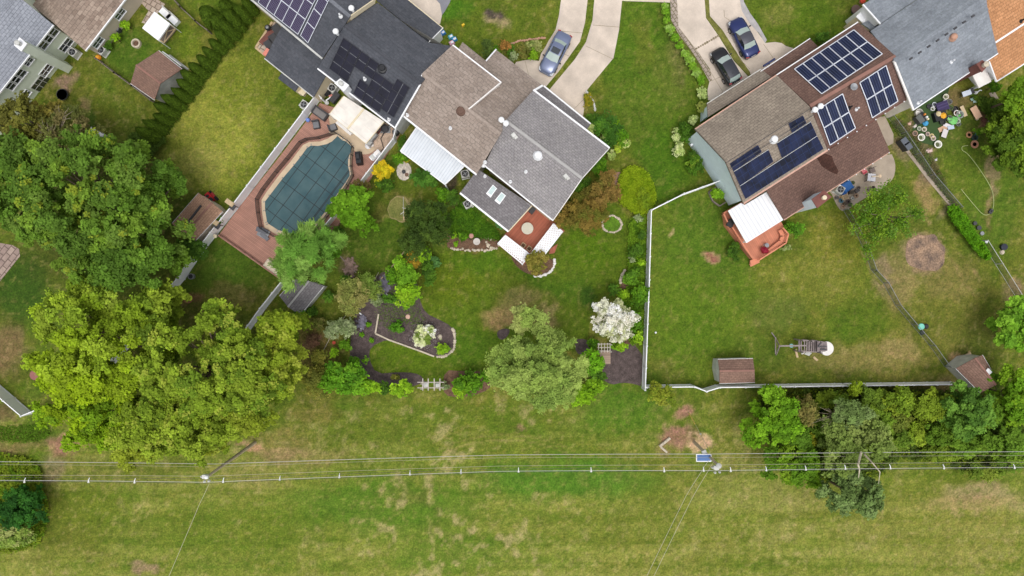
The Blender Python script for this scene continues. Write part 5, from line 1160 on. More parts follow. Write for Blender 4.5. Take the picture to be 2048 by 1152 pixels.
sheet('mulch_bed', [smooth([(893, 476), (900, 466), (935, 470), (1000, 466), (1002, 492), (980, 502), (940, 502), (895, 500)], 1)], .03, M['mulch2'])
b = MB()
strip_px([(757, 628), (750.5, 667), (778, 680), (840, 702), (868, 713)], .16, .16, b, th=.16)
tag(b.build('bed_edging', M['stone'], loc=P(750, 667)), 'pale straight edging wall of the dark mulch bed', 'edging')
def pebbles(label, pts, n, r=.16, mat='stone', jit=1.2, cat='stone edging', name='stone_edging'):
    q = smooth(pts, 2, False); L_ = [0]
    for i in range(len(q) - 1): L_.append(L_[-1] + math.dist(q[i], q[i + 1]))
    b = MB()
    for k in range(n):
        s_ = L_[-1] * (k + .5) / n; i = max(j for j in range(len(L_)) if L_[j] <= s_); i = min(i, len(q) - 2); t_ = (s_ - L_[i]) / (L_[i + 1] - L_[i] + 1e-9)
        x, y = L2(q[i], q[i + 1], t_); rr = r * random.uniform(.7, 1.3)
        b.lathe(P(x + random.uniform(-jit, jit) * .5, y + random.uniform(-jit, jit) * .5, 0), [(rr, 0), (rr * random.uniform(.9, 1.1), rr * .7), (rr * .6, rr * 1.1)], 6)
    o = b.build(name, M[mat], loc=P(*pts[0])); o['kind'] = 'stuff'; return tag(o, label, cat)
random.seed(5)
pebbles('row of pale stones around the rounded tip of the mulch bed', [(904, 656), (910, 668), (910, 690), (904, 704), (890, 713), (872, 714)], 18, .17)
pebbles('curved row of white stones around the deck corner bed', [(1108, 518), (1109, 532), (1100, 545), (1084, 552), (1068, 552)], 17, .15, 'trim')
pebbles('ring of pale stones around the small round grass bed', [(1224, 430), (1207, 437), (1203, 450), (1209, 461), (1224, 466), (1238, 462), (1244, 450), (1240, 438), (1224, 430)], 34, .13)
pebbles('stones scattered along the flower border below the skylight roof', [(900, 497), (930, 500), (960, 502), (985, 500), (998, 492)], 26, .13, 'stone', 4)
pebbles('rubble stones piled by the lattice in the flower border', [(975, 478), (980, 486), (984, 492), (976, 498)], 22, .12, 'stone', 14)
pebbles('brick edging of the entrance border by the sedan', [(1014, 92), (1030, 84), (1060, 79), (1092, 76)], 34, .12, 'terra', 2)
pebbles('low white kerb curving beside the driveway end', [(1172, 182), (1183, 196), (1189, 212), (1190, 222)], 20, .12, 'lgrey', .6)
pebbles('brown stone edging along the right garden border', [(1250, 540), (1243, 552), (1240, 566)], 9, .16, 'stone', 2)
M['greenbed'] = pmat('round_bed_plants', (88, 124, 26), var=.3, scale=2, fine=.35, fscale=9, bump=1, rough=1)
sheet('round_bed', [[(1224 + 19 * math.cos(k * .35), 448 + 17 * math.sin(k * .35)) for k in range(18)]], .05, M['greenbed'])
sheet('path', [[(1218, 344), (1241, 344), (1237, 384), (1212, 384)]], .03, pmat('brown_path', (146, 112, 98), var=.15), udir=(1, 0, 0))
# thin timber strips dividing the narrow garden
b = MB(); strip_px([(822, 486), (790, 526), (760, 560)], .12, .12, b, th=.12); tag(b.build('garden_edging', M['lwood'], loc=P(822, 486)), 'thin timber strip slanting through the narrow garden', 'edging')
b = MB(); strip_px([(680, 512), (700, 535), (712, 545)], .12, .12, b, th=.12); tag(b.build('garden_edging', M['wood'], loc=P(680, 512)), 'short timber strip near the willow foot', 'edging')
b = MB(); strip_px([(757, 545), (748, 562), (700, 620), (668, 660), (634, 786 - 60)], .05, .3, b, th=.03); tag(b.build('garden_hose', M['stone'], loc=P(757, 545)), 'thin pale line stretched over the lower narrow garden', 'hose')
M['bare'] = pmat('bare_soil', (158, 130, 106), var=.25, scale=.9, fine=.5, fscale=6, rough=1, dirt=(92, 80, 74), bump=.6)
def ragged(cx, cy, rx, ry, n=60, k=.09, seed=1):
    q = random.Random(seed); ph = [q.uniform(0, 6.28) for _ in range(8)]
    return [(cx + rx * math.cos(a) * (1 + sum(k * math.sin(a * (j + 2) + ph[j]) / (j + 1) ** .5 for j in range(8)) * .6), cy + ry * math.sin(a) * (1 + sum(k * math.sin(a * (j + 2) + ph[j]) / (j + 1) ** .5 for j in range(8)) * .6)) for a in [i * 6.2832 / n for i in range(n)]]
sheet('bare_patch', [ragged(1851, 506, 39, 38)], .012, M['bare'], th=.03)
sheet('worn_patch', [ragged(799, 418, 24, 25, seed=6, k=.07)], .010, pmat('worn_rim', (150, 138, 92), var=.2, scale=1.2, fine=.3, fscale=7, rough=1), th=.03)
sheet('worn_patch', [ragged(797, 418, 21, 22, seed=6, k=.07)], .016, pmat('worn_turf', (124, 120, 68), var=.25, scale=.9, fine=.3, fscale=7, rough=1, dirt=(98, 108, 48)), th=.03)
# ------------------------------------------------------------------ cars
M['tyre'] = pmat('tyre', (26, 26, 28), rough=.9); M['rim'] = pmat('rim', (150, 152, 158), rough=.3, metal=.7)
M['cglass'] = glass('car_glass', (172, 188, 182), .12); M['head'] = glass('headlight_glass', (200, 206, 212), .1); M['tail'] = glass('tail_light_glass', (150, 14, 24), .15)  # pale car glass: sky reflection put into its base colour
def car(label, px0, py0, px1, py1, W_, colr, roofc=None, hatch=False, sunroof=False, z_=.7):
    """front and rear bumper centres in the photograph"""
    f_, r_ = P(px0, py0, z_), P(px1, py1, z_); L_ = (f_ - r_).length; ctr = (f_ + r_) / 2; ctr.z = 0.05; ang = math.atan2((f_ - r_).y, (f_ - r_).x)
    c = thing('parked_car', label, 'car', ctr, 'cars parked on the driveways', ang); hw = W_ / 2; hl = L_ / 2
    pm = paint('car_paint', colr); rm = pm if roofc is None else paint('car_roof_paint', roofc)
    # body: stations along x from rear to front: (x, half width, lower z, shoulder z, centre z)
    if not hatch: st = [(-1, .70, .42, .72, .74), (-.985, .82, .34, .86, .90), (-.93, .90, .28, .95, 1.00), (-.72, .97, .22, .98, 1.06), (-.5, 1.0, .20, .96, 1.02), (0, 1.0, .20, .93, .96), (.35, .99, .20, .92, .99), (.5, .98, .20, .90, .99), (.75, .96, .22, .82, .92), (.9, .89, .26, .70, .80), (.97, .78, .32, .58, .66), (1, .60, .40, .50, .54)]
    else: st = [(-1, .74, .42, .78, .80), (-.985, .86, .34, .96, .98), (-.93, .94, .28, 1.02, 1.06), (-.72, .99, .22, 1.03, 1.08), (-.4, 1.0, .20, 1.0, 1.06), (0, 1.0, .20, .98, 1.02), (.35, .99, .20, .96, 1.04), (.5, .98, .20, .95, 1.05), (.75, .96, .22, .88, .99), (.9, .88, .26, .76, .86), (.97, .76, .32, .62, .70), (1, .56, .40, .52, .56)]
    b = MB(); ringn = None
    for x, w, zl, zs, zc in st:
        X_ = x * hl; w *= hw; prof = [(-w * .93, zl), (-w, zl + .14), (-w * 1.0, zs * .78), (-w * .94, zs), (-w * .62, zc - .015), (0, zc), (w * .62, zc - .015), (w * .94, zs), (w, zs * .78), (w, zl + .14), (w * .93, zl)]
        k = b.add([(X_, y, z) for y, z in prof])
        if ringn is not None:
            for i in range(len(prof)): j = (i + 1) % len(prof); b.face((ringn + i, ringn + j, k + j, k + i))
        else: b.face([k + i for i in range(len(prof))])
        ringn = k
    b.face([ringn + i for i in reversed(range(11))]); body = b.build('body', pm, c, smooth=True, local=True)
    # greenhouse: belt outline and roof outline
    xb0, xr0, xr1, xb1 = (-.60, -.36, .10, .40) if not hatch else (-.90, -.72, .12, .44); zt = 1.43 if not hatch else 1.52; zb = .93 if not hatch else 1.0
    wb, wr = hw * .90, hw * .68
    def pt(x, y, z): return (x * hl, y, z)
    g = MB(); q = [pt(xb1, wb * .86, zb), pt(xb1, -wb * .86, zb), pt(xr1, -wr * .98, zt - .04), pt(xr1, wr * .98, zt - .04)]; qm = [pt(xb1 + .045, 0, zb + .02), pt(xr1 + .03, 0, zt)]
    k = g.add(q + qm); g.face((k + 1, k + 4, k + 5, k + 2)); g.face((k + 4, k, k + 3, k + 5)); g.build('windshield', M['cglass'], c, local=True)
    g = MB(); k = g.add([pt(xb0, wb * .84, zb + .02), pt(xb0, -wb * .84, zb + .02), pt(xr0, -wr * .96, zt - .05), pt(xr0, wr * .96, zt - .05), pt(xb0 - .03, 0, zb + .05), pt(xr0 - .02, 0, zt - .01)]); g.face((k + 1, k + 2, k + 5, k + 4)); g.face((k + 4, k + 5, k + 3, k)); g.build('rear_window', M['cglass'], c, local=True)
    for s in (-1, 1):
        g = MB(); k = g.add([pt(xb0, s * wb * .84, zb), pt(0, s * wb * .97, zb), pt(xb1, s * wb * .86, zb), pt(xr1, s * wr * .98, zt - .04), pt((xr0 + xr1) / 2, s * wr * 1.03, zt - .02), pt(xr0, s * wr * .96, zt - .05)]); g.face((k, k + 1, k + 4, k + 5)); g.face((k + 1, k + 2, k + 3, k + 4)); sw_ = g.build('side_window', M['glass'], c, local=True)
        g = MB(); mx_ = (xb0 + xb1) / 2
        for xx in (mx_ - .04, xb0 * .62 + xb1 * .38 - .1): g.bar(pt(xx, s * (wb * .965 + .004), zb), pt(xx * .9, s * (wr * 1.02 + .006), zt - .04), .07, .02, up=(0, s, 0))
        g.build('pillar', M['black'], sw_, local=True)
        m_ = MB(); m_.tube([pt(xb1 - .06, s * wb, zb - .02), pt(xb1 - .05, s * (wb + .14), zb + .06)], [.04, .03], 6); m_.box((((xb1 - .06) * hl), s * (hw + .08), zb + .08), (.14, .2, .13), 0, taper=.8); m_.build('mirror', M['black'], c, local=True)
        hl_ = MB(); k = hl_.add([(hl * .80, s * hw * .93, .80), (hl * .95, s * hw * .84, .66), (hl * .975, s * hw * .55, .64), (hl * .90, s * hw * .66, .80), (hl * .80, s * hw * .96, .70), (hl * .95, s * hw * .88, .56)]); hl_.face((k, k + 1, k + 2, k + 3)); hl_.face((k, k + 4, k + 5, k + 1)); hl_.build('headlight', M['head'], c, local=True)
        tl = MB(); zz = .90 if not hatch else 1.0; tl.box((-hl * .955, s * hw * .74, zz - .06), (.16, hw * .34, .22), s * -.25); tl.build('tail_light', M['tail'], c, local=True)
        for x in (-.62, .60):
            w_ = MB(); w_.tube([(x * hl, s * (hw - .20), .32), (x * hl, s * (hw + .015), .32)], .325, 18); wh = w_.build('wheel', M['tyre'], c, local=True)
            w_ = MB(); w_.tube([(x * hl, s * (hw - .1), .32), (x * hl, s * (hw + .025), .32)], .20, 12); w_.build('rim', M['rim'], wh, local=True)
    # roof panel
    g = MB(); n_ = 7; rows = []
    for i in range(n_):
        t_ = i / (n_ - 1); x = (xr0 - .01) * (1 - t_) + (xr1 + .01) * t_; bulge = math.sin(t_ * math.pi) * .05; row = []
        for j in range(7): u = j / 6 * 2 - 1; row.append(pt(x + (.022 if i == n_ - 1 else -.018 if i == 0 else 0) * (1 - u * u), u * wr * (1.0 + .03 * math.sin(t_ * math.pi)), zt - .04 + bulge + .05 * (1 - u * u)))
        rows.append(g.add(row))
    for i in range(n_ - 1):
        for j in range(6): g.face((rows[i] + j, rows[i + 1] + j, rows[i + 1] + j + 1, rows[i] + j + 1))
    rf = g.build('roof', rm, c, smooth=True, local=True)
    if sunroof: g = MB(); g.box((-.02 * hl, 0, zt + .075), (.62, .9, .02)); g.build('sunroof', M['glass'], rf, local=True)
    g = MB(); g.bar(pt(.97, -hw * .42, .55), pt(.97, hw * .42, .55), .10, .16); g.build('grille', M['grey'] if not hatch else M['black'], c, local=True)
    g = MB(); g.box((-hl * .985, 0, .80), (.05, .5, .14)); g.build('number_plate', M['trim'], c, local=True)
    g = MB(); g.bar(pt(xb1 + .05, -wb * .8, zb + .0), pt(xb1 + .05, wb * .8, zb + .0), .10, .04); g.build('wiper_cowl', M['black'], c, local=True)
    if hatch: g = MB(); g.lathe((-.55 * hl, .1, zt + .04), [(.05, 0), (.02, .1)], 8); g.build('aerial', M['black'], c, local=True)
    return c
car('slate blue sedan with a dark sunroof parked beside the tan-roofed house', 1089.5, 147, 1131, 67, 1.86, (112, 122, 152), sunroof=True)
car('deep blue car with a grey roof parked nearest the green lawn', 1469, 37.5, 1506, 113, 1.84, (28, 42, 100), (74, 74, 84))
car('black hatchback with red tail lights parked next to the weedy strip', 1432, 98.5, 1470.5, 165.5, 1.78, (20, 21, 26), (46, 48, 58), hatch=True)

# ------------------------------------------------------------------ yard things
def boxy(name, label, cat, px, py, parts, group=None, z0=0.0, rz=0.0):
    """parts: (name, kind, material, args...) in local metres"""
    t = thing(name, label, cat, P(px, py, z0), group, rz)
    for pn, kind, mt, *a in parts:
        b = MB(); mt = M[mt] if isinstance(mt, str) else mt
        if kind == 'box': b.box(a[0], a[1], a[2] if len(a) > 2 else 0, taper=a[3] if len(a) > 3 else 1)
        elif kind == 'lathe': b.lathe(a[0], a[1], a[2] if len(a) > 2 else 16)
        elif kind == 'tube': b.tube(a[0], a[1], 7)
        b.build(pn, mt, t, local=True)
    return t
fl_ = {}
def fm(c, r=.6):
    if c not in fl_: fl_[c] = flat('c%d_%d_%d' % c, c, r)
    return fl_[c]
# white canopy and its benches, fire pit, trampoline
cp = thing('canopy', 'bright white square canopy behind the beige house', 'canopy', P(312, 55)); q = [P(309, 24, 2.4), P(339, 47, 2.4), P(316, 80, 2.4), P(285, 56, 2.4)]
b = MB(); c = sum(q, Vector()) / 4 + Vector((0, 0, .35)); k = b.add(q + [c]); [b.face((k + i, k + (i + 1) % 4, k + 4)) for i in range(4)]; b.build('canopy_top', fm((244, 244, 246)), cp)
rail(cp, q, M['white'], 'canopy_frame', w=.08, h=.2, closed=True, dz=-.1)
for p in q: b = MB(); b.box((p.x * .998, p.y * .998, 1.15), (.06, .06, 2.3)); b.build('post', M['white'], cp)
for lb, x, y in (('white garden sofa half behind the white canopy', 335, 30), ('second white garden sofa beyond the canopy corner', 349, 41)):
    boxy('garden_sofa', lb, 'sofa', x, y, [('seat', 'box', 'white', (0, 0, .25), (1.3, .75, .5)), ('backrest', 'box', 'lgrey', (0, .36, .55), (1.3, .14, .5))], 'white sofas behind the canopy', rz=-.75)
t = thing('wooden_platform', 'open timber frame on the ground below the white canopy', 'platform', P(335, 68)); b = MB()
q = [P(338, 48, .4), P(351, 58, .4), P(328, 86, .4), P(317, 78, .4)]
for i in range(4): b.bar(q[i], q[(i + 1) % 4], .1, .12)
b.bar(q[0], q[2], .08, .08); b.bar(q[1], q[3].lerp(q[0], .4), .08, .08); b.build('frame', M['lwood'], t); b = MB(); b.slab([p - Vector((0, 0, .2)) for p in q], .06); b.build('floor', M['wood'], t)
boxy('fire_pit', 'round stone fire pit on the lawn beside the beige house', 'fire pit', 274, 88, [('stone_ring', 'lathe', 'stone', (0, 0, 0), [(.52, 0), (.5, .3), (.34, .32), (.32, .12), (.05, .1)], 20), ('ash', 'lathe', 'mulch2', (0, 0, .1), [(.31, 0), (.3, .05)], 14)])
boxy('trampoline', 'small black trampoline on the dirt patch below the green house', 'trampoline', 129, 191, [('jumping_mat', 'lathe', fm((20, 22, 28)), (0, 0, .4), [(.56, 0), (.56, .02)], 26), ('frame', 'lathe', 'black', (0, 0, .34), [(.62, 0), (.64, .06), (.62, .09), (.56, .08)], 26), ('leg', 'box', 'dark', (.5, 0, .17), (.06, .06, .34)), ('leg', 'box', 'dark', (-.5, 0, .17), (.06, .06, .34)), ('leg', 'box', 'dark', (0, .5, .17), (.06, .06, .34))])
boxy('bag', 'orange bag beside the air conditioner at the beige wall', 'bag', 199, 116, [('sack', 'lathe', fm((232, 150, 34)), (0, 0, 0), [(.25, 0), (.32, .2), (.2, .42), (.06, .5)], 9), ('tie', 'lathe', fm((232, 200, 60)), (0, 0, .46), [(.05, 0), (.07, .08)], 6)])
boxy('barrel', 'white-lidded black barrel between the shrubs at the beige wall', 'barrel', 240, 62, [('body', 'lathe', 'dark', (0, 0, 0), [(.25, 0), (.28, .3), (.25, .6)], 14), ('lid', 'lathe', 'grey', (0, 0, .6), [(.2, 0), (.18, .05)], 14)])
boxy('garden_bin', 'pale blue bin under the olive trees', 'bin', 98, 229, [('body', 'lathe', fm((90, 150, 190)), (0, 0, 0), [(.2, 0), (.24, .5), (.2, .55)], 12), ('lid', 'lathe', fm((120, 180, 210)), (0, 0, .55), [(.2, 0), (.1, .06)], 12)], z0=1.2)
boxy('garden_bench', 'white curved garden seat roof showing beside the big dark maple', 'garden seat', 211, 275, [('roof', 'box', 'white', (0, 0, 1.8), (1.6, .8, .08), -.55, .9), ('frame', 'box', 'lgrey', (0, 0, .9), (1.3, .6, 1.7), -.55)])
boxy('corrugated_panel', 'white curved panel leaning on the far side of the brown faceted shed', 'panel', 358, 127, [('sheet', 'box', 'white', (0, 0, .8), (2.6, .12, 1.6), -.65, .97), ('edge', 'box', 'lgrey', (0, .12, .05), (2.6, .2, .1), -.65)])
# mower by the brown shed
boxy('mower', 'red ride-on mower beside the brown shed', 'mower', 424, 396, [('body', 'box', fm((190, 28, 40)), (.1, 0, .5), (1.1, .55, .4), 0, .8), ('seat', 'box', 'black', (-.35, 0, .8), (.4, .4, .12)), ('deck', 'box', fm((150, 40, 44)), (-.05, 0, .22), (.9, 1.0, .16)), ('wheel', 'tube', 'tyre', [(.5, -.45, .2), (.5, -.3, .2)], .2), ('wheel', 'tube', 'tyre', [(.5, .45, .2), (.5, .3, .2)], .2), ('wheel', 'tube', 'tyre', [(-.45, -.5, .28), (-.45, -.3, .28)], .28), ('wheel', 'tube', 'tyre', [(-.45, .5, .28), (-.45, .3, .28)], .28), ('steering_wheel', 'lathe', 'black', (.12, 0, .9), [(.16, 0), (.17, .03)], 12)], rz=2.3)
boxy('bin', 'round grey bin on the dark lawn left of the pool deck steps', 'bin', 386, 553, [('body', 'lathe', 'grey', (0, 0, 0), [(.28, 0), (.33, .55), (.28, .56)], 16), ('opening', 'lathe', 'black', (0, 0, .56), [(.25, 0), (.24, .02)], 16)])
boxy('flower_pot', 'terracotta ring pot on the lawn beside the big olive maple', 'pot', 377, 597, [('ring', 'lathe', fm((150, 96, 74)), (0, 0, 0), [(.5, 0), (.52, .15), (.36, .16), (.34, .05)], 18), ('soil', 'lathe', 'mulch2', (0, 0, .02), [(.34, 0), (.33, .06)], 14)])
boxy('stone_disc', 'reddish stone disc at the left tip of the yellow-green maple', 'stone', 70, 750, [('slab', 'lathe', fm((150, 96, 90)), (0, 0, 0), [(.55, 0), (.52, .08)], 16), ('rim', 'lathe', fm((130, 80, 76)), (0, 0, .02), [(.58, 0), (.56, .04)], 16)])
# pool yard furniture
Zp = .33
boxy('outdoor_sofa', 'grey wicker outdoor sofa at the top corner of the brown pool deck', 'sofa', 642, 229, [('seat', 'box', fm((122, 118, 116)), (0, 0, .3), (1.5, .65, .3)), ('frame', 'box', 'dark', (0, 0, .14), (1.7, .85, .28)), ('backrest', 'box', 'dark', (0, .42, .45), (1.7, .14, .6)), ('armrest', 'box', 'dark', (.8, 0, .4), (.12, .8, .5)), ('armrest', 'box', 'dark', (-.8, 0, .4), (.12, .8, .5))], z0=Zp, rz=-.62)
for lb, x, y, rz in (('grey lounge chair on the brown boards near the wicker sofa', 634, 251, -1.4), ('grey armchair on the pale concrete by the pool tip', 667, 256, .35)):
    boxy('lounge_chair', lb, 'chair', x, y, [('seat', 'box', fm((116, 116, 120)), (0, 0, .32), (.7, .6, .2)), ('frame', 'box', 'dark', (0, 0, .15), (.8, .72, .3)), ('backrest', 'box', 'dark', (-.38, 0, .5), (.14, .72, .5))], 'grey chairs at the pool', Zp, rz)
boxy('ball', 'blue ball against the left pool fence', 'ball', 617, 241, [('sphere', 'lathe', fm((110, 140, 214)), (0, 0, 0), [(.06, 0), (.2, .1), (.25, .25), (.2, .4), (.06, .49)], 14), ('valve', 'lathe', 'white', (0, 0, .485), [(.03, 0), (.02, .01)], 6)], z0=Zp)
boxy('covered_grill', 'black covered barbecue grill beside the right end of the pool', 'grill', 720, 318, [('cover', 'box', fm((26, 27, 32)), (0, 0, .5), (1.45, .65, 1.0), 0, .86), ('lid_hump', 'box', fm((34, 35, 40)), (-.1, 0, 1.08), (.85, .5, .2), 0, .6)], z0=Zp, rz=-1.45)
boxy('shelving_cart', 'white shelving cart against the right pool fence above the golden shrub', 'cart', 753, 313, [('shelf', 'box', 'white', (0, 0, .9), (1.3, .5, .08)), ('shelf', 'box', 'white', (0, 0, .4), (1.2, .5, .06)), ('frame', 'box', 'lgrey', (0, .2, .5), (1.2, .08, 1.0)), ('crate', 'box', 'trim', (.3, 0, 1.02), (.5, .4, .18)), ('crate', 'box', 'lgrey', (-.35, 0, 1.0), (.4, .4, .14))], z0=Zp, rz=.72)
M['awning'] = stripes('cream_awning', (230, 224, 216), (216, 204, 192), 1.1, 1, rough=.8, width=.03, var=.03, bump=.1)
aw = thing('awning', 'cream pitched awning under the black solar panels of the charcoal house', 'awning', P(715, 240))
lw, hi_ = 2.7, 3.7; q = [P(688, 192, hi_), P(768, 243, hi_), P(732, 287, lw), P(659, 228, lw)]
b = MB(); b.slab(q, .05); b.build('awning_cloth', M['awning'], aw); rail(aw, [q[0], q[3], q[2], q[1]], M['cream'], 'awning_frame', w=.09, h=.1)
b = MB(); b.bar((q[0] + q[1]) / 2 + Vector((0, 0, .04)), (q[2] + q[3]) / 2 + Vector((0, 0, .04)), .2, .06); b.build('awning_rib', M['cream'], aw)
for p in (q[2], q[3], (q[2] + q[3]) / 2): b = MB(); b.box((p.x, p.y, 1.5), (.12, .12, 2.4)); b.build('post', M['white'], aw)
boxy('bench', 'long off-white bench in front of the cream awning', 'bench', 690, 258, [('seat', 'box', 'trim', (0, 0, .45), (2.1, .38, .06)), ('leg', 'box', 'trim', (.8, 0, .22), (.1, .3, .42)), ('leg', 'box', 'trim', (-.8, 0, .22), (.1, .3, .42))], z0=Zp, rz=-.70)
for k, (x, y, rz) in enumerate([(741, 288, .9), (750, 273, .9), (744, 280, .9), (757, 261, .9)]):
    boxy('storage_unit', ['lowest grey crate', 'upper grey crate', 'middle grey crate', 'dark reddish crate'][k] + ' in the row beside the awning end', 'crate', x, y, [('case', 'box', 'grey' if k < 3 else 'brick', (0, 0, .3), (.62, .55, .6)), ('lid', 'box', 'lgrey' if k < 3 else 'dark', (0, 0, .63), (.5, .44, .05))], 'crates beside the awning', Zp, rz)
boxy('pump', 'dark pool pump with hoses on the pink gravel', 'pump', 771, 259, [('body', 'lathe', 'dark', (0, 0, 0), [(.4, 0), (.45, .5), (.3, .6)], 12), ('base', 'box', 'grey', (0, 0, .05), (1.1, .8, .1)), ('pipe', 'tube', 'black', [(0, -.3, .3), (-.5, -1.0, .05), (-.2, -2.0, .05), (-.6, -2.6, .05)], .05)], z0=Zp)
boxy('water_butt', 'black barrel in the fence corner under the charcoal eave', 'barrel', 793, 267, [('body', 'lathe', 'black', (0, 0, 0), [(.33, 0), (.38, .4), (.34, .8)], 14), ('lid', 'lathe', 'grey', (-.05, .05, .8), [(.22, 0), (.12, .04)], 12)], z0=Zp)
boxy('rock', 'white rock ornament at the foot of the awning', 'rock', 737, 292, [('rock', 'lathe', 'white', (0, 0, 0), [(.35, 0), (.38, .15), (.2, .34)], 7), ('rock', 'lathe', 'trim', (.4, .1, 0), [(.22, 0), (.2, .1), (.1, .2)], 6)], z0=Zp)
boxy('clutter', 'tangled black hose and clutter beside the white chimney', 'clutter', 655, 192, [('tyre', 'lathe', 'black', (0, .3, .2), [(.35, 0), (.42, .1), (.3, .2), (.15, .16)], 14), ('sheet', 'box', 'white', (.2, -.4, .35), (.7, .12, .06), .6), ('bag', 'lathe', 'lgrey', (0, -.8, .1), [(.2, 0), (.24, .2), (.1, .3)], 8), ('box', 'box', fm((204, 130, 120)), (.45, -.1, .25), (.4, .3, .2), .5), ('bin', 'box', 'dark', (.9, -.3, .3), (.6, 1.2, .6), -.7)], z0=Zp)
boxy('folded_lounger', 'grey folded sun lounger on the lower brown boards', 'lounger', 526, 465, [('cushion', 'box', fm((96, 98, 106)), (0, .2, .3), (1.3, .5, .1), -.3), ('cushion', 'box', fm((110, 112, 120)), (.25, -.45, .25), (1.1, .4, .1), -.75), ('frame', 'box', 'grey', (.1, -.1, .12), (1.2, 1.0, .12), -.5)], z0=Zp)
boxy('garden_tub', 'long cream tub seat at the bottom edge of the brown deck', 'tub', 549, 535, [('tub', 'box', 'stone', (0, 0, .28), (2.1, .95, .55), 0, .94), ('basin', 'box', fm((216, 200, 176)), (0, 0, .57), (1.7, .6, .05))], z0=Zp, rz=-.62)
for k, (x, y, lb) in enumerate(((473, 412, 'upper fence-top planter shelf over the left pool fence'), (443, 449, 'lower fence-top planter shelf over the left pool fence'))):
    boxy('planter_shelf', lb, 'planter', x, y, [('tray', 'box', 'lwood', (-.1, .1, 1.75), (.95, .5, .12)), ('grille', 'box', 'dark', (.35, -.1, 1.6), (.6, .6, .1)), ('leg', 'box', 'wood', (.2, 0, .8), (.12, .12, 1.6))], 'planter shelves on the pool fence', .2, -.62)
b = MB(); q = [P(437, 471, .9), P(568, 563, .9)]; b.bar(q[0], q[1], .14, .08); b.bar(q[0] - Vector((0, 0, .45)), q[1] - Vector((0, 0, .45)), .3, .08)
for k in range(9): p = q[0].lerp(q[1], k / 8); b.box((p.x, p.y, .6), (.12, .12, .65))
tag(b.build('deck_railing', M['deck_brown'], loc=P(437, 471)), 'brown railing along the lower edge of the pool deck', 'railing')
boxy('lamp_ball', 'pale round cap lamp on the lower deck corner post', 'lamp', 440, 474, [('globe', 'lathe', 'cream', (0, 0, 1.0), [(.06, 0), (.2, .12), (.2, .26), (.06, .36)], 12), ('stem', 'box', 'dark', (0, 0, .5), (.08, .08, 1.0))])
# garden ornaments
boxy('birdbath', 'pale round stone birdbath in the flower border', 'birdbath', 954, 484, [('basin', 'lathe', fm((196, 188, 180)), (0, 0, .6), [(.12, -.1), (.36, .05), (.38, .1), (.3, .09), (.06, .03)], 22), ('pedestal', 'lathe', 'stone', (0, 0, 0), [(.2, 0), (.1, .1), (.09, .55)], 12)])
boxy('clay_urn', 'pinkish clay urn left of the birdbath', 'urn', 943, 472, [('urn', 'lathe', fm((206, 156, 140)), (0, 0, 0), [(.14, 0), (.28, .2), (.24, .4), (.15, .42)], 12), ('rim', 'lathe', fm((190, 140, 126)), (0, 0, .42), [(.2, 0), (.18, .05)], 12)])
boxy('stepping_stone', 'pinkish round stone in the middle of the mulch bed', 'stone', 816, 633.5, [('slab', 'lathe', fm((206, 168, 150)), (0, 0, 0), [(.26, 0), (.26, .09), (.22, .12)], 16), ('footing', 'lathe', 'stone', (0, 0, 0), [(.28, 0), (.28, .03)], 14)])
boxy('boulder', 'pale boulder between the hydrangea and the lime shrub', 'boulder', 880, 673, [('rock', 'lathe', 'stone', (0, 0, 0), [(.24, 0), (.25, .12), (.13, .24)], 8), ('moss', 'lathe', fm((150, 160, 110)), (.05, -.25, 0), [(.18, 0), (.12, .1)], 7)])
boxy('ornament', 'bare round clearing ornament in the pebble circle', 'ornament', 808, 344, [('urn', 'lathe', 'dark', (0, 0, 0), [(.2, 0), (.22, .2), (.16, .32)], 12), ('dish', 'lathe', fm((120, 90, 72)), (.3, -.3, 0), [(.2, 0), (.22, .05)], 10)])
b = MB(); b.slab([P(808 + 15 * math.cos(k * .45), 342 + 19 * math.sin(k * .45), .03) for k in range(14)], .03); tag(b.build('pebble_circle', pmat('white_pebbles', (206, 196, 184), var=.25, scale=3, fine=.35, fscale=8), loc=P(808, 342)), kind='structure')
boxy('bird_feeder', 'white bird feeder pole with arms in the worn patch', 'bird feeder', 807, 418, [('pole', 'tube', 'white', [(0, -1.2, .1), (0, 1.3, .12)], .015), ('arm', 'tube', 'white', [(-.1, .1, .3), (.45, .0, .35)], .02), ('arm', 'tube', 'trim', [(-.3, -.6, .2), (.1, -.3, .2)], .03), ('seat', 'box', 'lwood', (.05, -1.0, .1), (.12, .35, .06))])
for k, (x, y, w_) in enumerate(((773, 588, 'upper'), (803, 634 - 42, 'lone'), (722, 628, 'lower'), (718, 652, 'lowest'))):
    boxy('garden_stone', w_ + ' white stone by the dark slate pile', 'stone', x, y, [('rock', 'box', 'white', (0, 0, .07), (.36, .14, .14), -.6), ('rock', 'box', 'lgrey', (.25, -.3, .05), (.2, .14, .1), .3)], 'white stones by the slate piles')
for lb, x, y, n_, R_ in (('upper pile of dark slate pieces left of the bed shrubs', 768, 572, 60, 15), ('lower pile of bluish slate pieces beside the green tufts', 722, 646, 40, 12), ('heap of brown rubble by the willow foot', 700, 536, 50, 16)):
    b = MB(); rq = random.Random(x)
    for k in range(n_): a = rq.uniform(0, 6.28); d_ = R_ * math.sqrt(rq.random()); b.box(P(x + d_ * math.cos(a) * .8, y + d_ * math.sin(a) * 1.3, .08 + .15 * rq.random()), (rq.uniform(.2, .55), rq.uniform(.12, .3), .07), rq.uniform(0, 3))
    tag(b.build('slate_pile', pmat('slate_pile', (108, 104, 118) if y != 536 else (128, 106, 96), var=.4, scale=3), loc=P(x, y)), lb, 'rock pile', None, 'stuff')
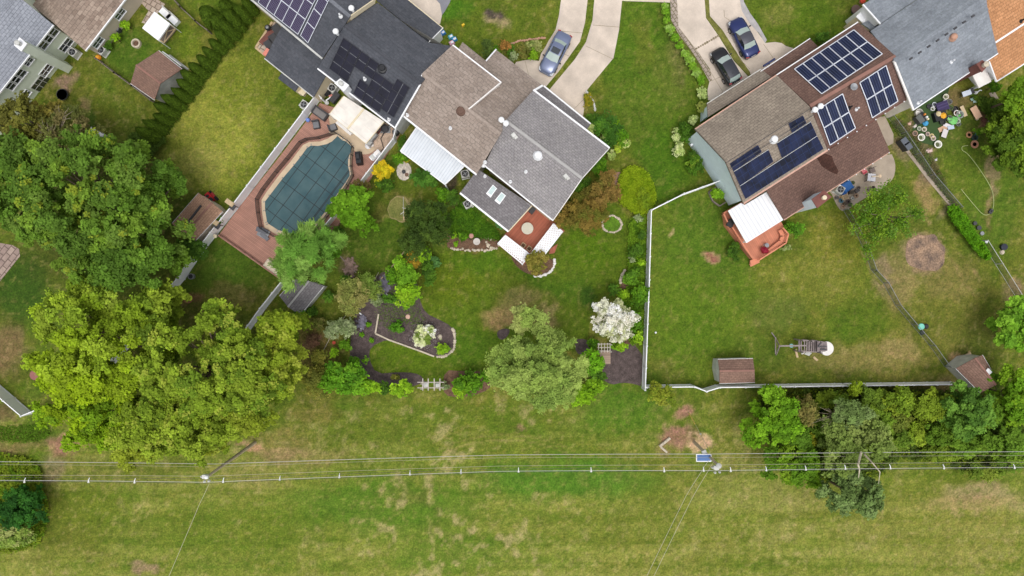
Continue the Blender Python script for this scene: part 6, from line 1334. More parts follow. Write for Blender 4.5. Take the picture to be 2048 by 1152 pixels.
boxy('flower_pot', 'small red flower pot under the grey-green juniper', 'pot', 669, 685, [('pot', 'lathe', fm((208, 84, 44)), (0, 0, 0), [(.12, 0), (.18, .25)], 10), ('rim', 'lathe', fm((190, 70, 40)), (0, 0, .25), [(.2, 0), (.19, .04)], 10)])
# toys at the charcoal house front
for k, (x, y, c_, lb) in enumerate(((886, 67, (60, 130, 200), 'blue toy crate nearest the charcoal garage'), (902, 75, (90, 170, 190), 'small turquoise toy box in the toy cluster'), (909, 80, (50, 140, 190), 'blue round toy ring on the grass'), (904, 87, (220, 170, 190), 'pale pink toy at the tan gutter'), (926, 52, (226, 190, 40), 'yellow toy lying on the lawn'))):
    boxy('toy', lb, 'toy', x, y, [('body', 'box', fm(c_), (0, 0, .2), (.6 if k != 4 else .3, .45 if k != 4 else .2, .36), .5, .8), ('top', 'box', fm((232, 232, 240)) if k != 4 else fm(c_), (.05, 0, .41), (.3, .2, .06), .5)], 'toys outside the charcoal house')
boxy('wall_unit', 'white utility box at the charcoal garage side', 'utility box', 878, 78, [('case', 'box', 'white', (0, 0, .6), (.7, .5, 1.2), .6), ('panel', 'box', 'dark', (0, 0, 1.21), (.3, .2, .02), .6)])
boxy('gutter_piece', 'dark blue roof gutter piece at the greige garage corner', 'gutter', 1516, 145, [('tube', 'tube', fm((40, 50, 92)), [(-.6, -.35, 3.2), (.6, .4, 3.2)], .12), ('strap', 'box', 'dark', (0, 0, 3.1), (.1, .3, .2), .5)])
boxy('garden_chair', 'rusty round seat by the slate porch', 'chair', 1708, 22, [('seat', 'lathe', fm((110, 84, 76)), (0, 0, .4), [(.5, 0), (.5, .08)], 14), ('frame', 'box', 'dark', (0, 0, .2), (.6, .6, .4))]); boxy('flower_pot', 'pot of red flowers above the slate porch', 'pot', 1721, 5, [('pot', 'lathe', 'terra', (0, 0, 0), [(.2, 0), (.28, .4)], 10), ('flowers', 'lathe', fm((206, 70, 44)), (0, 0, .4), [(.3, 0), (.32, .15), (.15, .3)], 9)])
# raised bed by the blue wall
b = MB(); strip_px([(1418, 384), (1426, 402), (1440, 412), (1452, 404)], .12, .3, b, th=.3); strip_px([(1418, 384), (1432, 374)], .12, .3, b, th=.3); tag(b.build('raised_bed_edging', M['wood'], loc=P(1426, 402)), 'wooden edging around the shrub at the pale blue wall', 'edging')
# patio clutter of the brown house
boxy('patio_table', 'square white-topped table on the curved patio', 'table', 1736, 357, [('tabletop', 'box', fm((200, 200, 208)), (0, 0, .74), (.86, .82, .05)), ('leg', 'box', 'dark', (.35, .35, .36), (.06, .06, .72)), ('leg', 'box', 'dark', (-.35, .35, .36), (.06, .06, .72)), ('leg', 'box', 'dark', (.35, -.35, .36), (.06, .06, .72)), ('leg', 'box', 'dark', (-.35, -.35, .36), (.06, .06, .72))], rz=-.1)
boxy('parasol', 'closed cream parasol leaning off the white-topped table', 'parasol', 1740, 356, [('canopy', 'tube', fm((214, 196, 170)), [(-.3, 0, .95), (.5, .05, 1.0)], .07), ('finial', 'lathe', fm((226, 200, 170)), (.55, .05, .9), [(.12, 0), (.2, .1), (.1, .2)], 10)])
for lb, x, y, rz in (('brown patio chair above the white-topped table', 1741, 342, .4), ('grey patio chair below the white-topped table', 1738, 381, -1.0)):
    boxy('patio_chair', lb, 'chair', x, y, [('seat', 'box', fm((112, 98, 92)), (0, 0, .42), (.55, .5, .06)), ('backrest', 'box', fm((96, 86, 84)), (0, .27, .68), (.55, .06, .5)), ('leg', 'box', 'dark', (.2, .2, .2), (.05, .05, .4)), ('leg', 'box', 'dark', (-.2, -.2, .2), (.05, .05, .4))], 'chairs at the curved patio', 0, rz)
boxy('red_cushion', 'pink and red cushions at the low brown gutter', 'cushions', 1723, 343, [('pad', 'box', fm((200, 110, 116)), (0, 0, .5), (.5, .3, .12), .6), ('pad', 'box', fm((176, 60, 76)), (.15, -.15, .4), (.5, .3, .12), .6)])
boxy('tarpaulin', 'bright blue tarpaulin beside the patio air conditioner', 'tarpaulin', 1689, 374, [('sheet', 'box', fm((36, 98, 170)), (0, 0, .45), (1.5, 1.2, .5), .55, .7), ('fold', 'box', fm((30, 84, 150)), (-.1, -.6, .3), (1.0, .5, .3), .9, .7)])
rq = random.Random(4)
CL = [((96, 80, 64), 'brown crate'), ((170, 168, 160), 'steel pot'), ((70, 56, 52), 'dark planter'), ((206, 178, 140), 'cardboard box'), ((110, 104, 104), 'grey basket'), ((60, 100, 120), 'teal bucket'), ((150, 120, 96), 'clay saucer'), ((84, 92, 60), 'potted plant')]
SP1 = [(1686, 395, 3, 1.4), (1700, 385, 0, 1), (1706, 374, 1, .7), (1712, 382, 4, 1), (1694, 404, 2, 1), (1703, 397, 1, .8), (1710, 392, 6, 1), (1688, 408, 0, .8), (1698, 410, 7, 1), (1680, 402, 5, 1), (1704, 366, 7, .8), (1672, 396, 4, .8), (1716, 376, 2, .7), (1684, 414, 6, .8), (1699, 376, 2, .9)]
PLC = ['nearest the blue tarpaulin', 'in the middle of the patio pile', 'on the right of the patio pile', 'at the bottom of the patio pile', 'by the patio air conditioner']
for k, (x, y, ci_, s_) in enumerate(SP1):
    c_, nm_ = CL[ci_]; w_ = [4 if x < 1682 else 3 if y > 403 else 2 if x > 1708 else 0 if y < 380 else 1][0]
    shp = [('body', 'box', fm(c_), (0, 0, .2 * s_), (.5 * s_, .42 * s_, .4 * s_), rq.uniform(0, 1.5), .85), ('top', 'box', fm(tuple(int(v * .7) for v in c_)), (0, 0, .41 * s_), (.36 * s_, .3 * s_, .02), .5)] if ci_ in (0, 3, 4) else [('body', 'lathe', fm(c_), (0, 0, 0), [(.15 * s_, 0), (.26 * s_, .3 * s_), (.2 * s_, .32 * s_)], 12), ('filling', 'lathe', fm((70, 84, 44)) if ci_ == 7 else fm(tuple(int(v * .6) for v in c_)), (0, 0, .3 * s_), [(.2 * s_, 0), (.1 * s_, .1 * s_ if ci_ == 7 else .02)], 10)]
    boxy(nm_.replace(' ', '_'), ('small ' if s_ < .9 else '') + nm_ + ' ' + PLC[w_] + ' (%s)' % ['first from the left', 'second', 'third', 'fourth', 'fifth', 'sixth', 'seventh', 'eighth', 'ninth', 'tenth', 'eleventh', 'twelfth', 'thirteenth', 'fourteenth', 'fifteenth'][k] if False else ('small ' if s_ < .9 else '') + nm_ + ' ' + PLC[w_], nm_.split()[-1], x, y, shp, 'clutter on the curved patio')
for x, y, lb in ((1799, 287, 'grey bin with silver lid by the dirt path'), (1806, 296, 'second dark bin behind the chain link fence')):
    boxy('wheelie_bin', lb, 'bin', x, y, [('body', 'box', 'dark', (0, 0, .5), (.6, .7, 1.0), .6, 1.1), ('lid', 'box', fm((92, 98, 108)), (0, 0, 1.03), (.66, .78, .08), .6)], 'bins by the dirt path')
# yard pile behind the slate house: kinds and places
J = [('ring_pot', 1839, 276, (236, 232, 224), 'largest white ring planter at the left of the messy bed', .62), ('ring_pot', 1872.5, 290, (236, 234, 226), 'white ring planter lowest in the messy bed', .66), ('ring_pot', 1845, 260, (226, 214, 200), 'small white ring planter above the largest one', .42), ('ring_pot', 1888, 195, (228, 222, 208), 'white ring planter near the slate roof gutter', .48), ('ring_pot', 1862, 219, (222, 222, 222), 'white ring planter on the dark mat', .38), ('ring_pot', 1909.5, 227.5, (236, 228, 224), 'white planter with red soil in the pile', .5), ('ring_pot', 1863, 278, (224, 204, 196), 'pinkish planter between the two large rings', .42)]
for nm_, x, y, c_, lb, r_ in J:
    boxy('ring_planter', lb, 'planter', x, y, [('rim', 'lathe', fm(c_), (0, 0, 0), [(r_ * .42, 0), (r_ * .62, .3), (r_ * .64, .36), (r_ * .48, .36), (r_ * .42, .2)], 20), ('soil', 'lathe', fm((112, 72, 54)) if 'red' in lb else fm((84, 92, 56)), (0, 0, .18), [(r_ * .42, 0), (r_ * .34, .05)], 12)], 'round planters in the messy yard')
boxy('folding_bench', 'dark purple slatted garden bench in the messy yard', 'bench', 1879, 215, [('seat', 'box', fm((52, 40, 84)), (0, 0, .5), (1.3, 1.0, .1)), ('slat', 'box', fm((72, 60, 106)), (0, .2, .57), (1.2, .12, .03)), ('slat', 'box', fm((72, 60, 106)), (0, -.1, .57), (1.2, .12, .03)), ('leg', 'box', 'black', (.5, .4, .22), (.1, .1, .45)), ('leg', 'box', 'black', (-.5, -.4, .22), (.1, .1, .45))], rz=.35)
boxy('plastic_crate', 'black crate with orange sacks in the messy yard', 'crate', 1875, 234, [('crate', 'box', 'black', (0, 0, .3), (1.3, 1.0, .6), .3), ('sack', 'lathe', fm((232, 170, 40)), (.25, 0, .5), [(.3, 0), (.34, .15), (.15, .3)], 8), ('sack', 'lathe', fm((206, 190, 150)), (-.25, .2, .5), [(.3, 0), (.3, .12), (.15, .25)], 8)])
boxy('plastic_sheet', 'crumpled bright green plastic sheet in the messy yard', 'sheet', 1904, 242, [('fold', 'lathe', fm((120, 200, 110)), (0, 0, .2), [(.5, 0), (.45, .1), (.1, .25)], 7), ('fold', 'box', fm((104, 184, 96)), (.5, .45, .3), (.7, .35, .12), .9, .7), ('fold', 'box', fm((140, 210, 120)), (-.5, .1, .25), (.6, .3, .1), 2.2, .7)])
for k, (x, y, w_, d_, rz, c_, lb) in enumerate([(1885, 257, 1.1, .5, .45, (204, 166, 136), 'longest of the boards fanned beside the green sheet'), (1893, 252, .9, .4, -.4, (226, 220, 226), 'white board lying across the fanned boards'), (1899, 256, .7, .4, .2, (190, 204, 224), 'pale blue board right of the fanned boards'), (1886, 268, .9, .55, 1.25, (214, 208, 210), 'framed poster board at the bottom of the fanned boards'), (1923, 224, 1.2, .4, -1.15, (206, 184, 152), 'pale plywood strip right of the pile'), (1947, 227, 1.4, .75, -1.05, (218, 178, 148), 'larger pinkish plywood sheet right of the strip')]):
    boxy('board', lb, 'board', x, y, [('sheet', 'box', fm(c_), (0, 0, .12 + .06 * k), (w_, d_, .03), rz), ('support', 'box', 'dark', (0, 0, .05 + .03 * k), (w_ * .6, d_ * .6, .06), rz)], 'boards in the messy yard')
boxy('garden_table', 'white rectangular table top in the upper messy yard', 'table', 1925, 190, [('tabletop', 'box', fm((206, 214, 228)), (0, 0, .7), (.98, .55, .05)), ('frame', 'box', 'dark', (.1, 0, .35), (.8, .4, .06)), ('leg', 'box', 'grey', (.4, .2, .35), (.05, .05, .7)), ('leg', 'box', 'grey', (-.4, -.2, .35), (.05, .05, .7))], rz=.35)
boxy('garden_chair', 'dark wire chairs heaped right of the white table top', 'chairs', 1937, 185, [('seat', 'box', 'dark', (0, 0, .45), (.6, .6, .05), .4), ('backrest', 'box', 'grey', (0, .35, .7), (.6, .05, .5), .4), ('leg', 'box', 'dark', (.2, 0, .2), (.05, .05, .4)), ('leg', 'box', 'dark', (-.2, 0, .2), (.05, .05, .4))])
boxy('garden_statue', 'white heron ornament right of the dark wire chairs', 'ornament', 1948, 187, [('body', 'lathe', 'white', (0, 0, 0), [(.1, 0), (.2, .3), (.12, .5), (.06, .6)], 9), ('neck', 'tube', 'white', [(0, 0, .5), (.15, .15, .75), (.3, .1, .8)], .06)])
boxy('glass_panel', 'pale green glass panels stacked under the heron ornament', 'glass panel', 1944, 198, [('pane', 'box', fm((166, 200, 190), .15), (0, 0, .2), (.6, .3, .04), .6), ('pane', 'box', fm((190, 214, 210), .15), (.25, -.3, .15), (.45, .28, .04), .2)])
boxy('bottle_shelf', 'black shelf carrying white and orange bottles beside the cream wall', 'shelf', 1841, 236, [('shelf', 'box', fm((26, 28, 34)), (0, 0, .6), (1.1, .45, .06)), ('rack', 'box', 'dark', (0, 0, .3), (1.0, .4, .5)), ('bottle', 'lathe', 'white', (.2, .1, .63), [(.12, 0), (.12, .25), (.05, .3)], 8), ('bottle', 'lathe', fm((226, 140, 60)), (-.15, .15, .63), [(.12, 0), (.1, .2)], 8), ('bottle', 'lathe', fm((236, 226, 190)), (.45, .1, .63), [(.13, 0), (.1, .2)], 8)], rz=-.9)
boxy('storage_box', 'squat grey box left of the black bottle shelf', 'box', 1833, 241, [('body', 'box', fm((72, 74, 74)), (0, 0, .35), (.9, .6, .7), -.9), ('lid', 'box', fm((92, 94, 92)), (0, 0, .72), (.92, .62, .05), -.9)])
boxy('wash_tub', 'silver wash tub at the cream wall corner', 'tub', 1834, 227, [('tub', 'lathe', fm((196, 192, 186)), (0, 0, 0), [(.35, 0), (.42, .45), (.36, .45), (.3, .1)], 16), ('hose', 'lathe', 'trim', (0, 0, .12), [(.25, 0), (.26, .1), (.1, .12)], 12)])
boxy('bag', 'bright blue bag below the black bottle shelf', 'bag', 1849, 247, [('sack', 'lathe', fm((70, 160, 210)), (0, 0, 0), [(.25, 0), (.33, .2), (.15, .38)], 8), ('sack', 'lathe', fm((232, 226, 210)), (-.25, .35, 0), [(.2, 0), (.24, .2), (.1, .3)], 8)])
boxy('turf_mat', 'dark green artificial turf mat under the clutter', 'mat', 1858, 240, [('mat', 'box', fm((60, 84, 44), .95), (0, 0, .025), (3.0, 5.2, .04), -.25), ('mat', 'box', fm((56, 78, 42), .95), (.9, 2.4, .02), (2.0, 3.0, .04), -.25)])
PT = [(1818, 248, .3, (204, 168, 150), 'pale stick pile above the messy bed'), (1829, 253, .3, (206, 196, 190), 'white brick beside the messy bed'), (1827, 268, .35, (170, 140, 120), 'brown pot left of the white ring planters'), (1836, 258, .28, (196, 204, 180), 'pale green pot above the small ring'), (1853, 269, .28, (208, 184, 172), 'clay pot right of the small ring'), (1861, 273, .3, (226, 204, 150), 'yellow pot above the pinkish planter'), (1856, 214, .3, (60, 60, 66), 'dark bucket under the slate gutter'), (1866, 210, .3, (206, 212, 220), 'white bucket under the slate gutter'), (1890, 207, .42, (186, 186, 190), 'silver tray left of the table top'), (1896, 205, .35, (120, 118, 116), 'grey pot behind the silver tray'), (1898, 217, .35, (90, 110, 60), 'mossy pot between bench and pile'), (1915, 231, .5, (150, 156, 150), 'wire basket beside the white planter with red soil'), (1912, 243, .35, (190, 200, 180), 'pale jug right of the green sheet'), (1895, 238, .4, (96, 104, 92), 'dark green drum in the middle of the pile'), (1882, 245, .4, (60, 60, 60), 'black drum left of the green sheet'), (1914, 249, .32, (110, 118, 108), 'grey pot at the right foot of the pile'), (1908, 219, .35, (30, 30, 32), 'black planter left of the plywood strip'), (1952, 238, .2, (232, 222, 190), 'cream tag pot below the pinkish plywood'), (1937, 270, .36, (186, 138, 100), 'flat clay dish in the lawn below the pile'), (1948, 289, .45, (196, 140, 110), 'large oval terracotta dish right of the hose end'), (1946, 276, .4, (50, 74, 66), 'dark green cans by the leafy shrub'), (1950, 271, .2, (90, 190, 220), 'turquoise cup by the leafy shrub'), (1853, 303, .32, (214, 186, 180), 'left one of two pink stones'), (1860, 302, .32, (214, 186, 180), 'right one of two pink stones'), (1975, 233, .4, (150, 120, 112), 'reddish debris heap below the concrete slab'), (1980, 246, .4, (176, 170, 166), 'white debris heap below the reddish one'), (1967, 241, .4, (110, 70, 58), 'dark red debris heap left of the white one'), (1871, 320, .22, (206, 200, 204), 'small white stone low in the weedy bed'), (1905, 268 - 48, .3, (70, 66, 70), 'dark pot touching the bench corner')]
for k, (x, y, r_, c_, lb) in enumerate(PT):
    nm_ = ('pot' if 'pot' in lb else 'bucket' if 'bucket' in lb else 'stone' if 'stone' in lb or 'brick' in lb else 'debris' if 'debris' in lb or 'pile ' in lb else 'drum' if 'drum' in lb else 'dish' if 'dish' in lb or 'tray' in lb else 'container')
    if nm_ in ('stone', 'debris'): ps_ = [('chunk', 'box', fm(c_, .9), (0, 0, r_ * .25), (r_ * 1.3, r_, r_ * .5), k * .7, .8), ('chunk', 'box', fm(tuple(int(v * .8) for v in c_), .9), (r_ * .5, r_ * .7, r_ * .15), (r_ * .7, r_ * .5, r_ * .3), k * 1.3, .8)]
    else: ps_ = [('body', 'lathe', fm(c_), (0, 0, 0), [(r_ * .6, 0), (r_ * .85, r_ * .9), (r_ * .65, r_ * .9), (r_ * .55, r_ * .5)] if nm_ != 'dish' else [(r_ * .7, 0), (r_, .12), (r_ * .8, .1)], 14), ('filling', 'lathe', fm(tuple(int(v * .45 + 20) for v in c_)), (0, 0, r_ * .5 if nm_ != 'dish' else .06), [(r_ * .6, 0), (r_ * .5, .04)], 10)]
    boxy(nm_, lb, nm_, x, y, ps_, 'small clutter in the messy yard')
b = MB(); hp = smooth([(1936, 291), (1924, 292), (1923, 300), (1934, 306), (1946, 320), (1962, 342), (1976, 364), (1986, 384), (1988, 408), (1984, 424), (1974, 431), (1964, 428), (1950, 412), (1930, 388), (1922, 378)], 2, False)
b.tube([P(x, y, .05) for x, y in hp], .035, 6); tag(b.build('garden_hose', fm((170, 180, 120)), loc=P(1936, 291)), 'pale garden hose looping over the far right lawn', 'hose')
boxy('sprinkler', 'small dark sprinkler box on the looping garden hose', 'sprinkler', 1980, 423, [('body', 'box', 'dark', (0, 0, .12), (.35, .5, .2), -.6), ('head', 'lathe', 'black', (0, 0, .22), [(.08, 0), (.05, .08)], 8)])
boxy('bucket', 'dark blue bucket with stone foot on the far right lawn', 'bucket', 2004, 496, [('bucket', 'lathe', fm((34, 38, 56)), (0, .1, 0), [(.3, 0), (.36, .4), (.28, .42)], 14), ('foot', 'lathe', 'stone', (0, -.45, 0), [(.28, 0), (.2, .15)], 9)])
boxy('plastic_hoop', 'turquoise hoop hung over the green chain link fence', 'hoop', 1830, 652, [('ring', 'lathe', fm((120, 200, 180)), (0, 0, 1.15), [(.30, 0), (.33, .05), (.31, .06), (.24, .02)], 20), ('net', 'lathe', fm((90, 170, 150)), (0, 0, 1.0), [(.3, 0), (.36, .1)], 14)])
boxy('kettle_grill', 'black broken grill behind the turquoise hoop', 'grill', 1846, 656, [('bowl', 'lathe', 'black', (.1, .2, .2), [(.2, 0), (.3, .2), (.2, .3)], 12), ('lid', 'lathe', 'dark', (-.1, -.5, 0), [(.28, 0), (.25, .1), (.08, .18)], 12), ('leg', 'tube', 'dark', [(-.3, 0, 0), (.1, .2, .5)], .03)])
boxy('clutter_row', 'row of dark pots along the hedge foot near the right chain link fence', 'pots', 1955, 456, [('pot', 'lathe', 'dark', (0, 0, 0), [(.2, 0), (.26, .3)], 9), ('pot', 'lathe', 'grey', (.4, -.6, 0), [(.2, 0), (.22, .2)], 9), ('pot', 'lathe', 'white', (.9, -1.5, 0), [(.14, 0), (.18, .15)], 9), ('pot', 'lathe', 'dark', (-.4, .5, 0), [(.2, 0), (.22, .25)], 9)])
boxy('ball', 'small white ball on the swing-set lawn near the blossom tree', 'ball', 1311, 665, [('ball', 'lathe', 'white', (0, 0, 0), [(.05, 0), (.11, .06), (.12, .12), (.08, .2)], 10), ('base', 'lathe', 'trim', (0, 0, 0), [(.06, 0), (.05, .02)], 8)])
# ------------------------------------------------------------------ vegetation
M['leaf'] = attrmat('leaves', rough=.75, amp=0, transl=.25, spec=.15)
M['leaf_dry'] = attrmat('soft_leaves', rough=.9, amp=0, transl=.15, spec=.1)
def quads(name, cen, nrm, axis, la, lb, colr, parent=None, mat='leaf', loc=None):
    """leaf faces: centres (n,3), normals, long axis, half lengths, colours"""
    n = len(cen); nrm = nrm / (np.linalg.norm(nrm, axis=1, keepdims=True) + 1e-9)
    a = axis - nrm * (axis * nrm).sum(1, keepdims=True); a /= (np.linalg.norm(a, axis=1, keepdims=True) + 1e-9); b = np.cross(nrm, a)
    la = la[:, None]; lb = lb[:, None]
    V = np.stack([cen - a * la, cen - b * lb - nrm * lb * .25, cen + a * la, cen + b * lb - nrm * lb * .25], 1).reshape(-1, 3)
    off = np.array(wloc(parent)) if parent is not None else (np.array(loc) if loc is not None else np.zeros(3)); V = V - off
    me = bpy.data.meshes.new(name); me.vertices.add(4 * n); me.vertices.foreach_set('co', V.astype(np.float32).ravel())
    me.loops.add(4 * n); me.loops.foreach_set('vertex_index', np.arange(4 * n, dtype=np.int32)); me.polygons.add(n)
    me.polygons.foreach_set('loop_start', np.arange(n, dtype=np.int32) * 4); me.polygons.foreach_set('loop_total', np.full(n, 4, dtype=np.int32))
    at = me.attributes.new('tint', 'FLOAT_COLOR', 'POINT'); c4 = np.concatenate([np.clip(colr, .002, .95), np.ones((n, 1))], 1); at.data.foreach_set('color', np.repeat(c4, 4, 0).astype(np.float32).ravel())
    me.materials.append(M[mat]); me.update(); o = bpy.data.objects.new(name, me); COL.objects.link(o)
    if parent is not None: o.parent = parent
    elif loc is not None: o.location = loc
    return o
LEAFGAIN = 1.25
def unit(r, n):
    v = r.normal(size=(n, 3)); return v / np.linalg.norm(v, axis=1, keepdims=True)
def crown_pts(r, C, rx, ry, rz, n, lobe, fill=.3, rough=.35, gap=.0, flat_=.5):
    """leaf positions on a lumpy crown: lobes ride on an uneven ellipsoid; returns centre, outward direction, lobe number"""
    K = max(5, int(2.1 * (rx / lobe) * (ry / lobe) + 2))
    ph = r.rand(6) * 6.28; am = rough * (r.rand(6) * .5 + .3)
    ang = r.rand(K) * 6.283; rad = np.sqrt(r.rand(K)) * .97
    edge = 1 + sum(am[k] * np.sin(ang * (k + 2) + ph[k]) for k in range(6)) / 3.0
    lx = np.cos(ang) * rad * edge * (rx - lobe * .9); ly = np.sin(ang) * rad * edge * (ry - lobe * .9)
    hz = np.sqrt(np.clip(1 - rad ** 2 * .94, 0, 1)) ** flat_; lz = rz * (hz * (.72 + .4 * r.rand(K)) - (r.rand(K) < fill) * (.35 + .6 * r.rand(K)) * .8)
    lr = lobe * (.55 + .8 * r.rand(K))
    w = lr ** 2; w = w / w.sum(); li = r.choice(K, n, p=w)
    m = 11; cd = unit(r, K * m).reshape(K, m, 3); cd[:, :, 2] = np.abs(cd[:, :, 2]) * 1.1 - .15
    cr = .45 + .75 * r.rand(K, m); ci = r.randint(0, m, n); q = cd[li, ci] * cr[li, ci][:, None]
    q = q + r.normal(size=(n, 3)) * (.13 + .11 * r.rand(K, m))[li, ci][:, None]
    d = q / (np.linalg.norm(q, axis=1, keepdims=True) + 1e-6); rr = lr[li]
    c = np.stack([C[0] + lx[li] + q[:, 0] * rr, C[1] + ly[li] + q[:, 1] * rr, C[2] + lz[li] + q[:, 2] * rr * .8], 1)
    if gap:
        hsh = r.rand(K * m) > gap; keep = hsh[li * m + ci]; c, d, li, ci = c[keep], d[keep], li[keep], ci[keep]
    return c, d, li, ci, (lx, ly, lz, lr)
def tree(name, label, cat, px, py, rx, ry, ztop, cols, n, leaf=.2, lobe=1.3, zbase=None, aspect=.75, trunk=True, group=None, rough=.35, gap=.0, fill=.3, seed=0, mix=None, mat='leaf', base=None, bark='bark', limbs=7, yellow=None, radial=0.0, thick=None, cvar=.26, zlow=None, flat_=.5):
    """px, py, rx, ry: crown outline in the photograph; ztop: crown top height"""
    r = np.random.RandomState(seed + int(px) * 3 + int(py)); random.seed(seed + int(px * 7 + py))
    th = thick if thick else min(ztop * .62, max(rx, ry) / 18.3 * .9); zc = ztop - th; k = (H - (zc + th * .6)) / F
    C = ((px - 1024) * k, (576 - py) * k, zc); RX, RY = rx * k, ry * k
    gx, gy = (C[0], C[1]) if base is None else tuple(P(*base))[:2]
    t = thing(name, label, cat, (gx, gy, 0), group)
    c, d, li, ci, lob = crown_pts(r, C, RX, RY, th, n, lobe, fill, rough, gap, flat_); n = len(c)
    pal = np.array([lin(q) for q in cols]); K = len(lob[0]); m = 11
    lt = r.randint(0, len(pal), K); base_ = pal[lt[li]]
    if mix is not None:   # smooth change of hue across the crown
        f = np.clip(((c[:, 0] - C[0]) / RX * mix[0] + (c[:, 1] - C[1]) / RY * mix[1]) * .5 + .5 + (r.rand(K)[li] - .5) * .5, 0, 1)[:, None]; base_ = base_ * (1 - f) + np.array(lin(mix[2]))[None] * f
    cl = r.rand(K * m)[li * m + ci][:, None]
    colr = LEAFGAIN * base_ * (1 + cvar * (2 * cl - 1)) * (1 + .16 * (2 * r.rand(n, 1) - 1)) * (1 + .10 * (2 * r.rand(K)[li][:, None] - 1))
    if yellow: y = (r.rand(K * m) < yellow[0])[li * m + ci] & (r.rand(n) < .8); colr[y] = colr[y] * .3 + np.array(lin(yellow[1])) * .7
    nr = d * .35 + unit(r, n) * .7 + np.array([0, 0, .85]); ax = unit(r, n) * (1 - radial) + d * radial * 1.5 + np.array([0, 0, -.2 * radial])
    s = leaf * (.65 + .7 * r.rand(n)); 
    quads('crown', c, nr, ax, s, s * aspect, colr, t, mat)
    if trunk:
        tr = MB(); r0 = max(.05, ztop * .022); bz = max(.3, zc - th * .1)
        mid = Vector((gx * .6 + C[0] * .4, gy * .6 + C[1] * .4, bz * .6)); top = Vector((C[0], C[1], zc + th * .35))
        tr.tube([(gx, gy, 0), mid, top], [r0 * 1.25, r0, r0 * .45], 8); ix = list(range(K)); random.shuffle(ix)
        for q in ix[:limbs]:
            e = Vector((C[0] + lob[0][q], C[1] + lob[1][q], C[2] + lob[2][q])); s_ = mid.lerp(top, random.uniform(0, .7)); mm = s_.lerp(e, .5) + Vector((0, 0, -.1 * (e - s_).length * .3)); tr.tube([s_, mm, e], [r0 * .5, r0 * .32, r0 * .12], 5)
        tr.build('trunk', M[bark], t, smooth=True)
    return t
def bush(label, px, py, r1, h_, cols, n=None, leaf=.10, r2=None, name='shrub', cat='shrub', **kw):
    r2 = r2 or r1; a = r1 * r2 / 335.0 * 3.14; n = n or int(160 + a * 300 * (.1 / leaf) ** 1.6); kw.setdefault('lobe', max(.22, min(.7, min(r1, r2) / 18.3 * .42)))
    return tree(name, label, cat, px, py, r1, r2, h_, cols, n, leaf, aspect=kw.pop('aspect', .7), limbs=kw.pop('limbs', 4), thick=kw.pop('thick', min(h_ * .8, max(r1, r2) / 18.3)), **kw)

G1 = [(74, 108, 30), (86, 120, 34), (66, 98, 30)]
# the three great trees on the left
tree('maple_tree', 'largest dark green maple filling the left edge between the green house and the brown shed', 'tree', 178, 402, 178, 152, 13.5, [(98, 130, 42), (112, 142, 46), (88, 118, 40), (104, 132, 50)], 105000, .13, .85, rough=.32, yellow=(.07, (160, 172, 52)), fill=.35, limbs=26, gap=.12, base=(230, 420), thick=6.5, flat_=.65)
tree('maple_tree', 'dark green maple reaching toward the white pool fence behind the brown shed', 'tree', 290, 400, 58, 86, 12, [(92, 126, 40), (106, 138, 44), (84, 116, 38)], 32000, .13, .85, rough=.3, fill=.35, limbs=10, gap=.06, base=(330, 430), thick=5.5, flat_=.65)
tree('maple_tree', 'dark green maple lobe directly above the yellow-green maple', 'tree', 250, 525, 108, 60, 11, [(92, 126, 40), (106, 138, 44), (84, 116, 38)], 32000, .13, 1.0, rough=.3, fill=.35, limbs=8, gap=.06, base=(270, 520), thick=5, flat_=.65)
tree('maple_tree', 'bright yellow-green maple overhanging the left white fence corner', 'tree', 190, 690, 148, 140, 12.5, [(130, 154, 48), (142, 162, 54), (118, 144, 44)], 86000, .125, .85, rough=.28, mix=(-.2, -.9, (140, 164, 22)), fill=.3, limbs=14, gap=.1, base=(240, 680), thick=6, flat_=.65, cvar=.3)
tree('maple_tree', 'bright green lower maple boughs over the fence corner and wires', 'tree', 175, 830, 118, 70, 10.5, [(118, 150, 24), (134, 160, 24), (106, 138, 26)], 34000, .125, .85, rough=.4, fill=.3, limbs=8, gap=.06, base=(215, 790), thick=4.5, flat_=.65, cvar=.3)
tree('maple_tree', 'olive yellow maple with ragged boughs hanging over the left wires', 'tree', 418, 735, 166, 120, 13, [(122, 146, 40), (114, 138, 38), (134, 156, 46), (104, 130, 36)], 92000, .125, .85, rough=.4, yellow=(.12, (186, 196, 78)), fill=.32, limbs=16, gap=.13, base=(450, 730), thick=6, flat_=.65, cvar=.32)
tree('maple_tree', 'olive yellow maple boughs dipping across the wires beside the left pole', 'tree', 345, 855, 120, 82, 11.5, [(126, 148, 40), (118, 140, 38), (138, 158, 48)], 38000, .12, .8, rough=.5, yellow=(.11, (186, 196, 78)), fill=.3, limbs=10, gap=.07, base=(400, 790), thick=4.5, flat_=.65, cvar=.32)
tree('maple_tree', 'yellow-green maple boughs lying over the left pool fence line', 'tree', 318, 608, 56, 40, 10, [(122, 146, 42), (134, 154, 46)], 10000, .15, .9, rough=.4, gap=.1, limbs=5, base=(300, 640), thick=4, cvar=.3)
tree('maple_tree', 'olive yellow maple boughs beside the grey-roofed garden shed', 'tree', 545, 665, 56, 44, 10.5, [(122, 142, 36), (112, 134, 34), (136, 152, 42)], 10500, .15, .9, rough=.4, gap=.1, limbs=5, base=(510, 690), thick=4, cvar=.3, yellow=(.11, (186, 196, 78)))
tree('maple_tree', 'dark green maple boughs at the left edge above the block paving', 'tree', 40, 400, 66, 92, 10, [(88, 120, 38), (100, 130, 40), (80, 110, 36)], 23000, .13, 1.0, rough=.35, gap=.12, limbs=7, base=(60, 420), thick=4.5, cvar=.3)
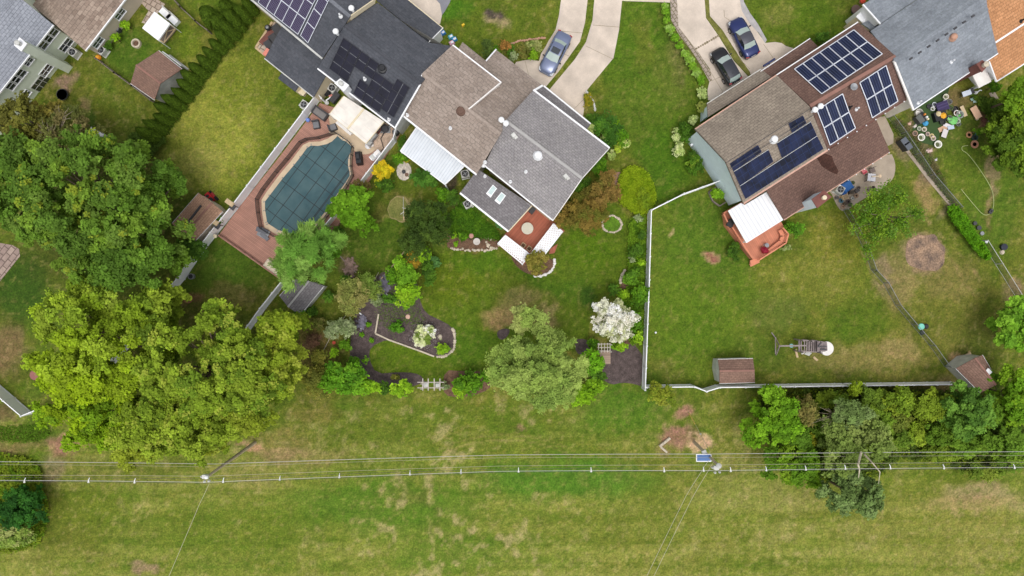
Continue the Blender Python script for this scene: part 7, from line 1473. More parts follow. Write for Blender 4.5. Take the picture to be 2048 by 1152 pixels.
for lb, x, y, a, b2, z_, n_, c0 in (('hanging maple bough crossing the left wires halfway to the pole', 272, 905, 34, 42, 9, 7000, (140, 154, 42)), ('hanging maple bough just left of the left utility pole top', 416, 876, 26, 40, 9, 5500, (142, 154, 42)), ('olive yellow maple bough farthest right above the brown shrubs', 556, 742, 50, 66, 11, 15000, (126, 146, 38)), ('olive yellow maple bough low on the right beside the pole foot', 492, 828, 52, 50, 10, 12000, (132, 148, 40))):
    tree('maple_tree', lb, 'tree', x, y, a, b2, z_, [c0, tuple(int(v * .92) for v in c0), (146, 160, 50)], n_, .125, .8, rough=.45, gap=.1, limbs=4, base=(440, 780), trunk=False, thick=3.5, cvar=.3, yellow=(.11, (186, 196, 78)))
# top left mixed trees
for a in [('olive brown tree in front of the green house wall', 40, 245, 62, 55, 7.5, [(112, 112, 46), (124, 116, 50), (100, 100, 42)], 12000, .13),
          ('thin tree with bare pale twigs behind the trampoline', 128, 262, 58, 52, 6.5, [(112, 116, 60), (120, 112, 68), (96, 104, 50)], 6500, .10),
          ('dark green tree at the left edge under the olive one', 30, 320, 60, 50, 9, [(88, 116, 42), (106, 134, 42)], 9000, .15)]:
    tree('broadleaf_tree', a[0], 'tree', a[1], a[2], a[3], a[4], a[5], a[6], a[7], a[8], .7, limbs=14, gap=.14, bark='pbark', group='mixed trees below the green house', rough=.4)
# willow-like tree over the pool deck
tree('feathery_tree', 'feathery bright green tree hanging over the pool deck and the white fence', 'tree', 612, 508, 80, 70, 8, [(120, 158, 66), (136, 170, 80), (104, 146, 56)], 34000, .20, .85, aspect=.16, radial=.8, rough=.3, base=(610, 520), fill=.3, limbs=10, thick=4.2, bark='pbark')
tree('broadleaf_tree', 'dense green round tree against the right pool fence', 'tree', 703, 418, 48, 52, 5.5, [(92, 134, 26), (104, 146, 32), (80, 118, 26)], 13000, .14, .7, rough=.25, base=(705, 425))
bush('golden yellow shrub at the pool fence corner below the white grill shelf', 768, 340, 24, 2.6, [(206, 182, 30), (216, 190, 40), (178, 166, 30)], 5200, .09, 20, lobe=.4, rough=.25)
bush('small lime shrub just below the golden one', 758, 364, 9, 1.2, [(176, 176, 40)], 600)
tree('broadleaf_tree', 'large pale grey-green tree on the garden boundary right of the lawn arbour', 'tree', 1075, 735, 104, 108, 12, [(136, 158, 74), (148, 168, 84), (124, 148, 68)], 70000, .115, .85, rough=.35, fill=.3, limbs=12, base=(1072, 700), bark='pbark', mat='leaf_dry', thick=6, cvar=.2, aspect=.45, gap=.08, flat_=.7)
tree('broadleaf_tree', 'narrow pale grey-green treetop poking up above the large pale tree', 'tree', 1042, 640, 20, 32, 9.5, [(140, 150, 80), (152, 162, 90)], 3800, .12, .5, rough=.35, base=(1046, 650), bark='pbark', mat='leaf_dry')
tree('blossom_tree', 'round tree covered in white blossom beside the gridded arbour', 'tree', 1226, 643, 50, 50, 5, [(222, 218, 202), (208, 208, 186), (228, 226, 216), (186, 190, 142)], 15000, .085, .55, rough=.22, aspect=.9, yellow=(.16, (128, 140, 70)), fill=.25, base=(1222, 640), limbs=10, gap=.05, mat='leaf_dry', cvar=.12)
# brown-leaved trees by the grey house
tree('copper_tree', 'copper brown tree nearest the lattice pergola corner', 'tree', 1163, 432, 54, 48, 4.5, [(120, 104, 46), (130, 110, 52), (108, 98, 42), (102, 104, 40)], 13000, .085, .55, rough=.3, base=(1165, 440), mat='leaf_dry', group='copper trees by the grey gable wall')
tree('copper_tree', 'copper brown tree beside the brown path strip', 'tree', 1202, 382, 42, 42, 4, [(126, 104, 54), (116, 100, 48), (102, 98, 42)], 9500, .085, .5, rough=.35, base=(1208, 385), mat='leaf_dry', group='copper trees by the grey gable wall')
tree('copper_tree', 'olive bronze tree over the white lattice at the deck corner', 'tree', 1074, 523, 24, 28, 3.6, [(126, 120, 50), (116, 116, 48), (136, 126, 58)], 5500, .08, .4, rough=.3, base=(1078, 528), mat='leaf_dry')
def low(label, poly, h_, cols, n, leaf=.09, name='ground_cover', cat='ground cover', kind='stuff', loc=None):
    """low planting filling an outline"""
    r = np.random.RandomState(int(poly[0][0] * 13 + poly[0][1])); xs_ = [p[0] for p in poly]; ys_ = [p[1] for p in poly]; pts = []
    while len(pts) < n:
        a = r.rand(4000) * (max(xs_) - min(xs_)) + min(xs_); b_ = r.rand(4000) * (max(ys_) - min(ys_)) + min(ys_); ok = inpoly(poly, a, b_); pts += list(zip(a[ok], b_[ok]))
    q = np.array(pts[:n]); q = q + r.normal(size=q.shape) * 2.2; hz = h_ * (.3 + .7 * fbm(q[:, 0], q[:, 1], 9, 5, 3)) * r.uniform(.55, 1.1, n); k = (H - hz) / F; c = np.stack([(q[:, 0] - 1024) * k, (576 - q[:, 1]) * k, hz], 1)
    pal = np.array([lin(x) for x in cols]); f = np.clip((fbm(q[:, 0], q[:, 1], 11, 9, 3) - .35) * 3.3 * len(cols) * .99, 0, len(cols) - 1.001) if len(cols) > 1 else np.zeros(n)
    colr = LEAFGAIN * pal[f.astype(int)] * (1 + .25 * (2 * r.rand(n, 1) - 1)); s = leaf * (.6 + .8 * r.rand(n))
    o = quads(name, c, unit(r, n) * .7 + np.array([0, 0, .8]), unit(r, n), s, s * .6, colr, None, 'leaf', loc=tuple(P(*poly[0])))
    return tag(o, label, cat, None, kind)
low('oval of yellow-green ground cover beside the brown path', smooth([(1250, 335), (1278, 334), (1296, 350), (1306, 372), (1310, 400), (1300, 420), (1278, 430), (1256, 415), (1238, 400), (1236, 370)], 2), .75, [(118, 144, 22), (134, 156, 28), (104, 136, 24)], 24000, .10)
low('low green planting filling the border below the white arrow of lawn', [(1262, 440), (1290, 430), (1288, 560), (1285, 680), (1262, 690), (1244, 600), (1260, 560), (1256, 500)], .6, [(84, 120, 28), (108, 142, 34), (72, 104, 30)], 11000, .10)
low('low planting around the narrow flower border under the skylight roof', [(896, 430), (930, 400), (950, 425), (995, 462), (1002, 480), (960, 476), (900, 470)], .35, [(84, 122, 26), (70, 108, 24), (106, 130, 36)], 6000, .09)
low('sparse weeds over the middle of the dark mulch bed', [(752, 625), (770, 590), (800, 560), (832, 570), (834, 610), (850, 640), (830, 660), (800, 640), (790, 680), (840, 700), (800, 684), (755, 640)], .14, [(92, 116, 50), (104, 124, 62)], 1700, .07)
low('ivy and weeds under the right-hand thicket by the white fence', smooth([(1504, 782), (1900, 778), (1990, 800), (2060, 860), (2060, 935), (1960, 945), (1880, 925), (1790, 915), (1760, 960), (1620, 965), (1540, 890), (1510, 830)], 1), 1.4, [(92, 112, 34), (120, 136, 34), (78, 98, 34), (104, 106, 52)], 30000, .14, 'undergrowth', 'undergrowth')
low('bright weedy undergrowth at the bottom left corner', smooth([(-40, 905), (50, 912), (84, 938), (80, 975), (98, 1005), (94, 1040), (84, 1084), (40, 1104), (-40, 1110)], 2), .7, [(96, 126, 26), (118, 136, 34), (76, 108, 28)], 10000, .13, 'undergrowth', 'undergrowth')
low('bright green undergrowth below the left fence corner', smooth([(-30, 858), (40, 850), (96, 848), (104, 872), (56, 886), (-30, 880)], 2), .25, [(84, 116, 26), (98, 130, 30)], 1700, .09, 'undergrowth', 'undergrowth')
low('leafy bank beside the right-hand lawn below the copper chimney house', [(1946, 190), (2000, 200), (2060, 180), (2060, 360), (2030, 340), (2000, 300), (1980, 240)], .8, [(92, 116, 34), (74, 98, 30), (118, 140, 36)], 9000, .13, 'undergrowth', 'undergrowth')
low('weedy flower bed along the chain link fence', [(1782, 246), (1800, 240), (1826, 262), (1850, 300), (1880, 340), (1900, 390), (1930, 430), (1912, 418), (1860, 350), (1800, 270)], .35, [(110, 104, 66), (96, 108, 56), (120, 96, 76)], 4200, .08, 'weeds', 'weeds')
# hedge and rows
hd = low('clipped bright green hedge strip along the lower chain link fence', smooth([(1896, 414), (1912, 412), (1930, 434), (1950, 468), (1976, 502), (1980, 516), (1970, 518), (1950, 496), (1924, 462), (1904, 438)], 1), 1.5, [(100, 150, 22), (88, 138, 22), (112, 158, 30)], 15000, .09, 'hedge', 'hedge', None)
# young shrubs along the garden boundary: (label, x, y, r1, r2, h, colours, leaf)
g_b, g_l, g_d, g_o, g_s = [(88, 132, 26), (104, 148, 32), (76, 116, 26)], [(126, 166, 32), (142, 178, 40), (110, 152, 30)], [(76, 112, 32), (88, 124, 36), (66, 98, 30)], [(122, 124, 46), (134, 132, 56), (106, 112, 44)], [(138, 152, 106), (150, 162, 118), (124, 140, 92)]
B = [
 ('big bright green shrub mass left of the lawn arbour', 690, 752, 55, 48, 4.2, [(92, 140, 28), (108, 154, 36), (82, 128, 30)], .13),
 ('lime green shrub hanging right of the big shrub mass', 735, 775, 28, 26, 3.4, g_l, .13),
 ('olive see-through shrub left of the big green shrub mass', 628, 756, 36, 42, 3.4, g_o, .09),
 ('lime green star-shaped shrub just left of the lawn arbour', 802, 776, 24, 20, 2.6, g_l, .13),
 ('dark rounded shrub behind the star-shaped lime shrub', 770, 776, 16, 16, 1.8, g_d, .10),
 ('bright green wide shrub right of the lawn arbour', 935, 766, 36, 24, 2.8, g_b, .13),
 ('lime tipped shrub at the right end of the arbour bed', 920, 782, 18, 12, 2.0, g_l, .12),
 ('green shrub wedged between the arbour bed and the pale tree', 972, 752, 22, 14, 2.2, g_b, .11),
 ('small low bronze plant in the bed above the arbour', 790, 754, 12, 6, .8, g_o, .08),
 ('blue-green spreading plant at the arbour right post', 892, 772, 9, 12, 1.0, g_s, .08),
 ('pale weeping shrub over the dark stones beside the narrow garden', 706, 594, 40, 44, 4.0, [(142, 142, 76), (128, 136, 68), (152, 148, 86)], .08),
 ('green side bough of the pale weeping shrub', 740, 572, 26, 26, 3.2, [(124, 142, 62), (110, 134, 54)], .08),
 ('grey-green juniper below the pale weeping shrub', 690, 656, 34, 20, 2.4, g_s, .08),
 ('dark juniper half hidden by the grey-green one', 664, 662, 18, 18, 2.2, g_s, .08),
 ('bright round green shrub above the big shrub mass', 690, 690, 16, 14, 1.8, [(86, 128, 26), (98, 140, 30)], .08),
 ('small lime shrub on the left of the big shrub mass', 668, 706, 10, 12, 1.6, g_l, .11),
 ('lime green maple seedling cluster at the top of the mulch bed', 812, 584, 34, 27, 2.8, g_l, .12),
 ('bright green shrub between the bronze shrub and the lawn edge', 808, 545, 32, 30, 2.8, [(104, 148, 34), (118, 162, 40)], .12),
 ('bronze orange shrub above the mulch bed', 826, 518, 18, 19, 2.4, [(150, 122, 36), (134, 116, 34), (160, 134, 44)], .08),
 ('light green shrub touching the bronze shrub', 846, 508, 16, 20, 2.4, g_l, .11),
 ('dark green shrub between the bronze shrub and the lawn', 858, 545, 18, 34, 1.8, g_d, .10),
 ('blue-green shrub on the lawn corner', 868, 525, 14, 16, 1.4, [(72, 116, 56), (84, 124, 64)], .09),
 ('large dark evergreen in the narrow garden', 854, 450, 52, 56, 3.8, [(66, 88, 32), (78, 100, 36), (56, 76, 28)], .11),
 ('dark evergreen beside the worn patch', 826, 486, 34, 34, 2.8, [(66, 88, 32), (76, 98, 36)], .11),
 ('light green shrub above the dark evergreen', 872, 420, 24, 20, 2.4, [(108, 142, 42), (92, 126, 36)], .10),
 ('green shrub under the pale metal cover edge', 852, 355, 28, 22, 2.2, [(76, 118, 38), (90, 132, 44), (66, 104, 34)], .11),
 ('shrub at the lower corner of the pale metal cover', 888, 392, 20, 16, 2.0, g_b, .11),
 ('dark shrub between the air conditioners', 905, 396, 16, 20, 2.0, g_d, .10),
 ('shrubs in the gap beside the pale metal cover', 806, 290, 10, 22, 1.8, g_d, .10),
 ('green shrub beside the golden shrub', 800, 316, 14, 14, 1.8, g_b, .10),
 ('yellowish shrub beside the pebble circle', 812, 316, 12, 8, 1.0, [(168, 160, 40), (120, 136, 40)], .09),
 ('dark green shrub against the right pool fence under the golden shrub', 772, 372, 24, 14, 1.6, g_d, .10),
 ('brownish twiggy shrub overhanging the pool coping', 722, 370, 22, 14, 2.6, [(120, 104, 60), (106, 100, 50)], .08),
 ('dark shrub below the round tree at the pool fence', 672, 475, 20, 22, 2.2, g_d, .11),
 ('round clipped green shrub in the mulch bed', 794, 654, 17, 15, 1.0, [(78, 126, 28), (90, 138, 34)], .08),
 ('lime shrub at the rounded tip of the mulch bed', 886, 697, 15, 13, 1.0, [(140, 180, 40), (124, 166, 36)], .09),
 ('green ground shrub where the mulch bed meets the stones', 780, 598, 18, 10, .9, [(82, 124, 36), (94, 134, 44)], .08),
 ('first of the small green tufts in the mulch', 736, 649, 6, 6, .5, [(96, 144, 26)], .07),
 ('middle small green tuft in the mulch', 723, 669, 6, 6, .5, [(96, 144, 26)], .07),
 ('small green tuft nearest the edging corner', 743, 681, 5, 5, .5, [(96, 144, 26)], .07),
 ('big green shrub right of the large pale tree', 1183, 724, 26, 26, 3.2, [(104, 156, 28), (92, 140, 28), (116, 166, 36)], .13),
 ('dark feathery shrub below the gridded arbour', 1196, 748, 22, 18, 2.6, g_d, .09),
 ('lime shrub at the lower right of the large pale tree', 1160, 788, 30, 24, 3.4, [(124, 164, 30), (110, 150, 28)], .12),
 ('lime shrub hanging over the open field beside the pale tree', 1185, 775, 24, 18, 3.0, [(128, 166, 34), (110, 150, 30)], .12),
 ('green shrub left of the gridded arbour', 1184, 688, 14, 10, 1.4, g_b, .09),
 ('green shrub under the blossom tree beside the arbour', 1240, 694, 20, 12, 1.4, g_l, .10),
 ('airy yellow-green shrub at the bottom end of the dividing fence', 1322, 790, 32, 26, 3.2, [(132, 142, 44), (116, 136, 38), (144, 150, 54)], .09),
 ('dark shrub at the lawn edge above the blossom tree', 1226, 580, 14, 13, 1.4, g_d, .09),
 ('pale lime shrub right of the dark shrub above the blossom tree', 1244, 590, 13, 12, 1.0, g_l, .08),
 ('green shrub leaning through the dividing fence', 1278, 590, 20, 26, 2.2, g_b, .11),
 ('feathery green shrub beside the dividing fence', 1262, 552, 20, 20, 1.6, [(96, 136, 34), (84, 122, 34)], .10),
 ('lower green shrub along the dividing fence', 1270, 640, 14, 22, 1.8, g_b, .11),
 ('bright shrub at the blossom tree right side', 1276, 672, 10, 16, 1.4, g_l, .11),
 ('rounded green shrub in the upper border by the dividing fence', 1272, 500, 17, 19, 1.4, [(84, 120, 34), (74, 106, 32)], .09),
 ('small lime shrub in the upper border', 1282, 524, 11, 8, 1.1, g_l, .09),
 ('blue-green tuft in the upper border', 1264, 518, 6, 8, .8, g_s, .07),
 ('dark shrub high in the border by the fence corner', 1284, 468, 9, 11, 1.2, g_d, .09),
 ('yellow-green shrub on the ground cover oval', 1288, 398, 16, 26, 1.0, [(128, 148, 32), (110, 134, 30)], .09),
 ('pale shrub below the ground cover oval', 1276, 436, 10, 8, .8, g_s, .08),
 ('dark shrub hugging the grey gable wall', 1166, 372, 22, 26, 2.4, g_d, .10),
 ('green shrub at the grey gable wall near the path', 1200, 330, 20, 22, 2.4, g_b, .10),
 ('green shrubs filling the bed off the grey roof corner', 1210, 262, 40, 38, 1.8, [(72, 116, 36), (88, 130, 40), (64, 102, 34)], .10),
 ('second green shrub off the grey roof corner', 1238, 276, 20, 26, 1.5, g_b, .10),
 ('lime leafed shrub in the bed off the garage corner', 1232, 256, 14, 12, 1.6, g_l, .10),
 ('variegated cream shrub at the garage roof corner', 1183, 258, 10, 13, 1.6, [(188, 196, 132), (160, 176, 100)], .08),
 ('variegated cream shrub just below the garage corner one', 1210, 277, 11, 10, 1.4, [(188, 196, 132), (160, 176, 100)], .08),
 ('variegated cream shrub nearest the lawn curve', 1250, 286, 11, 11, 1.2, [(192, 200, 130), (160, 176, 90)], .08),
 ('variegated yellow shrub between the cream ones', 1236, 296, 10, 11, 1.2, [(170, 190, 60), (150, 172, 60)], .08),
 ('variegated cream shrub lowest in the roof corner bed', 1224, 310, 10, 10, 1.2, [(188, 196, 132), (150, 170, 90)], .08),
 ('bronze green shrub inside the white curved kerb', 1177, 200, 10, 18, .9, [(118, 128, 30), (140, 132, 34)], .08),
 ('dark shrub below the curved kerb', 1186, 236, 20, 14, 1.2, g_d, .09),
 ('round bright green shrub left of the sedan', 1067, 110, 10, 13, 1.3, [(122, 158, 34), (112, 148, 32)], .07),
 ('variegated shrub bed above the round shrub', 1072, 92, 22, 12, 1.0, [(142, 150, 84), (104, 124, 56), (160, 164, 100)], .08),
 ('bronze shrub left of the round bright shrub', 1046, 104, 12, 16, 1.2, [(120, 116, 54), (104, 110, 48)], .08),
 ('orange bronze shrub in the entrance border', 1008, 93, 14, 12, 1.3, [(154, 112, 56), (134, 108, 50)], .08),
 ('blue-green shrub against the tan front roof', 1026, 114, 9, 12, 1.0, g_s, .08),
 ('green shrub right of the orange bronze shrub', 1020, 100, 11, 14, 1.0, g_d, .08),
 ('upright dark conifer at the tan house front', 975, 98, 12, 20, 3.0, [(72, 92, 40), (84, 104, 44)], .08),
 ('small green shrub beside the upright conifer', 992, 100, 9, 12, 1.2, g_b, .08),
 ('dark rounded shrub at the left of the pale blue house', 1370, 262, 22, 24, 1.8, g_d, .09),
 ('variegated cream shrub on the dark shrub shoulder', 1386, 240, 11, 10, 1.4, [(186, 198, 132), (160, 178, 104)], .08),
 ('variegated cream shrub left edge of the pale blue house bed', 1353, 270, 8, 16, 1.3, [(192, 202, 140), (160, 178, 104)], .08),
 ('variegated cream shrub lowest beside the pale blue house', 1357, 298, 13, 16, 1.3, [(196, 204, 148), (170, 186, 112)], .08),
 ('green shrub with flowers under the pale blue wall', 1390, 325, 18, 30, 1.2, [(84, 122, 32), (110, 138, 40), (72, 106, 30)], .09),
 ('variegated cream shrub at the end of the brick path', 1405, 186, 11, 16, 1.3, [(190, 200, 136), (166, 184, 110)], .08),
 ('yellowish rounded shrub at the greige roof corner', 1406, 214, 11, 14, 1.3, [(168, 176, 88), (150, 160, 76)], .08),
 ('bright shrub beside the pale blue wall inside the fence', 1436, 389, 14, 13, 1.6, [(120, 160, 36), (104, 146, 32)], .10),
 ('green shrubs below the brown low roof', 1590, 460, 22, 18, 1.8, [(98, 146, 36), (84, 128, 34)], .10),
 ('dark shrub left of the orange deck steps', 1468, 500, 14, 22, 1.1, g_d, .08),
 ('pale shrub at the right corner of the orange deck', 1568, 495, 12, 9, 1.0, [(150, 160, 104), (120, 140, 70)], .08),
 ('dark green shrub by the brown garage roof', 1644, 74, 18, 15, 1.8, [(74, 110, 36), (88, 124, 40)], .09),
 ('green shrub at the foot of the slate house porch', 1990, 172, 14, 14, 1.6, g_b, .10),
 ('leafy shrub at the lower junk bed', 1955, 262, 10, 10, 1.2, g_b, .10),
 ('large hosta against the skylight roof gutter', 1001, 449, 11, 12, .8, [(86, 134, 76), (98, 144, 84)], .11),
 ('lime hosta in the flower border', 907, 472, 6, 8, .7, g_l, .09),
 ('yellow-green tuft in the flower border', 912, 489, 6, 6, .5, g_l, .08),
 ('green flower clump beside the stone birdbath', 926, 472, 14, 9, .7, g_b, .08),
 ('green shrub beside the rightmost bush of the pool fence', 664, 498, 22, 18, 2.0, g_b, .11),
 ('low shrub left of the grey shed corner', 622, 622, 18, 10, 1.2, g_d, .10),
 ('green shrub right of the grey-roofed garden shed', 658, 590, 14, 14, 1.4, g_d, .10),
 ('green shrub at the foot of the brown shed', 436, 442, 14, 14, 1.6, g_d, .11),
 ('green shrub between the big maple and the white fence', 392, 500, 26, 26, 3.0, [(70, 104, 34), (84, 118, 38)], .12),
 ('shrub behind the brown shed under the maple', 372, 492, 20, 16, 2.2, g_d, .12),
 ('light green shrub against the beige wall nearest the awning', 251, 49, 11, 10, 1.2, g_l, .09),
 ('light green shrub against the beige wall by the air conditioner', 231, 76, 10, 9, 1.2, g_l, .09),
 ('brown-green shrub below the grey-roofed garden shed', 640, 648, 20, 16, 1.8, [(110, 108, 56), (96, 104, 44)], .09),
 ('green shrub between the olive maple and the bare brown patch', 598, 640, 18, 20, 2.4, g_b, .11),
 ('reddish bare-stemmed shrub over the brown patch', 625, 682, 16, 14, 1.2, [(124, 92, 72), (112, 88, 64)], .07),
 ('olive shrub below the reddish bare-stemmed shrub', 640, 716, 20, 18, 2.2, g_o, .09),
 ('green shrub left of the dark slate pile', 752, 600, 12, 16, 1.6, g_s, .09),
 ('green shrub along the slanting timber strip', 786, 552, 16, 22, 2.2, g_b, .10),
 ('upper green shrub along the slanting timber strip', 800, 528, 14, 16, 2.0, g_l, .10),
 ('dark shrub right of the willow foot', 690, 560, 14, 12, 1.4, g_d, .10),
 ('dark green shrub beside the grey gutter below the skylights', 880, 446, 16, 20, 2.2, g_d, .10),
 ('low planting at the beige wall corner', 216, 92, 10, 9, .8, g_d, .08),
]
for k, (lb, x, y, a, b2, h_, cs, lf) in enumerate(B): bush(lb, x, y, a, h_, cs, None, lf, b2, seed=k, gap=.04, rough=.35)
# light shrubs lining the brick path
for k, (x, y, a, w_) in enumerate([(1328, 12, 9, 'topmost cream-edged shrub'), (1331, 22, 8, 'second green shrub from the top'), (1333, 40, 8, 'small dark shrub'), (1339, 58, 10, 'tall grassy shrub'), (1349, 76, 9, 'spiky green shrub'), (1360, 92, 9, 'middle grassy shrub'), (1370, 108, 9, 'cream-green shrub'), (1378, 120, 10, 'bright yellow-green shrub'), (1386, 132, 9, 'lower cream-green shrub'), (1395, 145, 10, 'last but one shrub'), (1404, 160, 10, 'bottom green shrub')]):
    bush(w_ + ' in the row lining the brick path', x, y, a, .9, [(150, 180, 90), (130, 166, 60)] if k % 3 == 0 or k in (7,) else [(104, 148, 34), (120, 160, 44)], 900, .08, seed=k, group='shrubs lining the brick path')
# white flowering shrub in the mulch bed
bush('round white flowering hydrangea in the dark mulch bed', 849, 669, 25, 1.3, [(226, 226, 190), (196, 204, 150), (118, 140, 60), (232, 232, 206)], 6500, .08, lobe=.32, rough=.12, mat='leaf_dry')
low('fallen white petals around the hydrangea', [(849 + 31 * math.cos(k * .5), 670 + 30 * math.sin(k * .5)) for k in range(13)], .05, [(196, 190, 196)], 900, .045, 'petals', 'petals')
# sparse tree by the patio, with bare limbs showing
st = thing('young_tree', 'sparse bright green tree with bare pale limbs beside the curved patio', 'tree', P(1766, 436))
tr = MB(); z0_ = 3.6; hub = P(1768, 432, 2.4); tr.tube([P(1766, 436), hub], [.16, .13], 8)
BR = [(1742, 388, 5.2), (1778, 378, 5.0), (1748, 352, 0), (1804, 392, 5.2), (1838, 428, 5.0), (1780, 402, 5.4), (1742, 428, 5.6), (1716, 456, 5.2), (1750, 470, 5.2), (1776, 468, 5.0), (1722, 420, 5.0), (1764, 452, 5.6), (1816, 446, 4.6), (1756, 405, 5.4), (1736, 490, 4.4), (1796, 452, 4.6)]
BR = [q for q in BR if q[2]]; rr_ = np.random.RandomState(3); cc, dd, kk = [], [], []
for k, q in enumerate(BR):
    e = P(*q); m_ = hub.lerp(e, .5) + Vector((rr_.uniform(-.3, .3), rr_.uniform(-.3, .3), .1)); tr.tube([hub, m_, e], [.07, .05, .02], 6)
    for j in range(9):
        s_ = m_.lerp(e, rr_.uniform(.2, 1.25)) + Vector((rr_.normal() * .42, rr_.normal() * .42, rr_.normal() * .25)); n_ = 52; cc.append(np.array(s_) + rr_.normal(size=(n_, 3)) * .26); kk += [len(kk) // 52] * n_
cc = np.concatenate(cc); n_ = len(cc); pal = np.array([lin(x) for x in ((118, 154, 40), (136, 168, 48), (100, 140, 40), (112, 150, 56))]); cl_ = pal[rr_.randint(0, 4, 4000)][np.array(kk)] * (1 + .2 * (2 * rr_.rand(n_, 1) - 1)); s_ = .10 * (.7 + .6 * rr_.rand(n_))
quads('crown', cc, unit(rr_, n_) + np.array([0, 0, .8]), unit(rr_, n_), s_, s_ * .75, cl_, st); tr.build('trunk', M['pbark'], st, smooth=True)
# right side thicket
R = [('bright green ivy-covered tree at the left end of the thicket', 1550, 836, 60, 64, 5.5, [(110, 154, 30), (96, 138, 28), (124, 166, 38)], 21000, .12),
     ('bright green vine-covered bush below the wires in the thicket', 1584, 928, 68, 54, 4.5, [(104, 140, 28), (90, 126, 28), (120, 150, 36)], 14000, .12),
     ('olive brown twiggy tree between the ivy-covered tree and the sage tree', 1612, 830, 30, 36, 5.5, [(128, 120, 64), (110, 112, 52)], 4500, .10),
     ('dark sage green oak crossing the wires', 1712, 888, 82, 66, 7.0, [(114, 134, 62), (126, 146, 70), (136, 152, 78), (104, 124, 54)], 26000, .13),
     ('grey-green pine standing lowest in the thicket', 1706, 990, 72, 46, 7, [(108, 132, 72), (120, 142, 82), (98, 120, 62)], 20000, .11),
     ('sage green treetop near the dead branches', 1700, 826, 44, 32, 7, [(120, 140, 82), (108, 130, 70)], 8000, .12),
     ('yellow-green tree in the middle of the thicket against the white fence', 1792, 806, 44, 30, 4.5, [(126, 150, 40), (114, 140, 38), (138, 158, 46)], 8500, .12),
     ('yellow-green tree right of the thicket middle', 1858, 808, 42, 34, 4.5, [(130, 150, 40), (118, 140, 38)], 8500, .12),
     ('lime green bush in the thicket clearing', 1836, 862, 42, 26, 2.6, [(126, 150, 40), (140, 160, 48)], 5000, .11),
     ('green leafy tree next to the corner shed', 1932, 826, 50, 58, 6.5, [(92, 130, 46), (106, 144, 54), (80, 116, 42)], 18000, .14),
     ('small yellowish bush hidden between the oak and ivy tree', 1618, 880, 24, 22, 3.2, [(138, 142, 36), (120, 130, 36)], 2600, .11),
     ('dark green low tree at the right end of the thicket', 2008, 878, 52, 36, 4, [(84, 116, 34), (98, 130, 38)], 10000, .13),
     ('green weedy bush below the right wires', 1964, 944, 48, 20, 1.6, [(104, 128, 40), (122, 138, 48)], 4500, .11),
     ('dark green tree beneath the right edge tree', 2028, 790, 44, 60, 5, [(98, 138, 28), (116, 150, 32)], 14000, .14),
     ('bright green tree at the right edge above the corner shed', 2036, 652, 54, 56, 5, [(118, 164, 42), (132, 176, 52), (104, 148, 40)], 19000, .16),
     ('small green treetop breaking through the fence behind the thicket', 1712, 776, 14, 12, 3.4, [(130, 152, 34)], 900, .11),
     ('green bush against the white fence at the thicket left', 1660, 800, 44, 18, 3.4, [(96, 122, 36), (118, 138, 38)], 5500, .12),
     ('dense olive green tree mass at the upper right edge', 2022, 280, 46, 86, 4.5, [(92, 118, 30), (106, 132, 34), (78, 104, 28)], 24000, .12),
     ('bright green tree at the right edge below the orange house', 2034, 196, 26, 36, 5, [(122, 154, 34), (104, 138, 32)], 6500, .14),
     ('dark glossy green bush at the bottom left edge', 44, 1016, 52, 44, 3.6, [(50, 96, 32), (60, 110, 36), (42, 84, 30)], 17000, .10),
     ('mid-green bush filling the thicket between the sage tree and the yellow-green tree', 1752, 840, 40, 34, 4.0, [(104, 132, 38), (118, 144, 44), (92, 120, 36)], 8000, .12),
     ('green bush below the middle of the thicket beside the sage oak', 1796, 880, 34, 24, 2.6, [(100, 128, 40), (116, 140, 46)], 4500, .11),
     ('green bush between the lime clearing bush and the leafy tree', 1884, 868, 34, 34, 3.4, [(98, 130, 36), (112, 142, 42)], 6000, .12),
     ('dark green bush right of the ivy-covered tree', 1598, 872, 34, 30, 4.0, [(88, 122, 34), (100, 136, 38)], 6000, .12),
     ('green treetop above the sage tree at the white fence', 1742, 798, 34, 22, 3.8, [(108, 132, 40), (96, 120, 38)], 4500, .11),
     ('mid-green bush in front of the dead branches', 1645, 862, 34, 28, 3.6, [(98, 128, 38), (114, 140, 44)], 6000, .12),
     ('olive green bush between the oak and the clearing', 1792, 846, 28, 24, 2.6, [(112, 126, 48), (128, 138, 54)], 3500, .11),
     ('low green bush on the right edge of the clearing', 1880, 904, 40, 20, 1.6, [(108, 132, 38), (124, 146, 46)], 4000, .11),
     ('mid-green bush just below the leafy tree by the corner shed', 1936, 894, 40, 28, 2.8, [(96, 128, 36), (112, 142, 42)], 6500, .12),
     ('mid-green treetop between the leafy tree and the right edge', 1984, 828, 34, 34, 4, [(94, 128, 34), (110, 142, 40)], 7500, .12),
     ('leafy green bush at the far right under the wires', 2030, 915, 36, 26, 3.0, [(100, 130, 38), (116, 144, 44)], 5500, .12),
     ('pale cream-green shrub in the bottom left corner', 32, 1072, 54, 26, 3.2, [(168, 176, 104), (140, 158, 74), (120, 144, 60)], 9000, .10)]
for k, (lb, x, y, a, b2, zt_, cs, n_, lf) in enumerate(R):
    tree('broadleaf_tree' if zt_ > 3.8 else 'shrub', lb, 'tree' if zt_ > 3.8 else 'shrub', x, y, a, b2, zt_, cs, n_, lf, .62 if 'pine' not in lb else .45, gap=.08, rough=.35, seed=k + 50, limbs=8, cvar=.2)
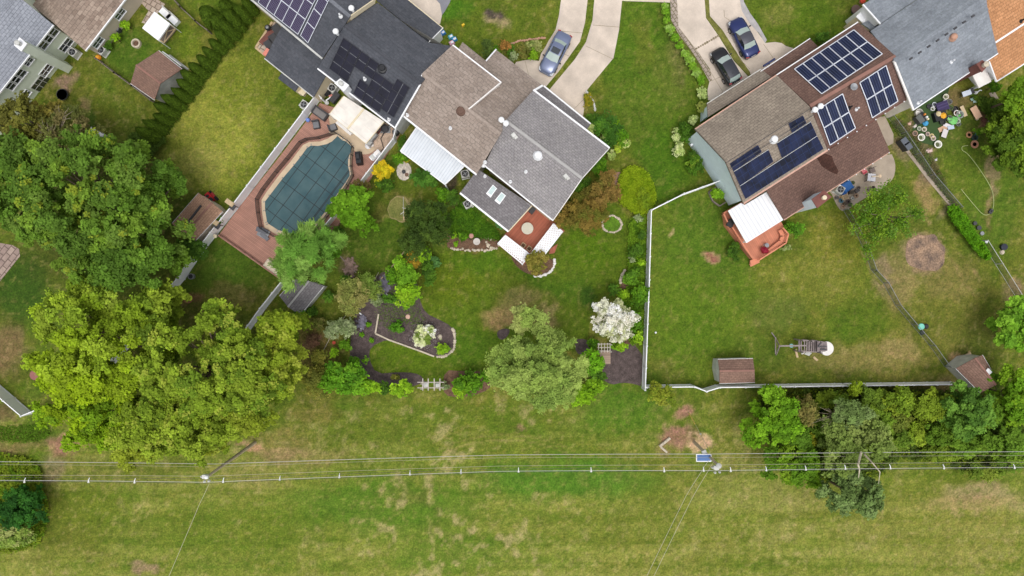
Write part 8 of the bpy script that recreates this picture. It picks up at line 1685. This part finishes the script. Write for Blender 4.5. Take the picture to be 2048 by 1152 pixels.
# dead branches over the thicket and pale limbs
dt_ = thing('dead_tree', 'leafless grey branches fanning over the thicket', 'tree', P(1668, 832)); b = MB(); hub = P(1666, 828, 5); b.tube([P(1662, 826), hub], [.12, .08], 7)
for k in range(26):
    a = rr_.uniform(0, 6.28); L_ = rr_.uniform(18, 42) * (1.25 if math.sin(a) > .2 else .8); e = P(1666 + math.cos(a) * L_, 828 + math.sin(a) * L_ * .9, 5 + rr_.uniform(-.3, 1.6)); b.tube([hub, hub.lerp(e, .5) + Vector((0, 0, .25)), e], [.035, .025, .012], 5)
b.build('branch', M['pbark'], dt_)
b = MB(); b.tube([P(1716, 928, 8.9), P(1719, 940, 8.6), P(1717, 956, 8.2)], [.1, .07, .03], 6); b.tube([P(1745, 926, 8.6), P(1760, 944, 8.4), P(1757, 968, 8.0)], [.06, .05, .02], 6); b.tube([P(1716, 930, 8.9), P(1722, 905, 7.5), P(1715, 890, 3)], [.1, .12, .16], 6); b.tube([P(1745, 926, 8.6), P(1730, 910, 7.5), P(1715, 890, 3), P(1712, 886, 0)], [.06, .1, .16, .2], 6)
tag(b.build('bare_limb', M['stone'], loc=P(1716, 928)), 'pale bare limbs rising out of the sage oak by the wires', 'limb')
b = MB()
for (x, y, a0) in ((100, 275, 1.7), (90, 262, 2.6), (30, 262, 2.9), (135, 285, .6), (120, 240, .9)):
    for j in range(5):
        a = a0 + rr_.uniform(-.8, .8); L_ = rr_.uniform(16, 34); b.tube([P(x, y + 20, 5.5), P(x + math.cos(a) * L_ * .5, y - math.sin(a) * L_ * .5, 6.6), P(x + math.cos(a) * L_, y - math.sin(a) * L_, 7.2)], [.05, .035, .012], 5)
b.tube([P(100, 290, 0), P(100, 292, 5.6)], [.15, .08], 7)
tag(b.build('bare_twigs', M['pbark'], loc=P(100, 290)), 'bare forked twigs over the mixed trees below the green house', 'branches')
# conifer hedge on the left: upright spiky columns
rr_ = np.random.RandomState(8); arb = thing('columnar_conifer', '', 'conifer', (0, 0, 0), 'conifers in the hedge row beside the yellowed lawn')
n_ = 4600; t_ = rr_.rand(n_) ** .75; ang = rr_.rand(n_) * 6.283; hh = 3.5 * t_; rad = (1.02 * (1 - t_) ** .6 + .05) * (1 + .22 * np.sin(ang * 3 + t_ * 5) * .6) * rr_.uniform(.72, 1.06, n_)
cc = np.stack([np.cos(ang) * rad, np.sin(ang) * rad, hh + .05], 1); nr = np.stack([np.cos(ang), np.sin(ang), .35 + 0 * ang], 1) + unit(rr_, n_) * .5
cl_ = np.array([lin(x) for x in ((88, 114, 34), (102, 130, 40), (74, 98, 30))])[rr_.randint(0, 3, n_)] * (1 + .22 * (2 * rr_.rand(n_, 1) - 1)); s_ = .13 * (.7 + .6 * rr_.rand(n_))
ax = np.stack([np.cos(ang) * .4, np.sin(ang) * .4, 1 + 0 * ang], 1) + unit(rr_, n_) * .35
quads('crown', cc, nr, ax, s_, s_ * .35, cl_, arb, 'leaf_dry'); b = MB(); b.tube([(0, 0, 0), (0, 0, 2.8)], [.09, .03], 6); b.build('trunk', M['bark'], arb, local=True)
ordn = ['topmost', 'second', 'third', 'fourth', 'fifth', 'sixth', 'seventh', 'eighth', 'ninth', 'tenth', 'eleventh', 'twelfth', 'thirteenth', 'fourteenth', 'fifteenth', 'sixteenth', 'lowest']
for k in range(17):
    t_ = k / 16; x, y = L2((506, 22), (316, 276), t_); x += random.uniform(-2, 2); s_ = random.uniform(.88, 1.12)
    again(arb, P(x, y), random.uniform(0, 6), ordn[k] + ' conifer counting down the hedge row beside the yellowed lawn', None, (s_ * .78, s_ * .78, s_ * random.uniform(.9, 1.15)))
for k, (x, y) in enumerate([(468, 28), (452, 56), (430, 40)]):
    again(arb, P(x, y), k, ['conifer set back at the very top of the hedge', 'second conifer behind the hedge top', 'outermost conifer behind the hedge by the grey fence'][k], None, (1.1, 1.1, .9))
low('dark green shrubbery behind the conifer hedge', [(300, 260), (262, 268), (250, 300), (300, 310), (330, 280)], 1.4, [(70, 92, 32), (86, 106, 36)], 4500, .12, 'undergrowth', 'undergrowth')
